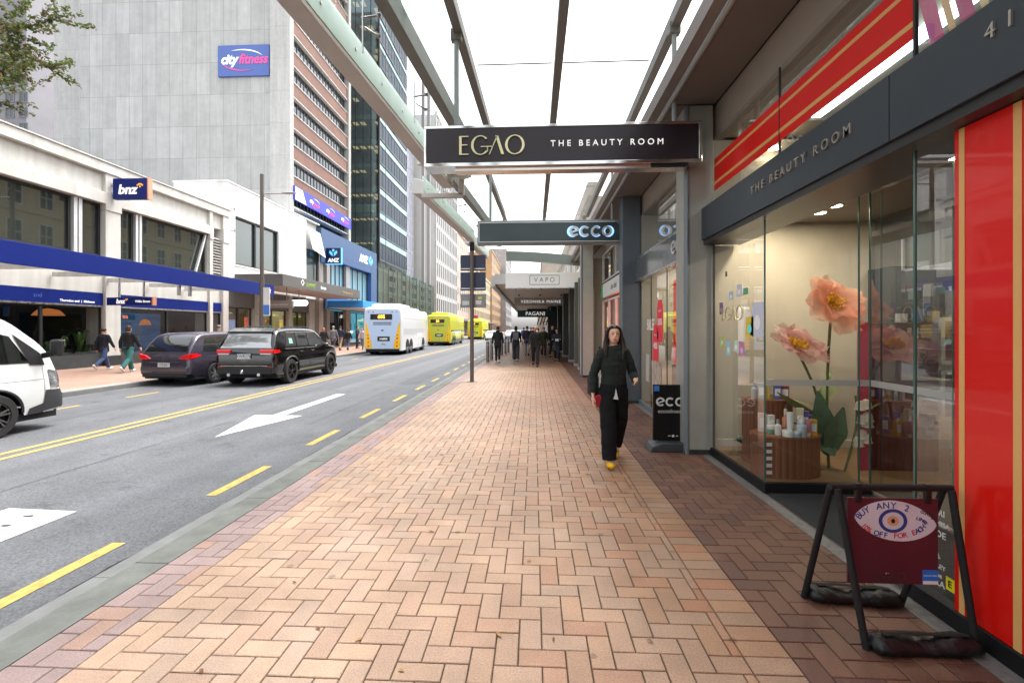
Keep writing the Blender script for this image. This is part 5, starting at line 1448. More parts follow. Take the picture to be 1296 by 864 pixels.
# ---------------------------------------------------------------- glass canopy bays
RAF = M('rafter_paint', (.17, .165, .155), .5, var=.08, scale=5, spec=.4)
FASG = M('sage_fascia', (.50, .66, .60), .2, var=.05, spec=.5)
GUT = M('gutter_underside', (.44, .41, .385), .5, var=.08, scale=2)
ROOFGL = GLASS('roof_glass', (.94, .97, .965), .05, .8, power=4)
FINGL = GLASS('green_fin_glass', (.82, .91, .885), .08, .8, (.9, 1, .97), 3)
def bay(label, y0, y1, dx):
    o = thing('glass_canopy', label, 'canopy', (dx, (y0 + y1) / 2, 4.7), world=True)
    Ln = y1 - y0
    g0, g1 = -2.36 + dx, -2.36 + dx + .072 * Ln          # outer edge of the gutter, skewed
    def gx_(y, off=0): return g0 + (g1 - g0) * (y - y0) / Ln + off
    vs = []
    for y in (y0, y1):
        x = gx_(y)
        vs += [(x, y, 4.60), (x + .22, y, 4.60), (x + .22, y, 4.66), (x, y, 4.66)]
    mb = MB(); mb.add(vs, [(0, 1, 5, 4), (1, 2, 6, 5), (2, 3, 7, 6), (3, 0, 4, 7), (0, 3, 2, 1), (4, 5, 6, 7)]); mb.obj('gutter', GUT, o, bev=.006)
    mb = MB(); vs = []
    for y in (y0, y1):
        x = gx_(y); vs += [(x + .20, y, 4.664), (x + .225, y, 4.664), (x + .225, y, 4.98), (x + .20, y, 4.98)]
    mb.add(vs, [(0, 1, 5, 4), (1, 2, 6, 5), (2, 3, 7, 6), (3, 0, 4, 7), (0, 3, 2, 1), (4, 5, 6, 7)]); mb.obj('fascia', FASG, o)
    mb = MB(); vs = []
    for y in (y0, y1):
        x = gx_(y); vs += [(x - .02, y, 4.664), (x, y, 4.664), (x + .01, y, 4.92), (x - .01, y, 4.92)]
    mb.add(vs, [(0, 1, 5, 4), (1, 2, 6, 5), (2, 3, 7, 6), (3, 0, 4, 7), (0, 3, 2, 1), (4, 5, 6, 7)]); mb.obj('outer_fascia', FASG, o)
    for k in range(int(Ln / .75)):
        y = y0 + .4 + k * .75; mb = MB(); mb.lathe([(.018, 0), (.018, .012)], (gx_(y) + .224, y, 4.82), 10, axis='x'); mb.obj('bolt', STEEL, o)
    # rounded nose that closes the gutter
    mb = MB(); mb.prism([(gx_(y0) - .03, 4.58), (gx_(y0) + .25, 4.58), (gx_(y0) + .25, 4.86), (gx_(y0) + .02, 4.93)], 'xz', y0 - .03, y0 - .002); mb.obj('end_cap', M('pale_cap', (.55, .55, .53), .4), o, bev=.01)
    # rafters along the street
    spec = [(-1.68 + dx, -1.68 + dx + .075 * Ln, 5.08, .15, .26), (-1.02 + dx * .5, -1.02 + dx * .5 + .028 * Ln, 5.38, .115, .17), (.352, .352, 5.38, .115, .17), (1.755, 1.80, 5.38, .115, .17)]
    for (a, b, z, w_, h) in spec:
        mb = MB(); mb.bar((a, y0 + .05, z + h / 2), (b, y1 - .05, z + h / 2), w_, h); mb.obj('rafter', RAF, o, bev=.006)
    # cross beam over the sign
    # roof glass
    t1, t2 = spec[0], spec[1]
    for k in range(2):
        ya, yb = y0 + Ln * k / 2 + .012, y0 + Ln * (k + 1) / 2 - .012
        f = lambda s_, y: s_[0] + (s_[1] - s_[0]) * (y - y0) / Ln
        mb = MB(); mb.quad((gx_(ya) + .23, ya, 4.95), (f(t1, ya), ya, 5.29), (f(t1, yb), yb, 5.29), (gx_(yb) + .23, yb, 4.95)); mb.obj('eaves_pane', ROOFGL, o)
        mb = MB(); mb.quad((f(t1, ya) + .05, ya, 5.30), (f(t2, ya), ya, 5.56), (f(t2, yb), yb, 5.56), (f(t1, yb) + .05, yb, 5.30)); mb.obj('eaves_pane', FINGL, o)
        for (a, b) in ((t2, spec[2]), (spec[2], spec[3])):
            mb = MB(); mb.quad((f(a, ya) + .012, ya, 5.57), (f(b, ya) - .012, ya, 5.57), (f(b, yb) - .012, yb, 5.57), (f(a, yb) + .012, yb, 5.57)); mb.obj('roof_pane', ROOFGL, o)
    mb = MB(); ym = y0 + Ln / 2; mb.box(f(t2, ym) + .08, f(spec[2], ym) - .08, ym - .009, ym + .009, 5.562, 5.575); mb.box(spec[2][0] + .08, f(spec[3], ym) - .08, ym - .009, ym + .009, 5.562, 5.575); mb.obj('glazing_joint', M('silicone_grey', (.25, .26, .26), .6), o)
    # spider fittings and tie rods near the eaves
    for y in (y0 + .9, y0 + 2.6, y0 + 4.3):
        x = gx_(y) + .42
        mb = MB(); mb.tube([(x, y, 4.62), (x, y, 5.22)], .010, 6); mb.obj('tie_rod', STEEL, o)
        mb = MB(); mb.tube([(x - .02, y, 5.0), (x + .16, y + .04, 5.05)], .013, 6); mb.tube([(x + .02, y, 4.9), (x + .14, y + .1, 4.86)], .010, 6); mb.ell((x + .16, y + .04, 5.05), (.03, .03, .03), 8, 6); mb.ell((x + .14, y + .1, 4.86), (.026, .026, .026), 8, 6); mb.obj('spider_clamp', M('dull_steel', (.3, .3, .3), .35, .8), o)
    # glass fins standing on the eaves rafter
    for y in (y0 + 1.3, y0 + 3.9):
        xx = t1[0] + (t1[1] - t1[0]) * (y - y0) / Ln
        mb = MB(); mb.box(xx + .03, xx + .30, y - .008, y + .008, 5.30, 5.62); mb.obj('fin', FINGL, o)
    return o
bay('glass canopy bay over the dark hanging sign with gold lettering', 4.0, 9.65, 0.)
bay('glass canopy bay over the sign with the glowing shoe shop logo', 9.95, 15.6, -.32)
bay('glass canopy bay just before the white illuminated sign', 15.9, 19.4, -.05)
bay('glass canopy bay straight overhead at the top edge of the view', -2.0, 3.75, .1)
# bracket with drain box at the joint of two bays
db = thing('drain_box', 'pale steel drain box bracket under the left end of the dark hanging sign', 'bracket', (-1.9, 9.3, 4.6), world=True)
mb = MB(); mb.bar((-2.45, 9.85, 4.50), (-1.55, 9.85, 4.50), .12, .10); mb.bar((-1.58, 9.85, 4.50), (-1.58, 9.85, 4.92), .12, .12); mb.obj('arm', GUT, db, bev=.01)
mb = MB(); mb.bar((-2.2, 8.8, 4.86), (-1.45, 9.75, 4.86), .30, .06); mb.obj('tray', M('pale_cap'), db, bev=.01)
# transverse portal beam
tb = thing('portal_beam', 'sage green curved cross beam above the white illuminated sign', 'beam', (.6, 19.6, 4.5), world=True)
vs = []
for k in range(13):
    x = -1.2 + 3.6 * k / 12; z = 4.72 - .30 * ((x + 1.2) / 3.6) ** 1.6
    vs += [(x, 19.5, z - .21), (x, 19.62, z - .21), (x, 19.62, z + .21), (x, 19.5, z + .21)]
mb = MB(); mb.add(vs, [(4 * k + a, 4 * k + (a + 1) % 4, 4 * k + 4 + (a + 1) % 4, 4 * k + 4 + a) for k in range(12) for a in range(4)] + [(0, 1, 2, 3), (48, 49, 50, 51)])
mb.obj('beam', M('sage_beam', (.24, .29, .27), .45), tb)

# ---------------------------------------------------------------- hanging signs
POL = M('polished_steel', (.78, .78, .77), .10, 1, var=.04)
hg = thing('hanging_sign', 'large dark brown hanging sign with big gold capitals and small white lettering', 'sign', (.35, 5.8, 3.9), world=True)
mb = MB(); mb.box(-1.36, 2.02, 5.70, 5.96, 3.69, 4.12); mb.obj('face', M('dark_plum', (.020, .012, .016), .32, var=.05, spec=.5), hg)
mb = MB()
mb.box(-1.39, 2.06, 5.69, 5.97, 4.122, 4.155); mb.box(-1.39, 2.06, 5.69, 5.97, 3.645, 3.688); mb.box(-1.39, -1.362, 5.69, 5.97, 3.688, 4.122); mb.box(2.022, 2.06, 5.69, 5.97, 3.688, 4.122)
mb.obj('frame', POL, hg, bev=.004)
egao(hg, frame('S', (-.53, 5.698, 3.90)), .235, GOLD, d=.02)
text('THE BEAUTY ROOM', .105, M('lit_letter', (.9, .9, .88), .4, emit=(1, 1, .96), es=.12), hg, frame('S', (.90, 5.698, 3.905)), depth=.012, bold=.0, space=1.6)
for x in (-1.0, 1.765):
    mb = MB(); mb.tube([(x, 5.83, 4.156), (x, 5.83, 5.40)], .032, 10); mb.obj('hanger', M('sage_beam2', (.27, .31, .30), .45), hg, smooth=True)
    mb = MB(); mb.box(x - .07, x + .07, 5.78, 5.88, 5.30, 5.45); mb.obj('hanger_clamp', RAF, hg, bev=.01)
mb = MB(); mb.box(-1.0, 1.9, 5.74, 5.90, 3.60, 3.644); mb.obj('under_tray', M('dull_mirror', (.62, .55, .50), .22, .9), hg)
mb = MB(); mb.box(1.45, 1.9, 5.73, 5.745, 3.605, 3.645); mb.obj('sensor', BLACK, hg)

hg = thing('hanging_sign', 'slate green hanging sign with rounded corner and glowing lower case logo', 'sign', (.35, 10.4, 3.8), world=True)
mb = MB(); mb.prism([(-1.24, 3.57), (1.93, 3.57)] + [(1.93 - .16 + .16 * math.cos(R(a)), 3.99 - .16 + .16 * math.sin(R(a))) for a in range(0, 91, 15)] + [(-1.24, 3.99)], 'xz', 10.26, 10.48); mb.obj('face', M('slate_green_face', (.035, .058, .062), .25, var=.06, spec=.6), hg)
mb = MB(); mb.box(-1.29, 1.98, 10.285, 10.5, 3.51, 4.05); mb.obj('casing', M('casing_grey', (.20, .22, .22), .4, .3), hg, bev=.01)
mb = MB(); mb.box(-1.24, 1.80, 10.252, 10.262, 3.985, 4.005); mb.box(-1.25, 1.95, 10.252, 10.262, 3.553, 3.57); mb.box(-1.255, -1.238, 10.252, 10.262, 3.57, 4.0); mb.obj('edge_trim', M('pale_aluminium'), hg)
ecco(hg, frame('S', (1.26, 10.225, 3.775)), .225, M('letter_silver'), d=.02)
ecco(hg, frame('S', (1.26, 10.247, 3.775)), .25, M('halo_blue', (.3, .6, 1), .5, emit=lin(150, 200, 255), es=.35), d=.008, name='halo')
for x in (-1.0, 1.765):
    mb = MB(); mb.tube([(x, 10.4, 4.05), (x, 10.4, 5.40)], .03, 10); mb.obj('hanger', M('sage_beam2'), hg, smooth=True)

hg = thing('hanging_sign', 'white illuminated hanging sign with thin outlined capitals', 'sign', (.45, 20, 3.7), world=True)
mb = MB(); mb.box(-1.25, 2.17, 19.9, 20.15, 3.40, 4.05); mb.obj('face', M('white_lightbox', (.66, .66, .65), .4, emit=(1, 1, .98), es=.05), hg, bev=.005)
mb = MB(); mb.box(-1.26, 2.5, 19.89, 20.16, 3.36, 3.399); mb.obj('frame', STEEL, hg)
LG = M('thin_grey_letter', (.05, .05, .05), .5)
text('VAPO', .30, LG, hg, frame('S', (.45, 19.899, 3.73)), depth=.004, space=1.5, sx=.9, bold=-.002)
mb = MB()
for (a, b, c_, d_) in ((-.2, 1.1, 3.52, 3.54), (-.2, 1.1, 3.92, 3.94), (-.2, -.18, 3.54, 3.92), (1.08, 1.1, 3.54, 3.92)): mb.box(a, b, 19.893, 19.899, c_, d_)
mb.obj('outline', LG, hg)
for x in (-.9, 1.8):
    mb = MB(); mb.tube([(x, 20, 4.05), (x, 19.6, 4.9)], .012, 6); mb.obj('hanger', STEEL, hg)
hg = thing('hanging_sign', 'translucent beige hanging sign with faint white lettering', 'sign', (.4, 29, 3.4), world=True)
mb = MB(); mb.box(-1.26, 2.1, 28.95, 29.08, 3.08, 3.56); mb.obj('face', M('beige_sign', (.42, .37, .32), .5, var=.05), hg)
text('VERONIKA MAINE', .26, LW, hg, frame('S', (.42, 28.948, 3.32)), space=1.25)
for x in (-.8, 1.6):
    mb = MB(); mb.box(x - .02, x + .02, 29, 29.04, 3.56, 3.62); mb.obj('hanger', STEEL, hg)
hg = thing('hanging_sign', 'dark green hanging sign with white capitals far along the pavement', 'sign', (.3, 40, 2.9), world=True)
mb = MB(); mb.box(-1.46, 1.9, 39.95, 40.1, 2.62, 3.22); mb.obj('face', M('dark_green_sign', (.01, .03, .03), .4), hg)
text('PAGANI', .46, LW, hg, frame('S', (0.1, 39.948, 2.92)), space=1.05)
for x in (-1, 1.4):
    mb = MB(); mb.box(x - .02, x + .02, 40, 40.04, 3.22, 3.62); mb.obj('hanger', STEEL, hg)
# black lattice screen past the dark sign
ls = thing('lattice_screen', 'black lattice screen beyond the dark green sign', 'screen', (1.0, 46, 0), world=True)
mb = MB(); mb.box(1.35, 2.3, 45.8, 46, 0, 3.6); mb.obj('panel', MATTE_BLACK, ls)
mb = MB(); mb.box(-.7, 2.3, 45.8, 45.9, 3.0, 3.6); mb.obj('header', MATTE_BLACK, ls)
for k in range(4):
    mb = MB(); mb.bar((.3 + .3 * k, 45.85, 2.0), (.6 + .3 * k, 45.85, 3.0), .1, .05); mb.obj('brace', MATTE_BLACK, ls)

# ---------------------------------------------------------------- pole with sign backs, bollards
po = thing('sign_pole', 'brown steel pole carrying the backs of two navy signs and a stickered grey plate', 'sign pole', (-1.88, 13.7, 0), world=True)
mb = MB(); mb.tube([(-1.88, 13.7, 0), (-1.88, 13.7, 3.95)], .06, 14); mb.obj('pole', M('bronze_pole'), po, smooth=True)
mb = MB(); mb.tube([(-1.88, 13.7, 3.95), (-1.88, 13.7, 4.22)], .075, 12); mb.obj('pole_cap', MATTE_BLACK, po, smooth=True)
mb = MB(); mb.lathe([(.16, 0), (.16, .006)], (-1.88, 13.7, .001), 20); mb.obj('base_plate', M('bronze_pole'), po)
NAVY = M('navy_back', (.035, .045, .085), .5, var=.1)
for (z0, z1) in ((3.36, 3.84), (2.76, 3.32)):
    mb = MB(); mb.box(-2.24, -1.47, 13.775, 13.79, z0, z1); mb.obj('sign_plate', NAVY, po)
    mb = MB(); mb.box(-2.22, -1.49, 13.765, 13.774, z0 + .05, z0 + .08); mb.obj('rail', ALU, po)
mb = MB(); mb.box(-2.24, -1.46, 13.775, 13.79, 2.24, 2.66); mb.obj('grey_plate', M('plate_grey', (.22, .23, .24), .4, .4), po, bev=.01)
for (x0, x1, z0, z1, c_) in ((-2.18, -1.98, 2.32, 2.45, (.6, .6, .6)), (-1.78, -1.6, 2.34, 2.46, (.55, .57, .6)), (-1.70, -1.58, 2.5, 2.58, (.6, .6, .05))):
    mb = MB(); mb.box(x0, x1, 13.768, 13.774, z0, z1); mb.obj('sticker', M('pole_sticker%d' % int(c_[2] * 100), c_, .5, var=.3, scale=20), po)
for k, (x, y, lab) in enumerate(((-2.24, 21.9, 'bronze bollard nearest the sign pole at the kerb'), (-2.2, 23.5, 'second bronze bollard beside the walker in the black hoodie'), (-2.05, 26.0, 'third bronze bollard right of the walker in the black hoodie'), (-1.95, 27.6, 'fourth bronze bollard along the kerb line'), (-1.85, 29.2, 'fifth bronze bollard along the kerb line'), (-1.75, 30.8, 'farthest bronze bollard along the kerb line'))):
    o = thing('bollard', lab, 'bollard', (x, y, 0), group='bollards along the kerb')
    mb = MB(); mb.lathe([(.085, 0), (.085, .96), (.078, .985), (.05, 1.0)], n=16); mb.obj('post', M('bollard_bronze', (.20, .175, .16), .45, .4), o, smooth=True)
    mb = MB(); mb.lathe([(.088, .78), (.088, .86)], n=16); mb.obj('band', M('bollard_band', (.4, .38, .36), .4, .4), o)

# ---------------------------------------------------------------- sandwich boards
sb = thing('sandwich_board', 'black sandwich board with a white shoe shop logo against the grey column', 'sign', (1.83, 6.3, 0), world=True)
mb = MB(); mb.box(1.575, 2.12, 6.12, 6.16, .12, .86); mb.obj('board', M('gloss_black_board', (.008, .008, .009), .25, spec=.5), sb, bev=.008)
mb = MB(); mb.prism([(1.50, .0), (2.18, .0), (2.14, .07), (2.02, .12), (1.66, .12), (1.54, .07)], 'xz', 5.985, 6.30); mb.obj('base', M('slate_base', (.05, .055, .06), .5), sb, bev=.015)
ecco(sb, frame('S', (1.86, 6.117, .635)), .118, WD, d=.003)
text('eccoshoes.com', .072, WD, sb, frame('S', (1.86, 6.117, .51)), depth=.002)
mb = MB(); mb.box(1.585, 1.655, 6.113, 6.117, .775, .845); mb.obj('blue_sticker', M('sticker_blue', lin(60, 140, 220), .5), sb)
mb = MB(); mb.box(1.82, 1.85, 6.113, 6.117, .17, .20); mb.box(1.77, 1.80, 6.113, 6.117, .18, .19); mb.box(1.87, 1.90, 6.113, 6.117, .18, .19); mb.obj('emblem', WD, sb)

sw = thing('swing_sign', 'black A frame swing sign with a maroon panel and hand lettered eye', 'sign', (1.9, 2.55, 0), world=True)
tubes = {'leg': [((1.66, 2.36, .0), (1.585, 2.46, .765)), ((2.205, 2.38, .0), (2.155, 2.46, .765)), ((1.61, 2.80, .0), (1.575, 2.50, .765)), ((2.125, 2.75, .0), (2.15, 2.50, .765))],
         'foot_bar': [((1.66, 2.36, .03), (2.205, 2.38, .03)), ((1.61, 2.80, .03), (2.125, 2.75, .03))], 'top_bar': [((1.56, 2.48, .77), (2.175, 2.48, .77))]}
for n_, l in tubes.items():
    for a, b in l:
        mb = MB(); mb.tube([a, b], .017, 12); mb.obj(n_, MATTE_BLACK, sw, smooth=True)
MAR = M('maroon_panel', (.085, .016, .026), .4, var=.08, scale=4)
mb = MB(); mb.box(1.645, 2.10, 2.474, 2.482, .268, .715); mb.obj('panel', MAR, sw)
for x in (1.70, 2.05):
    mb = MB(); mb.box(x - .014, x + .014, 2.466, 2.490, .69, .79); mb.obj('hook', BLACK, sw, bev=.003)
def eye(u):
    t = 2 * PI * u
    x = math.cos(t); y = math.sin(t)
    return (1.885 + .205 * x * (1 - .02 * y), .598 + (.105 * y * (abs(math.sin(t)) ** .35)) - .018 * x)
mb = MB(); mb.prism([eye(k / 40) for k in range(40)], 'xz', 2.4715, 2.4735); mb.obj('eye_white', M('poster_paper', (.60, .57, .62), .6, var=.05, scale=20), sw)
fE = frame('S', (1.872, 2.4712, .598))
mb = MB(); ring(mb, 0, 0, .072, .062, .018, .016, 0, 360, 30, depth=.001); mb.xf(fE); mb.obj('iris_ring', M('marker_blue', lin(45, 60, 130), .6), sw)
mb = MB(); mb.prism([(.029 * math.cos(2 * PI * k / 20), .026 * math.sin(2 * PI * k / 20)) for k in range(20)], 'xy', 0, .001); mb.xf(fE); mb.obj('iris', M('marker_tan', lin(205, 155, 115), .6), sw)
mb = MB(); mb.prism([(.010 * math.cos(2 * PI * k / 14), .012 * math.sin(2 * PI * k / 14)) for k in range(14)], 'xy', .0012, .002); mb.xf(fE); mb.obj('pupil', BLACK, sw)
MKB, MKR, MKK = M('marker_blue'), M('marker_red', lin(190, 40, 60), .6), M('marker_black', (.03, .03, .05), .6)
def arc_text(s_, cx, cz, rx, rz, a0, a1, sz, mats, flip):
    for k, ch in enumerate(s_):
        if ch == ' ': continue
        t = R(a0 + (a1 - a0) * (k + .5) / len(s_))
        x, z = cx + rx * math.cos(t), cz + rz * math.sin(t)
        sl = math.atan2(rz * math.cos(t), -rx * math.sin(t)) + (PI if not flip else 0)
        text(ch, sz, mats[k % len(mats)], sw, frame('S', (x, 2.4712, z)) @ Matrix.Rotation(sl + 0, 4, 'Z'), depth=.0008, bold=.0006)
arc_text('BUY ANY 2', 1.855, .585, .165, .092, 165, 52, .046, [MKB, MKB, MKB, MKK], False)
arc_text('CONTACT', 1.92, .60, .155, .06, 55, 8, .020, [MKK], False)
arc_text('LENSES', 1.90, .585, .135, .04, 50, 0, .024, [MKB], False)
arc_text('10% OFF FOR EACH', 1.875, .605, .165, .086, 200, 338, .038, [MKR, MKR, MKR, MKR, MKB, MKB, MKB, MKB, MKR], True)
mb = MB(); mb.box(2.022, 2.098, 2.4705, 2.4735, .272, .345); st = mb.obj('sticker', M('sticker_royal', lin(40, 110, 200), .5), sw)
mb = MB(); mb.box(2.022, 2.098, 2.470, 2.4704, .272, .29); mb.obj('sticker_strip', WD, st)
text('you are here', .013, WD, st, frame('S', (2.06, 2.4703, .318)), depth=.0005)
egao(sw, frame('S', (1.865, 2.4735, .305)), .042, M('dull_bronze_letter', (.06, .035, .03), .4), d=.001)
text('..', .05, WD, sw, frame('S', (1.845, 2.4735, .335)), depth=.0006)

def sandbag(label, p0, p1, r):
    """weight bag slumped over a foot bar: round-ended, creased, tied"""
    o = thing('sandbag', label, 'sandbag', ((p0[0] + p1[0]) / 2, (p0[1] + p1[1]) / 2, 0), world=True)
    P0, P1 = Vector(p0), Vector(p1)
    d = (P1 - P0); L_ = d.length; d.normalize(); sd_ = Vector((-d.y, d.x, 0))
    def fn(u, v):
        a = 2 * PI * v
        e = max(.0, 1 - (abs(u - .5) * 2) ** 7)
        w = r * (.78 + .22 * e) * (1 + .10 * math.sin(u * 9 + 1) + .05 * noise.noise((u * 9, v * 5, r * 50)))
        c_, s_ = math.cos(a), math.sin(a)
        y = w * 1.25 * c_ * (1 + .04 * math.sin(u * 31 + 2 * c_))
        z = w * .80 * s_ * (1 + .05 * math.sin(u * 43 + 3 * c_)) + w * .74 - .012 * math.sin(PI * u)
        z = max(z, .004 + .004 * noise.noise((u * 8, v * 4, 0)))
        if u < .001 or u > .999: y *= .35; z = w * .6 + (z - w * .6) * .4
        return P0 + d * (L_ * u) + sd_ * y + Vector((0, 0, z))
    mb = MB(); mb.grid(fn, 46, 22); mb.obj('bag', M('bag_nylon', (.005, .005, .0055), .42, var=.3, scale=12, bump=.7, bscale=26), o, smooth=True, ang=0)
    mb = MB(); mid = P0 + d * (L_ * .3)
    mb.tube([P0 + d * (L_ * .12) + Vector((0, 0, r * 1.55)), mid + Vector((0, 0, r * 1.72)), P0 + d * (L_ * .55) + Vector((0, 0, r * 1.62)), P0 + d * (L_ * .9) + Vector((0, 0, r * 1.52))], .009, 6, sq=(1.6, .6)); mb.obj('strap', MATTE_BLACK, o, smooth=True)
sandbag('black nylon weight bag on the front foot bar of the swing sign', (1.67, 2.35, 0), (2.20, 2.37, 0), .052)
sandbag('black nylon weight bag on the rear foot bar of the swing sign', (1.62, 2.79, 0), (2.12, 2.755, 0), .055)
# board behind the walking woman
pb = thing('poster_board', 'narrow black framed poster board half hidden behind the woman', 'sign', (1.45, 9.4, 0), world=True)
mb = MB(); mb.box(1.28, 1.62, 9.4, 9.44, .1, .95); mb.obj('frame', BLACK, pb)
mb = MB(); mb.box(1.31, 1.59, 9.394, 9.399, .14, .91); mb.obj('poster', M('poster_grey', (.5, .48, .45), .6, var=.2, scale=6), pb)
# ================================================================ VEHICLES
# local frame: rear bumper at y = 0, front at y = L (heading +y), centre at x = 0, ground at z = 0
def interp(tab, y):
    """monotone smooth interpolation through (y, value) points"""
    if y <= tab[0][0]: return tab[0][1]
    if y >= tab[-1][0]: return tab[-1][1]
    n = len(tab)
    d = [(tab[i + 1][1] - tab[i][1]) / (tab[i + 1][0] - tab[i][0]) for i in range(n - 1)]
    m = [d[0]] + [0 if d[i - 1] * d[i] <= 0 else 2 * d[i - 1] * d[i] / (d[i - 1] + d[i]) for i in range(1, n - 1)] + [d[-1]]
    for i in range(n - 1):
        if y <= tab[i + 1][0]:
            h = tab[i + 1][0] - tab[i][0]; t = (y - tab[i][0]) / h
            return ((2 * t**3 - 3 * t * t + 1) * tab[i][1] + (t**3 - 2 * t * t + t) * h * m[i] + (-2 * t**3 + 3 * t * t) * tab[i + 1][1] + (t**3 - t * t) * h * m[i + 1])


class Car:
    def __init__(s, L, W, sill, top, belt, plan, wheels, wr, tumble=.28, wb=None):
        s.L, s.W, s.sill, s.top, s.belt, s.plan, s.wheels, s.wr, s.tumble = L, W, sill, top, belt, plan, wheels, wr, tumble
        s.arch = wr + .055

    def zt(s, y): return interp(s.top, y)
    def zb(s, y): return min(interp(s.belt, y), s.zt(y) - .012)
    def w(s, y): return s.W * interp(s.plan, y)

    def zlow(s, y):
        z = s.sill if .12 < y < s.L - .12 else s.sill + .06
        for yw in s.wheels:
            if abs(y - yw) < s.arch:
                z = max(z, s.wr + math.sqrt(max(0, s.arch**2 - (y - yw)**2)))
        return z

    def side_x(s, y, z):
        w = s.w(y); zb = s.zb(y)
        if z <= zb:
            t = (z - s.sill) / max(.01, zb - s.sill)
            f = .955 + .045 * math.sin(PI * min(max(t * 1.05 + .05, 0), 1)) - .018 * max(0, t - .6) / .4
            if abs(t - .55) < .03: f -= .006
            return w * f
        return w * .94 - (z - zb) * s.tumble

    def contour(s, y):
        """half section from the sill to the roof centre"""
        lo, zb, zt = s.zlow(y), s.zb(y), s.zt(y)
        lo = min(lo, zb - .03)
        pts = []
        for k in range(9):
            z = lo + (zb - lo) * k / 8
            pts.append((s.side_x(y, z), z))
        gh = zt - zb
        rc = min(.10, gh * .45 + .004)
        for k in range(1, 6):
            z = zb + (gh - rc) * k / 5
            pts.append((s.side_x(y, z), z))
        xe, ze = pts[-1]
        for k in range(1, 5):
            a = PI / 2 * k / 4
            pts.append((xe - rc * 1.1 * (1 - math.cos(a)), ze + rc * math.sin(a) * .86))
        xe, ze = pts[-1]
        for k in range(1, 5):
            x = xe * (1 - k / 4)
            pts.append((x, ze + (zt - ze) * (1 - (x / xe) ** 2)))
        return pts

    def stations(s):
        ys = set()
        n = 56
        for k in range(n + 1): ys.add(round(s.L * k / n, 4))
        for v in (.0, .02, .05, .09, .14): ys.add(v); ys.add(round(s.L - v, 4))
        for yw in s.wheels:
            for k in range(-10, 11): ys.add(round(yw + s.arch * math.sin(PI / 2 * k / 10), 4))
        ys = sorted(v for v in ys if 0 <= v <= s.L)
        out = [ys[0]]
        for v in ys[1:]:
            if v - out[-1] > .008: out.append(v)
        return out

    def body(s):
        mb = MB(); ys = s.stations(); vs, fs = [], []
        N = None
        for y in ys:
            c = s.contour(y)
            row = [(x, y, z) for x, z in c] + [(-x, y, z) for x, z in reversed(c[:-1])]
            N = len(row); vs += row
        for i in range(len(ys) - 1):
            for k in range(N - 1):
                fs.append((i * N + k, i * N + k + 1, (i + 1) * N + k + 1, (i + 1) * N + k))
        for e in (0, len(ys) - 1):
            for k in range(N // 2):
                fs.append((e * N + k, e * N + k + 1, e * N + N - 2 - k, e * N + N - 1 - k))
        mb.add(vs, fs)
        return mb

    def side_patch(s, corners, sgn, off=.006, n=8, mb=None):
        """quad given by 4 (y,z) corners laid on the side surface"""
        (a, b, c, d) = [Vector((p[0], p[1], 0)) for p in corners]
        mb = mb or MB()
        def fn(u, v):
            q = (a * (1 - u) + b * u) * (1 - v) + (d * (1 - u) + c * u) * v
            return (sgn * (s.side_x(q.x, q.y) + off), q.x, q.y)
        mb.grid(fn, n, n)
        return mb

    def top_patch(s, y0, y1, f0, f1, off=.006, n=10):
        """patch on the roof / glass surface between two stations, x from -f to f of the local half-width there"""
        mb = MB()
        def fn(u, v):
            y = y0 + (y1 - y0) * v; f = f0 + (f1 - f0) * v
            c = s.contour(y); xe, ze = c[-5]; zt = c[-1][1]
            x = (u * 2 - 1) * f * xe
            dz = (s.zt(y + .01) - s.zt(y - .01)) / .02
            nv = Vector((0, -dz, 1)).normalized() * off
            return (x + nv.x, y + nv.y, ze + (zt - ze) * (1 - (x / xe) ** 2) + nv.z)
        mb.grid(fn, n, n)
        return mb


def wheel(parent, x, y, r, wdt, sgn, rimm, spokes=5, hub=.62):
    t = MB()
    prof = [(r * .66, -wdt / 2), (r * .93, -wdt / 2), (r, -wdt * .36), (r, wdt * .36), (r * .93, wdt / 2), (r * .66, wdt / 2), (r * .66, -wdt / 2)]
    n = 30; vs, fs = [], []
    for q, z in prof:
        for k in range(n):
            a = 2 * PI * k / n
            vs.append((x + z * sgn, y + q * math.cos(a), r + q * math.sin(a)))
    for i in range(len(prof) - 1):
        for k in range(n):
            fs.append((i * n + k, i * n + (k + 1) % n, (i + 1) * n + (k + 1) % n, (i + 1) * n + k))
    t.add(vs, fs)
    w = t.obj('wheel', RUBBER, parent, smooth=True)
    m = MB(); xo = x + sgn * wdt * .40; xi = x + sgn * wdt * .12
    m.add([(xi, y + r * .67 * math.cos(2 * PI * k / 24), r + r * .67 * math.sin(2 * PI * k / 24)) for k in range(24)], [tuple(range(24))])
    m.obj('brake_disc', M('wheel_dark', (.01, .01, .01), .6), w)
    m = MB()
    for k in range(24):
        a0, a1 = 2 * PI * k / 24, 2 * PI * (k + 1) / 24
        for (ra, rb) in ((.60, .67),):
            q = [(xo, y + r * ra * math.cos(a0), r + r * ra * math.sin(a0)), (xo, y + r * rb * math.cos(a0), r + r * rb * math.sin(a0)), (xo, y + r * rb * math.cos(a1), r + r * rb * math.sin(a1)), (xo, y + r * ra * math.cos(a1), r + r * ra * math.sin(a1))]
            m.quad(*q)
    for k in range(spokes):
        for da in (-.16, .16):
            a = 2 * PI * k / spokes + .3
            p0 = (xo + sgn * .004, y + r * .08 * math.cos(a), r + r * .08 * math.sin(a)); p1 = (xo, y + r * .63 * math.cos(a + da), r + r * .63 * math.sin(a + da))
            m.bar(p0, p1, r * .085, .02)
    m.lathe([(r * .14, 0), (r * .12, sgn * .02)], (xo, y, r), 14, axis='x')
    m.obj('rim', rimm, w)
    return w


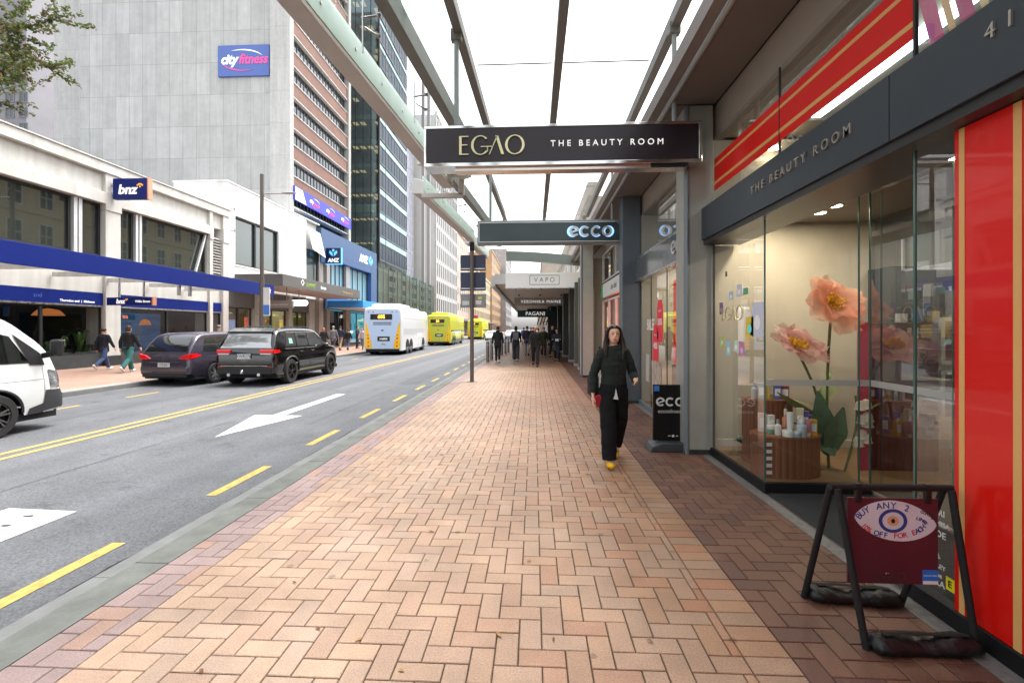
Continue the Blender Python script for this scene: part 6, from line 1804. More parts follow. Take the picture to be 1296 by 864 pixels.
def plate(parent, x, y, z, w_, h, s_, face='S'):
    mb = MB(); mb.box(x - w_ / 2, x + w_ / 2, y - .012, y, z - h / 2, z + h / 2); p = mb.obj('number_plate', M('plate_white', (.62, .62, .60), .5), parent)
    text(s_, h * .95, M('plate_black', (.02, .02, .03), .5), p, frame('S', (x, y - .013, z)), depth=.001, bold=.002, sx=.85)

CARGLASS = M('car_glass', (.010, .012, .013), .02, spec=.8, coat=1)
LENSR = M('tail_red', lin(200, 14, 22), .15, coat=.8, emit=lin(200, 10, 20), es=.05)
LENSW = M('lens_clear', (.6, .6, .6), .1, coat=.8)
TRIM = M('car_trim', (.012, .012, .013), .5)

# ---------------------------------------------------------------- black SUV
def suv(root):
    c = Car(4.75, .96, .34,
            [(0, .72), (.03, .98), (.06, 1.12), (.17, 1.36), (.34, 1.63), (.50, 1.71), (1.1, 1.755), (2.0, 1.76), (2.7, 1.73), (3.05, 1.60), (3.62, 1.18), (3.85, 1.12), (4.4, 1.06), (4.64, .98), (4.72, .80), (4.75, .66)],
            [(0, .60), (.05, 1.06), (.3, 1.10), (3.5, 1.05), (4.6, .93), (4.75, .6)],
            [(0, .90), (.06, .945), (.2, .975), (.6, 1.0), (3.9, 1.0), (4.4, .96), (4.65, .88), (4.75, .80)], (.93, 3.85), .385, tumble=.23)
    pm = M('black_car_paint', (.004, .004, .0045), .12, spec=.5, coat=1)
    b = c.body().obj('body', pm, root, smooth=True, ang=32)
    for sg in (-1, 1):
        for k, q in enumerate((((.62, 1.14), (1.30, 1.13), (1.32, 1.60), (.86, 1.58)), ((1.38, 1.13), (2.12, 1.12), (2.12, 1.625), (1.40, 1.605)), ((2.20, 1.12), (3.20, 1.12), (2.78, 1.56), (2.20, 1.62)))):
            c.side_patch(q, sg).obj('side_window', CARGLASS, root, smooth=True)
        for q in (((.60, 1.09), (3.36, 1.075), (3.36, 1.10), (.60, 1.118)), ((.80, 1.60), (2.82, 1.60), (2.78, 1.625), (.86, 1.625))):
            c.side_patch(q, sg, .009, 12).obj('chrome_strip', STEEL, root, smooth=True)
        for yw in c.wheels:
            mb = MB(); pts = []
            for k in range(19):
                a = PI * k / 18
                y = yw + (c.arch + .03) * math.cos(a); z = c.wr + (c.arch + .03) * math.sin(a)
                pts.append((sg * (c.side_x(y, z) + .004), y, z))
            mb.tube(pts, .032, 6); mb.obj('wheel_arch_trim', M('satin_black', (.02, .02, .021), .35), root, smooth=True)
        c.side_patch(((1.38, .42), (3.36, .42), (3.36, .50), (1.38, .50)), sg, .012, 10).obj('side_step', TRIM, root)
        c.side_patch(((1.40, .66), (3.30, .68), (3.30, .70), (1.40, .68)), sg, .006, 10).obj('door_strip', STEEL, root)
        for y0 in (1.36, 2.16, 3.30):
            c.side_patch(((y0, .5), (y0 + .012, .5), (y0 + .012, 1.08), (y0, 1.08)), sg, .002, 6).obj('door_gap', MATTE_BLACK, root)
        for y0 in (1.50, 2.30):
            mb = MB(); x = sg * (c.side_x(y0, .98) + .022); mb.bar((x, y0, .985), (x, y0 + .20, .985), .022, .03); mb.obj('door_handle', pm, root, bev=.006)
        # lamps that wrap the rear corner
        mb = MB(); mb.box(sg * .44, sg * .845, -.012, .10, 1.00, 1.10); l = mb.obj('tail_lamp', LENSR, root, bev=.015)
        c.side_patch(((.05, .985), (.34, 1.01), (.30, 1.09), (.04, 1.10)), sg, .008, 6).obj('lens', LENSR, l, smooth=True)
        mb = MB(); mb.box(sg * .47, sg * .80, -.016, .06, .955, .99); mb.obj('reverse_lens', LENSW, l, bev=.004)
        mb = MB(); mb.box(sg * .60, sg * .80, -.012, .05, .56, .61); mb.obj('reflector', LENSR, root)
        mb = MB(); mb.ell((sg * 1.06, 3.16, 1.14), (.10, .075, .085), 12, 8); mb.box(*sorted((sg * .90, sg * 1.02)), 3.13, 3.19, 1.07, 1.12); mb.obj('door_mirror', pm, root, smooth=True)
        mb = MB(); mb.tube([(sg * .62, .75, 1.72), (sg * .60, 1.1, 1.785), (sg * .60, 2.4, 1.79), (sg * .62, 2.75, 1.74)], .018, 6); mb.obj('roof_rail', TRIM, root, smooth=True)
    c.top_patch(.07, .32, .97, .95, .01).obj('rear_window', M('sky_mirror_glass', (.35, .36, .37), .04, .6, spec=1, coat=1), root, smooth=True)
    mb = MB(); mb.prism([(.24, 1.64), (.60, 1.745), (.60, 1.70), (.27, 1.60)], 'yz', -.68, .68); mb.obj('spoiler', pm, root, bev=.012)
    mb = MB(); mb.tube([(-.12, .115, 1.20), (.10, .12, 1.215), (.34, .13, 1.205)], .012, 6); mb.obj('wiper', TRIM, root)
    c.top_patch(3.02, 3.60, .95, 1.0, .008).obj('windscreen', CARGLASS, root, smooth=True)
    mb = MB(); mb.box(-.80, .80, -.035, .10, .63, .74); mb.obj('bumper', M('bumper_black', (.014, .014, .015), .3, coat=.4), root, bev=.03)
    mb = MB(); mb.box(-.82, .82, -.028, .1, .36, .60); mb.obj('bumper_lower', TRIM, root, bev=.03)
    mb = MB(); mb.box(-.70, .70, -.038, -.02, .615, .628); mb.obj('bumper_strip', STEEL, root)
    for sg in (-1, 1):
        mb = MB(); mb.lathe([(.05, -.06), (.05, .1)], (sg * .45, 0, .36), 14, axis='y'); mb.obj('exhaust', CHROME, root)
    mb = MB(); mb.ell((-.05, -.03, .44), (.05, .06, .07)); mb.box(-.08, -.02, -.09, .05, .40, .45); mb.obj('tow_ball', CHROME, root, smooth=True)
    plate(root, -.02, -.006, .90, .40, .14, 'KWR276')
    mb = MB(); mb.box(-.9, .9, .2, 4.55, .24, .36); mb.obj('chassis', MATTE_BLACK, root)
    for yw in c.wheels:
        for sg in (-1, 1):
            wheel(root, sg * .83, yw, .385, .26, sg, M('black_rim', (.03, .03, .032), .3, .5), 5)
    q = MB(); c.side_patch(((.90, 1.26), (1.14, 1.26), (1.12, 1.42), (.92, 1.42)), 1, .010, 4, q); q.obj('window_sticker', M('mint_sticker', (.25, .5, .40), .5), root)

s_ = thing('parked_car', 'black off-road car with black wheels and red tail lamps seen from behind', 'car', (-8.58, 13.1, -.12), R(1.5))
suv(s_)

# ---------------------------------------------------------------- purple estate car
def estate(root):
    c = Car(4.78, .90, .30,
            [(0, .62), (.02, .82), (.05, .98), (.27, 1.34), (.48, 1.53), (.72, 1.60), (1.6, 1.635), (2.4, 1.61), (2.9, 1.46), (3.6, 1.06), (3.9, .99), (4.4, .90), (4.68, .78), (4.78, .58)],
            [(0, .55), (.05, .92), (.35, .98), (3.4, .94), (4.6, .76), (4.78, .5)],
            [(0, .86), (.06, .92), (.25, .975), (.6, 1.0), (3.8, 1.0), (4.4, .95), (4.68, .86), (4.78, .76)], (.95, 3.78), .325, tumble=.30)
    pm = M('purple_paint', (.050, .043, .062), .25, .35, spec=.5, coat=1)
    c.body().obj('body', pm, root, smooth=True, ang=32)
    for sg in (-1, 1):
        for q in (((.50, 1.02), (1.10, 1.00), (1.16, 1.47), (.68, 1.42)), ((1.16, 1.00), (2.05, .98), (2.05, 1.50), (1.20, 1.48)), ((2.12, .98), (3.25, .98), (2.75, 1.38), (2.12, 1.50))):
            c.side_patch(q, sg).obj('side_window', CARGLASS, root, smooth=True)
        mb = MB(); mb.prism([(sg * .44, .82), (sg * .80, .80), (sg * .83, .97), (sg * .62, .93)], 'xz', -.014, .08); l = mb.obj('tail_lamp', LENSR, root, bev=.012)
        c.side_patch(((.03, .82), (.42, .90), (.26, .98), (.03, .96)), sg, .008, 6).obj('lens', LENSR, l, smooth=True)
        mb = MB(); mb.ell((sg * .98, 3.0, 1.03), (.09, .06, .07), 12, 8); mb.obj('door_mirror', pm, root, smooth=True)
        for y0 in (1.12, 2.08):
            mb = MB(); x = sg * (c.side_x(y0, .86) + .02); mb.bar((x, y0 + .1, .87), (x, y0 + .28, .87), .02, .028); mb.obj('door_handle', pm, root)
            c.side_patch(((y0, .4), (y0 + .01, .4), (y0 + .01, .96), (y0, .96)), sg, .002, 6).obj('door_gap', MATTE_BLACK, root)
        c.side_patch(((1.3, .40), (3.4, .40), (3.4, .43), (1.3, .43)), sg, .010, 8).obj('sill_strip', STEEL, root)
        for yw in c.wheels:
            wheel(root, sg * .79, yw, .325, .21, sg, M('silver_rim', (.5, .5, .5), .3, .7), 7)
    c.top_patch(.075, .43, .96, .95, .008).obj('rear_window', CARGLASS, root, smooth=True)
    c.top_patch(2.92, 3.56, .95, 1.0, .008).obj('windscreen', CARGLASS, root, smooth=True)
    mb = MB(); mb.box(-.78, .78, -.04, .08, .40, .60); mb.obj('bumper', pm, root, bev=.05)
    mb = MB(); mb.box(-.72, .72, -.02, .08, .27, .39); mb.obj('bumper_lower', TRIM, root, bev=.02)
    mb = MB(); mb.box(-.50, .50, -.020, .0, .70, .735); mb.obj('hatch_grip', pm, root, bev=.01)
    mb = MB(); ring(mb, 0, 0, .055, .05, .012, .012, 0, 360, 16, depth=.006); mb.bar((-.025, -.03, .003), (-.025, .03, .003), .01, .006); mb.bar((.025, -.03, .003), (.025, .03, .003), .01, .006); mb.bar((-.025, 0, .003), (.025, 0, .003), .01, .006)
    mb.xf(frame('S', (0, .0, .87))); mb.obj('emblem', CHROME, root)
    mb = MB(); mb.tube([(-.25, .14, 1.04), (.05, .13, 1.03)], .010, 6); mb.obj('wiper', TRIM, root)
    plate(root, .0, -.02, .64, .38, .12, 'CPD837')
    mb = MB(); mb.box(-.84, .84, .2, 4.6, .20, .32); mb.obj('chassis', MATTE_BLACK, root)

s_ = thing('parked_car', 'dark purple estate car with silver wheels parked at the far kerb', 'car', (-11.05, 13.1, -.12), R(-3))
estate(s_)

# ---------------------------------------------------------------- white van
def van(root):
    c = Car(4.48, .85, .30,
            [(0, 1.8), (.1, 1.96), (2.6, 1.99), (3.2, 1.98), (3.55, 1.90), (3.88, 1.66), (4.12, 1.44), (4.24, 1.26), (4.34, 1.02), (4.41, .82), (4.46, .62), (4.48, .44)],
            [(0, 1.1), (3.4, 1.12), (4.0, 1.11), (4.2, 1.05), (4.38, .80), (4.48, .42)],
            [(0, .96), (.1, 1.0), (3.7, 1.0), (4.1, .98), (4.3, .94), (4.42, .88), (4.48, .80)], (1.0, 3.33), .345, tumble=.13)
    pm = M('white_car_paint', (.66, .69, .69), .25, spec=.5, coat=.8, var=.02)
    c.body().obj('body', pm, root, smooth=True, ang=32)
    for sg in (-1, 1):
        q = ((2.80, 1.17), (3.86, 1.15), (3.60, 1.60), (2.86, 1.80))
        c.side_patch(q, sg, .006, 10).obj('side_window', GLASS('van_glass', (.25, .32, .30), .12, .9), root, smooth=True)
        mb = MB(); 
        c.side_patch(q, sg, .004, 10).obj('window_shade', M('van_inside', (.03, .04, .04), .3, var=.9, scale=5, spec=.3), root, smooth=True)
        c.side_patch(((3.86, 1.12), (4.10, 1.10), (4.05, 1.30), (3.64, 1.64)), sg, .010, 8).obj('quarter_trim', TRIM, root, smooth=True)
        for q2 in (((2.74, .52), (2.752, .52), (2.752, 1.80), (2.74, 1.80)), ((4.06, .50), (4.07, .50), (4.07, 1.06), (4.06, 1.06)), ((2.76, .86), (4.05, .86), (4.05, .868), (2.76, .868))):
            c.side_patch(q2, sg, .0025, 8).obj('door_gap', M('panel_gap', (.18, .19, .19), .6), root)
        # black bumper corner and lamp
        c.side_patch(((4.03, .32), (4.475, .36), (4.455, .66), (4.07, .68)), sg, .014, 8).obj('bumper_corner', M('bumper_grey', (.035, .036, .04), .55), root, smooth=True)
        c.side_patch(((3.80, .30), (4.05, .30), (4.05, .46), (3.82, .40)), sg, .012, 6).obj('sill_corner', M('bumper_grey'), root, smooth=True)
        l = c.side_patch(((4.16, .70), (4.44, .70), (4.35, .98), (4.15, 1.02)), sg, .010, 8).obj('headlamp', M('lamp_chrome', (.6, .62, .64), .12, .8, coat=1), root, smooth=True)
        for z in (.78, .84, .90):
            c.side_patch(((4.18, z), (4.40, z), (4.385, z + .018), (4.18, z + .02)), sg, .014, 4).obj('lens_bar', M('lens_grey', (.15, .16, .17), .2), l)
        mb = MB(); x = sg * 1.04
        mb.box(x - .09, x + .09, 4.02, 4.12, 1.25, 1.54); mb.obj('door_mirror', TRIM, root, bev=.035)
        mb = MB(); mb.box(x - .08, x + .08, 4.122, 4.14, 1.43, 1.53); mb.obj('mirror_cap', M('mirror_chrome', (.7, .7, .7), .15, 1), root, bev=.006)
        mb = MB(); mb.bar((sg * .80, 4.06, 1.26), (x, 4.06, 1.30), .06, .09); mb.obj('mirror_arm', TRIM, root, bev=.01)
        for yw in c.wheels:
            wheel(root, sg * .75, yw, .345, .20, sg, M('grey_steel_rim', (.10, .105, .11), .45, .5), 6)
            mb = MB(); pts = []
            for k in range(19):
                a = PI * k / 18; y = yw + (c.arch + .012) * math.cos(a); z = c.wr + (c.arch + .012) * math.sin(a)
                pts.append((sg * (c.side_x(y, z) - .01), y, z))
            mb.tube(pts, .022, 6); mb.obj('arch_lip', M('bumper_grey'), root, smooth=True)
    c.top_patch(3.60, 4.12, .95, .98, .008).obj('windscreen', CARGLASS, root, smooth=True)
    mb = MB(); mb.box(-.70, .70, 4.38, 4.50, .32, .60); mb.obj('bumper', M('bumper_grey'), root, bev=.04)
    mb = MB(); mb.box(-.78, .78, .1, 4.3, .20, .32); mb.obj('chassis', MATTE_BLACK, root)
v_ = thing('van', 'white van entering from the left with a black bumper and black mirror', 'van', (-9.2, 3.33, -.12))
van(v_)

# ---------------------------------------------------------------- buses
def bus(root, L, pm, rearm, cornerm, sidem, route, whitewrap, hgt=3.15):
    W = 1.26
    def section(y, ins):
        w = W - ins * .5; h = hgt - ins * .8
        pts = [(w * .98, .30), (w, .55), (w, 1.3), (w * .995, 2.2), (w * .97, h - .25), (w * .93, h - .09), (w * .82, h - .015), (w * .5, h)]
        return pts + [(-x, z) for x, z in reversed(pts)]
    ys = [(0, .14), (.03, .08), (.09, .03), (.2, 0), (L - .25, 0), (L - .1, .05), (L, .2)]
    mb = MB(); vs, fs = [], []
    for y, i in ys:
        row = section(y, i); N = len(row); vs += [(x, y, z) for x, z in row]
    for i in range(len(ys) - 1):
        for k in range(N): fs.append((i * N + k, i * N + (k + 1) % N, (i + 1) * N + (k + 1) % N, (i + 1) * N + k))
    fs += [tuple(range(N)), tuple((len(ys) - 1) * N + k for k in range(N))]
    mb.add(vs, fs); mb.obj('body', pm, root, smooth=True, ang=35)
    # rear skin
    mb = MB(); mb.prism([(-1.10, .42), (1.10, .42), (1.14, 1.0), (1.12, 2.9), (.95, hgt - .16), (-.95, hgt - .16), (-1.12, 2.9), (-1.14, 1.0)], 'xz', -.016, .02); mb.obj('rear_panel', rearm, root, bev=.006)
    for sg in (-1, 1):
        mb = MB(); mb.prism([(sg * 1.135, .45), (sg * .70, .45), (sg * .74, .8), (sg * 1.02, 2.0), (sg * 1.13, 2.2)], 'xz', -.024, -.017); cp = mb.obj('corner_panel', cornerm, root)
        for z in (.60, .85, 1.10, 1.32):
            mb = MB(); mb.lathe([(.055, -.036), (.055, -.024)], (sg * (.92 + .04 * (z - .6)), 0, z), 12, axis='y')
            mb.obj('tail_lamp', LENSR if z in (.60, 1.10) else M('amber_lens', lin(230, 120, 20), .2, coat=.5), cp)
        for x in (.62, .92):
            mb = MB(); mb.lathe([(.045, -.026), (.045, -.017)], (sg * x, 0, hgt - .33), 12, axis='y'); mb.obj('top_lamp', LENSR if x < .7 else M('small_blue_lens', (.2, .25, .5), .3), root)
        # side windows or wrapped side
        if not whitewrap:
            n = max(4, int(L / 1.7))
            for k in range(n):
                a = .35 + (L - .6) * k / n; b_ = .35 + (L - .6) * (k + 1) / n - .06
                mb = MB(); x = sg * (W + .002); mb.quad((x, a, 1.35), (x, b_, 1.35), (x * .985, b_, 2.45), (x * .985, a, 2.45)); mb.obj('side_window', CARGLASS, root)
            mb = MB(); x = sg * (W + .001); mb.quad((x, .3, .36), (x, L - .3, .36), (x, L - .3, .62), (x, .3, .62)); mb.obj('skirt', M('bus_skirt', (.12, .13, .13), .5), root)
        else:
            for k in range(6):
                a = .5 + (L - .8) * k / 6; b_ = .5 + (L - .8) * (k + 1) / 6 - .04
                mb = MB(); x = sg * (W + .003); mb.quad((x, a, 1.40), (x, b_, 1.40), (x * .985, b_, 2.45), (x * .985, a, 2.45)); mb.obj('side_window', M('wrapped_glass', (.62, .64, .66), .18, spec=.6, coat=.4), root)
            mb = MB(); x = sg * (W + .002); mb.quad((x, .25, 1.36), (x, L - .2, 1.36), (x, L - .2, 1.38), (x, .25, 1.38)); mb.obj('seam', M('seam_grey', (.4, .4, .42), .5), root)
        for yw in ((1.6, 2.75, L - 2.3) if L > 8 else (1.6, L - 2.0)):
            mb = MB(); pts = [(yw + .58 * math.cos(PI * k / 12), max(.30, .48 + .56 * math.sin(PI * k / 12))) for k in range(13)]
            mb.prism([(a, b) for a, b in pts], 'yz', *sorted((sg * (W - .2), sg * (W + .006)))); mb.obj('wheel_well', MATTE_BLACK, root)
            wheel(root, sg * (W - .13), yw, .48, .28, sg, M('bus_rim', (.35, .35, .36), .4, .6), 8)
    # destination display, vents, plate, engine door
    mb = MB(); mb.box(-.80, .62, -.035, -.018, 2.32, 2.68); d_ = mb.obj('destination_display', M('display_black', (.008, .008, .009), .2, coat=.4), root, bev=.01)
    text(route, .30, M('led_amber', (1, .3, .02), .5, emit=(1, .25, .02), es=3), d_, frame('S', (-.08, -.037, 2.50)), depth=.002, bold=.004)
    for z in (1.98, 2.10):
        mb = MB(); mb.box(-.62, .58, -.026, -.016, z, z + .05); mb.obj('vent', M('vent_dark', (.03, .035, .04), .5), root)
    mb = MB(); mb.box(-.34, .46, -.03, -.017, .92, 1.22); p_ = mb.obj('advert_plate', M('plate_dark', (.012, .02, .018), .4), root)
    text('metlink', .17, LW, p_, frame('S', (.06, -.032, 1.07)), depth=.002, bold=.003)
    plate(root, .06, -.017, .72, .36, .11, 'QKR41')
    mb = MB(); mb.box(-.10, .06, -.025, -.016, 1.58, 1.66); mb.obj('engine_latch', M('vent_dark'), root)
    mb = MB(); mb.box(-1.1, 1.1, -.01, .3, .22, .42); mb.obj('bumper', MATTE_BLACK, root, bev=.03)
    mb = MB(); mb.box(-1.1, 1.1, .4, L - .4, .2, .5); mb.obj('chassis', MATTE_BLACK, root)
    mb = MB(); mb.box(-.9, .9, .9, L * .42, hgt - .03, hgt + .26); mb.obj('roof_pod', pm, root, bev=.09)
    mb = MB(); mb.box(-.8, .8, L * .55, L * .82, hgt - .03, hgt + .16); mb.obj('roof_pod', pm, root, bev=.06)

WB = M('bus_white', (.74, .75, .77), .25, coat=.5)
PB = M('bus_pale_blue', lin(190, 212, 240), .3, coat=.5)
BY = M('bus_yellow', lin(250, 195, 20), .35, coat=.4)
LM = M('bus_lime', lin(198, 200, 52), .35, coat=.4)
LMY = M('bus_lemon', lin(222, 225, 50), .35, coat=.4)
b_ = thing('bus', 'white bus with a pale blue and yellow rear at the far kerb', 'bus', (-9.85, 29.2, -.12), R(3.2)); bus(b_, 9.6, WB, PB, BY, WB, '60E', True)
b_ = thing('bus', 'lime green bus waiting just in front of the white bus', 'bus', (-9.75, 46, -.12), R(1.2)); bus(b_, 10.5, LM, LM, BY, LM, '24', False)
b_ = thing('bus', 'lemon yellow bus smallest and farthest away in the street', 'bus', (-9.65, 74, -.12), R(.5)); bus(b_, 10.5, LMY, LMY, BY, LMY, '3', False)

# ---------------------------------------------------------------- distant cars
def small_car(root, pm, facing):
    c = Car(4.3, .88, .28,
            [(0, .60), (.03, .85), (.3, 1.05), (.75, 1.36), (1.3, 1.46), (2.1, 1.45), (2.7, 1.30), (3.2, 1.0), (3.9, .86), (4.2, .70), (4.3, .5)],
            [(0, .52), (.06, .84), (.4, .92), (3.2, .90), (4.1, .70), (4.3, .45)],
            [(0, .84), (.1, .93), (.4, 1.0), (3.6, 1.0), (4.1, .90), (4.3, .78)], (.8, 3.4), .31, tumble=.34)
    c.body().obj('body', pm, root, smooth=True, ang=32)
    for sg in (-1, 1):
        c.side_patch(((.7, .95), (2.95, .93), (2.4, 1.32), (1.0, 1.36)), sg, .006, 8).obj('side_window', CARGLASS, root, smooth=True)
        for yw in c.wheels: wheel(root, sg * .78, yw, .31, .2, sg, M('silver_rim', (.5, .5, .5), .3, .7), 5)
        mb = MB(); mb.box(*sorted((sg * .5, sg * .76)), 4.10, 4.22, .58, .70); mb.obj('headlamp', LENSW, root, bev=.02)
        mb = MB(); mb.box(*sorted((sg * .5, sg * .78)), -.01, .06, .74, .86); mb.obj('tail_lamp', LENSR, root, bev=.02)
    c.top_patch(2.5, 3.15, .94, 1, .008).obj('windscreen', CARGLASS, root, smooth=True)
    c.top_patch(.3, .78, .95, .95, .008).obj('rear_window', CARGLASS, root, smooth=True)
    mb = MB(); mb.box(-.7, .7, 4.18, 4.31, .30, .50); mb.obj('bumper', pm, root, bev=.03)
    mb = MB(); mb.box(-.8, .8, .2, 4.1, .18, .3); mb.obj('chassis', MATTE_BLACK, root)
s_ = thing('car', 'small white car driving towards the viewer beside the lemon yellow bus', 'car', (-6.3, 70, -.12), R(180)); small_car(s_, WB, 1)
s_ = thing('car', 'silver car waiting far down the near lane', 'car', (-4.3, 84, -.12), R(180)); small_car(s_, M('silver_paint', (.42, .44, .47), .25, .5, coat=1), 1)
s_ = thing('car', 'dark car far down the near lane behind the silver one', 'car', (-4.2, 96, -.12), R(180)); small_car(s_, M('dark_paint', (.04, .045, .05), .2, coat=1), 1)
# ================================================================ PEOPLE
def remesh(mb, name, mat, parent, voxel, smooth=2, fac=.5, wr=0., wscale=9., seed=0):
    me = bpy.data.meshes.new('tmp'); me.from_pydata([tuple(v) for v in mb.v], [], mb.f)
    bm = bmesh.new(); bm.from_mesh(me); bmesh.ops.recalc_face_normals(bm, faces=bm.faces); bm.to_mesh(me); bm.free()
    t = bpy.data.objects.new('tmp', me); WORK.collection.objects.link(t)
    m = t.modifiers.new('r', 'REMESH'); m.mode = 'VOXEL'; m.voxel_size = voxel; m.adaptivity = 0
    if smooth:
        k = t.modifiers.new('s', 'SMOOTH'); k.iterations = smooth; k.factor = fac
    WORK.view_layers[0].update()
    dg = WORK.view_layers[0].depsgraph
    out = bpy.data.meshes.new_from_object(t.evaluated_get(dg))
    bpy.data.objects.remove(t); bpy.data.meshes.remove(me)
    out.name = name
    out.materials.clear(); out.materials.append(mat)
    if wr:
        ns = [v.normal.copy() for v in out.vertices]
        for v, n in zip(out.vertices, ns):
            p = v.co
            q = noise.noise((p.x * wscale + seed, p.y * wscale, p.z * wscale * 1.7)) + .6 * noise.noise((p.x * wscale * 2.3, p.y * wscale * 2.3 + seed, p.z * wscale * 3.6))
            v.co = p + n * (wr * q)
    out.shade_smooth()
    o = bpy.data.objects.new(name, out); COL.objects.link(o)
    if parent is not None: o.parent = parent
    return o


def limb(mb, pts, rs, n=12, sq=None):
    """closed tapering limb with round ends"""
    mb.tube(pts, rs, n, sq=sq)
    for p, r in ((pts[0], rs[0]), (pts[-1], rs[-1])):
        mb.ell(p, (r * .98,) * 3, 10, 7)


SKIN = M('skin', lin(224, 176, 150, .85), .5, var=.04, scale=30)
SKINR = M('skin_ruddy', lin(205, 140, 118, .8), .5)
def cloth(c_, name=None):
    c_ = tuple(v + .008 for v in c_)
    return M(name or 'cloth_%d_%d_%d' % tuple(int(v * 255) for v in c_), c_, .85, var=.18, scale=9, bump=.3, bscale=220, spec=.2)

def person(label, loc, rz, H, coat, legs, hair, shoes=(.02, .02, .02), hem=.80, stride=.36, wide=1., arms=((.30, .25), (-.28, .35)), hairstyle='short',
           skin=None, vox=.014, bag=None, lead=1, hood=False, hat=None, sleeve=None, group=None, main=False):
    """faces -y at rz = 0; arms = (swing, elbow) for the x<0 and x>0 arm"""
    skin = skin or SKIN
    f = H / 1.7
    Vc = lambda x, y, z: Vector((x, y, z))
    # legs
    hip = {-1: Vc(-.088, 0, .90), 1: Vc(.088, 0, .90)}
    knee, ank = {}, {}
    for sg in (-1, 1):
        fw = (sg == lead)
        th = stride if fw else -stride * .75
        kn = .10 if fw else .55 * (stride / .36)
        if stride < .05: th, kn = 0, .03
        k = hip[sg] + Vc(0, -math.sin(th), -math.cos(th)) * .43
        a = k + Vc(0, -math.sin(th - kn), -math.cos(th - kn)) * .42
        knee[sg], ank[sg] = k, a
    dz = .075 - min(ank[1].z, ank[-1].z)
    def up(v): return (v + Vc(0, 0, dz)) * f
    J = lambda x, y, z: up(Vc(x, y, z))
    sh, el, wr_ = {}, {}, {}
    for i, sg in enumerate((-1, 1)):
        sw, eb = arms[i]
        s_ = Vc(sg * (.155 if main else .178), .005, 1.365 if main else 1.385)
        e = s_ + Vc(sg * (.34 if main else .17), -math.sin(sw), -math.cos(sw)).normalized() * .285
        w_ = e + Vc(sg * (.05 if eb < .8 else -.12), -math.sin(sw + eb), -math.cos(sw + eb)).normalized() * .25
        sh[sg], el[sg], wr_[sg] = s_, e, w_
    body = MB()
    body.tube([J(0, 0, .86), J(0, .0, 1.0), J(0, -.005, 1.2), J(0, 0, 1.38), J(0, .012, 1.46)], [.125 * f, .12 * f, .125 * f, .10 * f, .05 * f], 14, sq=(1.1, .72))
    body.tube([J(0, .012, 1.40), J(0, .0, 1.53)], [.052 * f, .048 * f], 12)
    hc = J(0, -.008, 1.585)
    body.ell(hc + Vc(0, .004, .012) * f, (.074 * f, .094 * f, .100 * f), 18, 12)
    body.ell(hc + Vc(0, -.030, -.050) * f, (.056 * f, .062 * f, .066 * f), 16, 10)
    body.tube([hc + Vc(0, -.088, .012) * f, hc + Vc(0, -.106, -.026) * f], [.009 * f, .014 * f], 8)
    for sg in (-1, 1):
        body.ell(hc + Vc(sg * .075, .01, -.015) * f, (.010 * f, .020 * f, .030 * f), 8, 6)
        limb(body, [up(sh[sg]), up(el[sg]), up(wr_[sg])], [.042 * f, .036 * f, .026 * f])
        limb(body, [up(hip[sg]), up(knee[sg]), up(ank[sg])], [.075 * f, .05 * f, .035 * f])
        body.tube([up(ank[sg]), up(ank[sg]) + Vc(0, -.13, -.045) * f], [.035 * f, .03 * f], 8)
        # hand: palm, four fingers, thumb
        w_ = up(wr_[sg]); d = (up(wr_[sg]) - up(el[sg])).normalized()
        side = Vc(0, -1, 0) - d * d.dot(Vc(0, -1, 0)); side.normalize()
        nrm = d.cross(side)
        pc = w_ + d * .052 * f
        rot = Matrix((side, nrm, d)).transposed()
        body.ell(pc, (.040 * f, .018 * f, .055 * f), 12, 8, rot=rot)
        inn = nrm * (-1 if nrm.x * sg > 0 else 1)
        for q in range(4):
            ln = (.066, .076, .072, .056)[q] * f
            b = pc + side * (.027 - .018 * q) * f + d * .040 * f
            m1 = b + d * ln * .5 + inn * .008 * f; m2 = b + d * ln * .82 + inn * .030 * f
            limb(body, [b, m1, m2], [.0095 * f, .009 * f, .0075 * f], 7)
        b = pc + side * .034 * f - d * .015 * f
        limb(body, [b, b + side * .018 * f + d * .030 * f + inn * .008 * f, b + side * .020 * f + d * .055 * f + inn * .022 * f], [.012 * f, .010 * f, .008 * f], 7)
    o = remesh(body, 'person', skin, None, vox * .55 if main else vox, 2)
    o.location = loc; o.rotation_euler = (0, 0, rz)
    tag(o, label, 'person', group)
    # coat
    c = MB()
    hz = hem
    b_ = .92 if main else 1
    c.tube([J(0, 0, hz), J(0, 0, max(hz + .04, .92)), J(0, -.004, 1.06), J(0, -.008, 1.22), J(0, 0, 1.36), J(0, .008, 1.425), J(0, .012, 1.432 if main else 1.455)],
           [.172 * f * b_, .170 * f * b_, .158 * f * b_, .165 * f * b_, (.135 if main else .165) * f, (.100 if main else .115) * f, (.072 if main else .062) * f], 18, sq=(1.05, .74))
    for sg in (-1, 1):
        a_ = up(sh[sg]); e = up(el[sg]); w_ = up(wr_[sg])
        c.ell(a_ + Vc(-sg * .018, 0, -.005) * f, (.070 * f, .066 * f, .062 * f), 10, 8)
        c.tube([a_ + Vc(-sg * .02, 0, .0) * f, a_.lerp(e, .5), e, e.lerp(w_, .5), e.lerp(w_, .93)], [.066 * f, .062 * f, .056 * f, .052 * f, .045 * f], 12)
        c.ell(e, (.056 * f,) * 3, 10, 7)
    if main:
        c.ell(J(0, -.012, 1.405), (.105 * f, .085 * f, .05 * f), 14, 8)
    if hood:
        c.ell(J(0, .07, 1.47), (.11 * f, .07 * f, .06 * f), 12, 8)
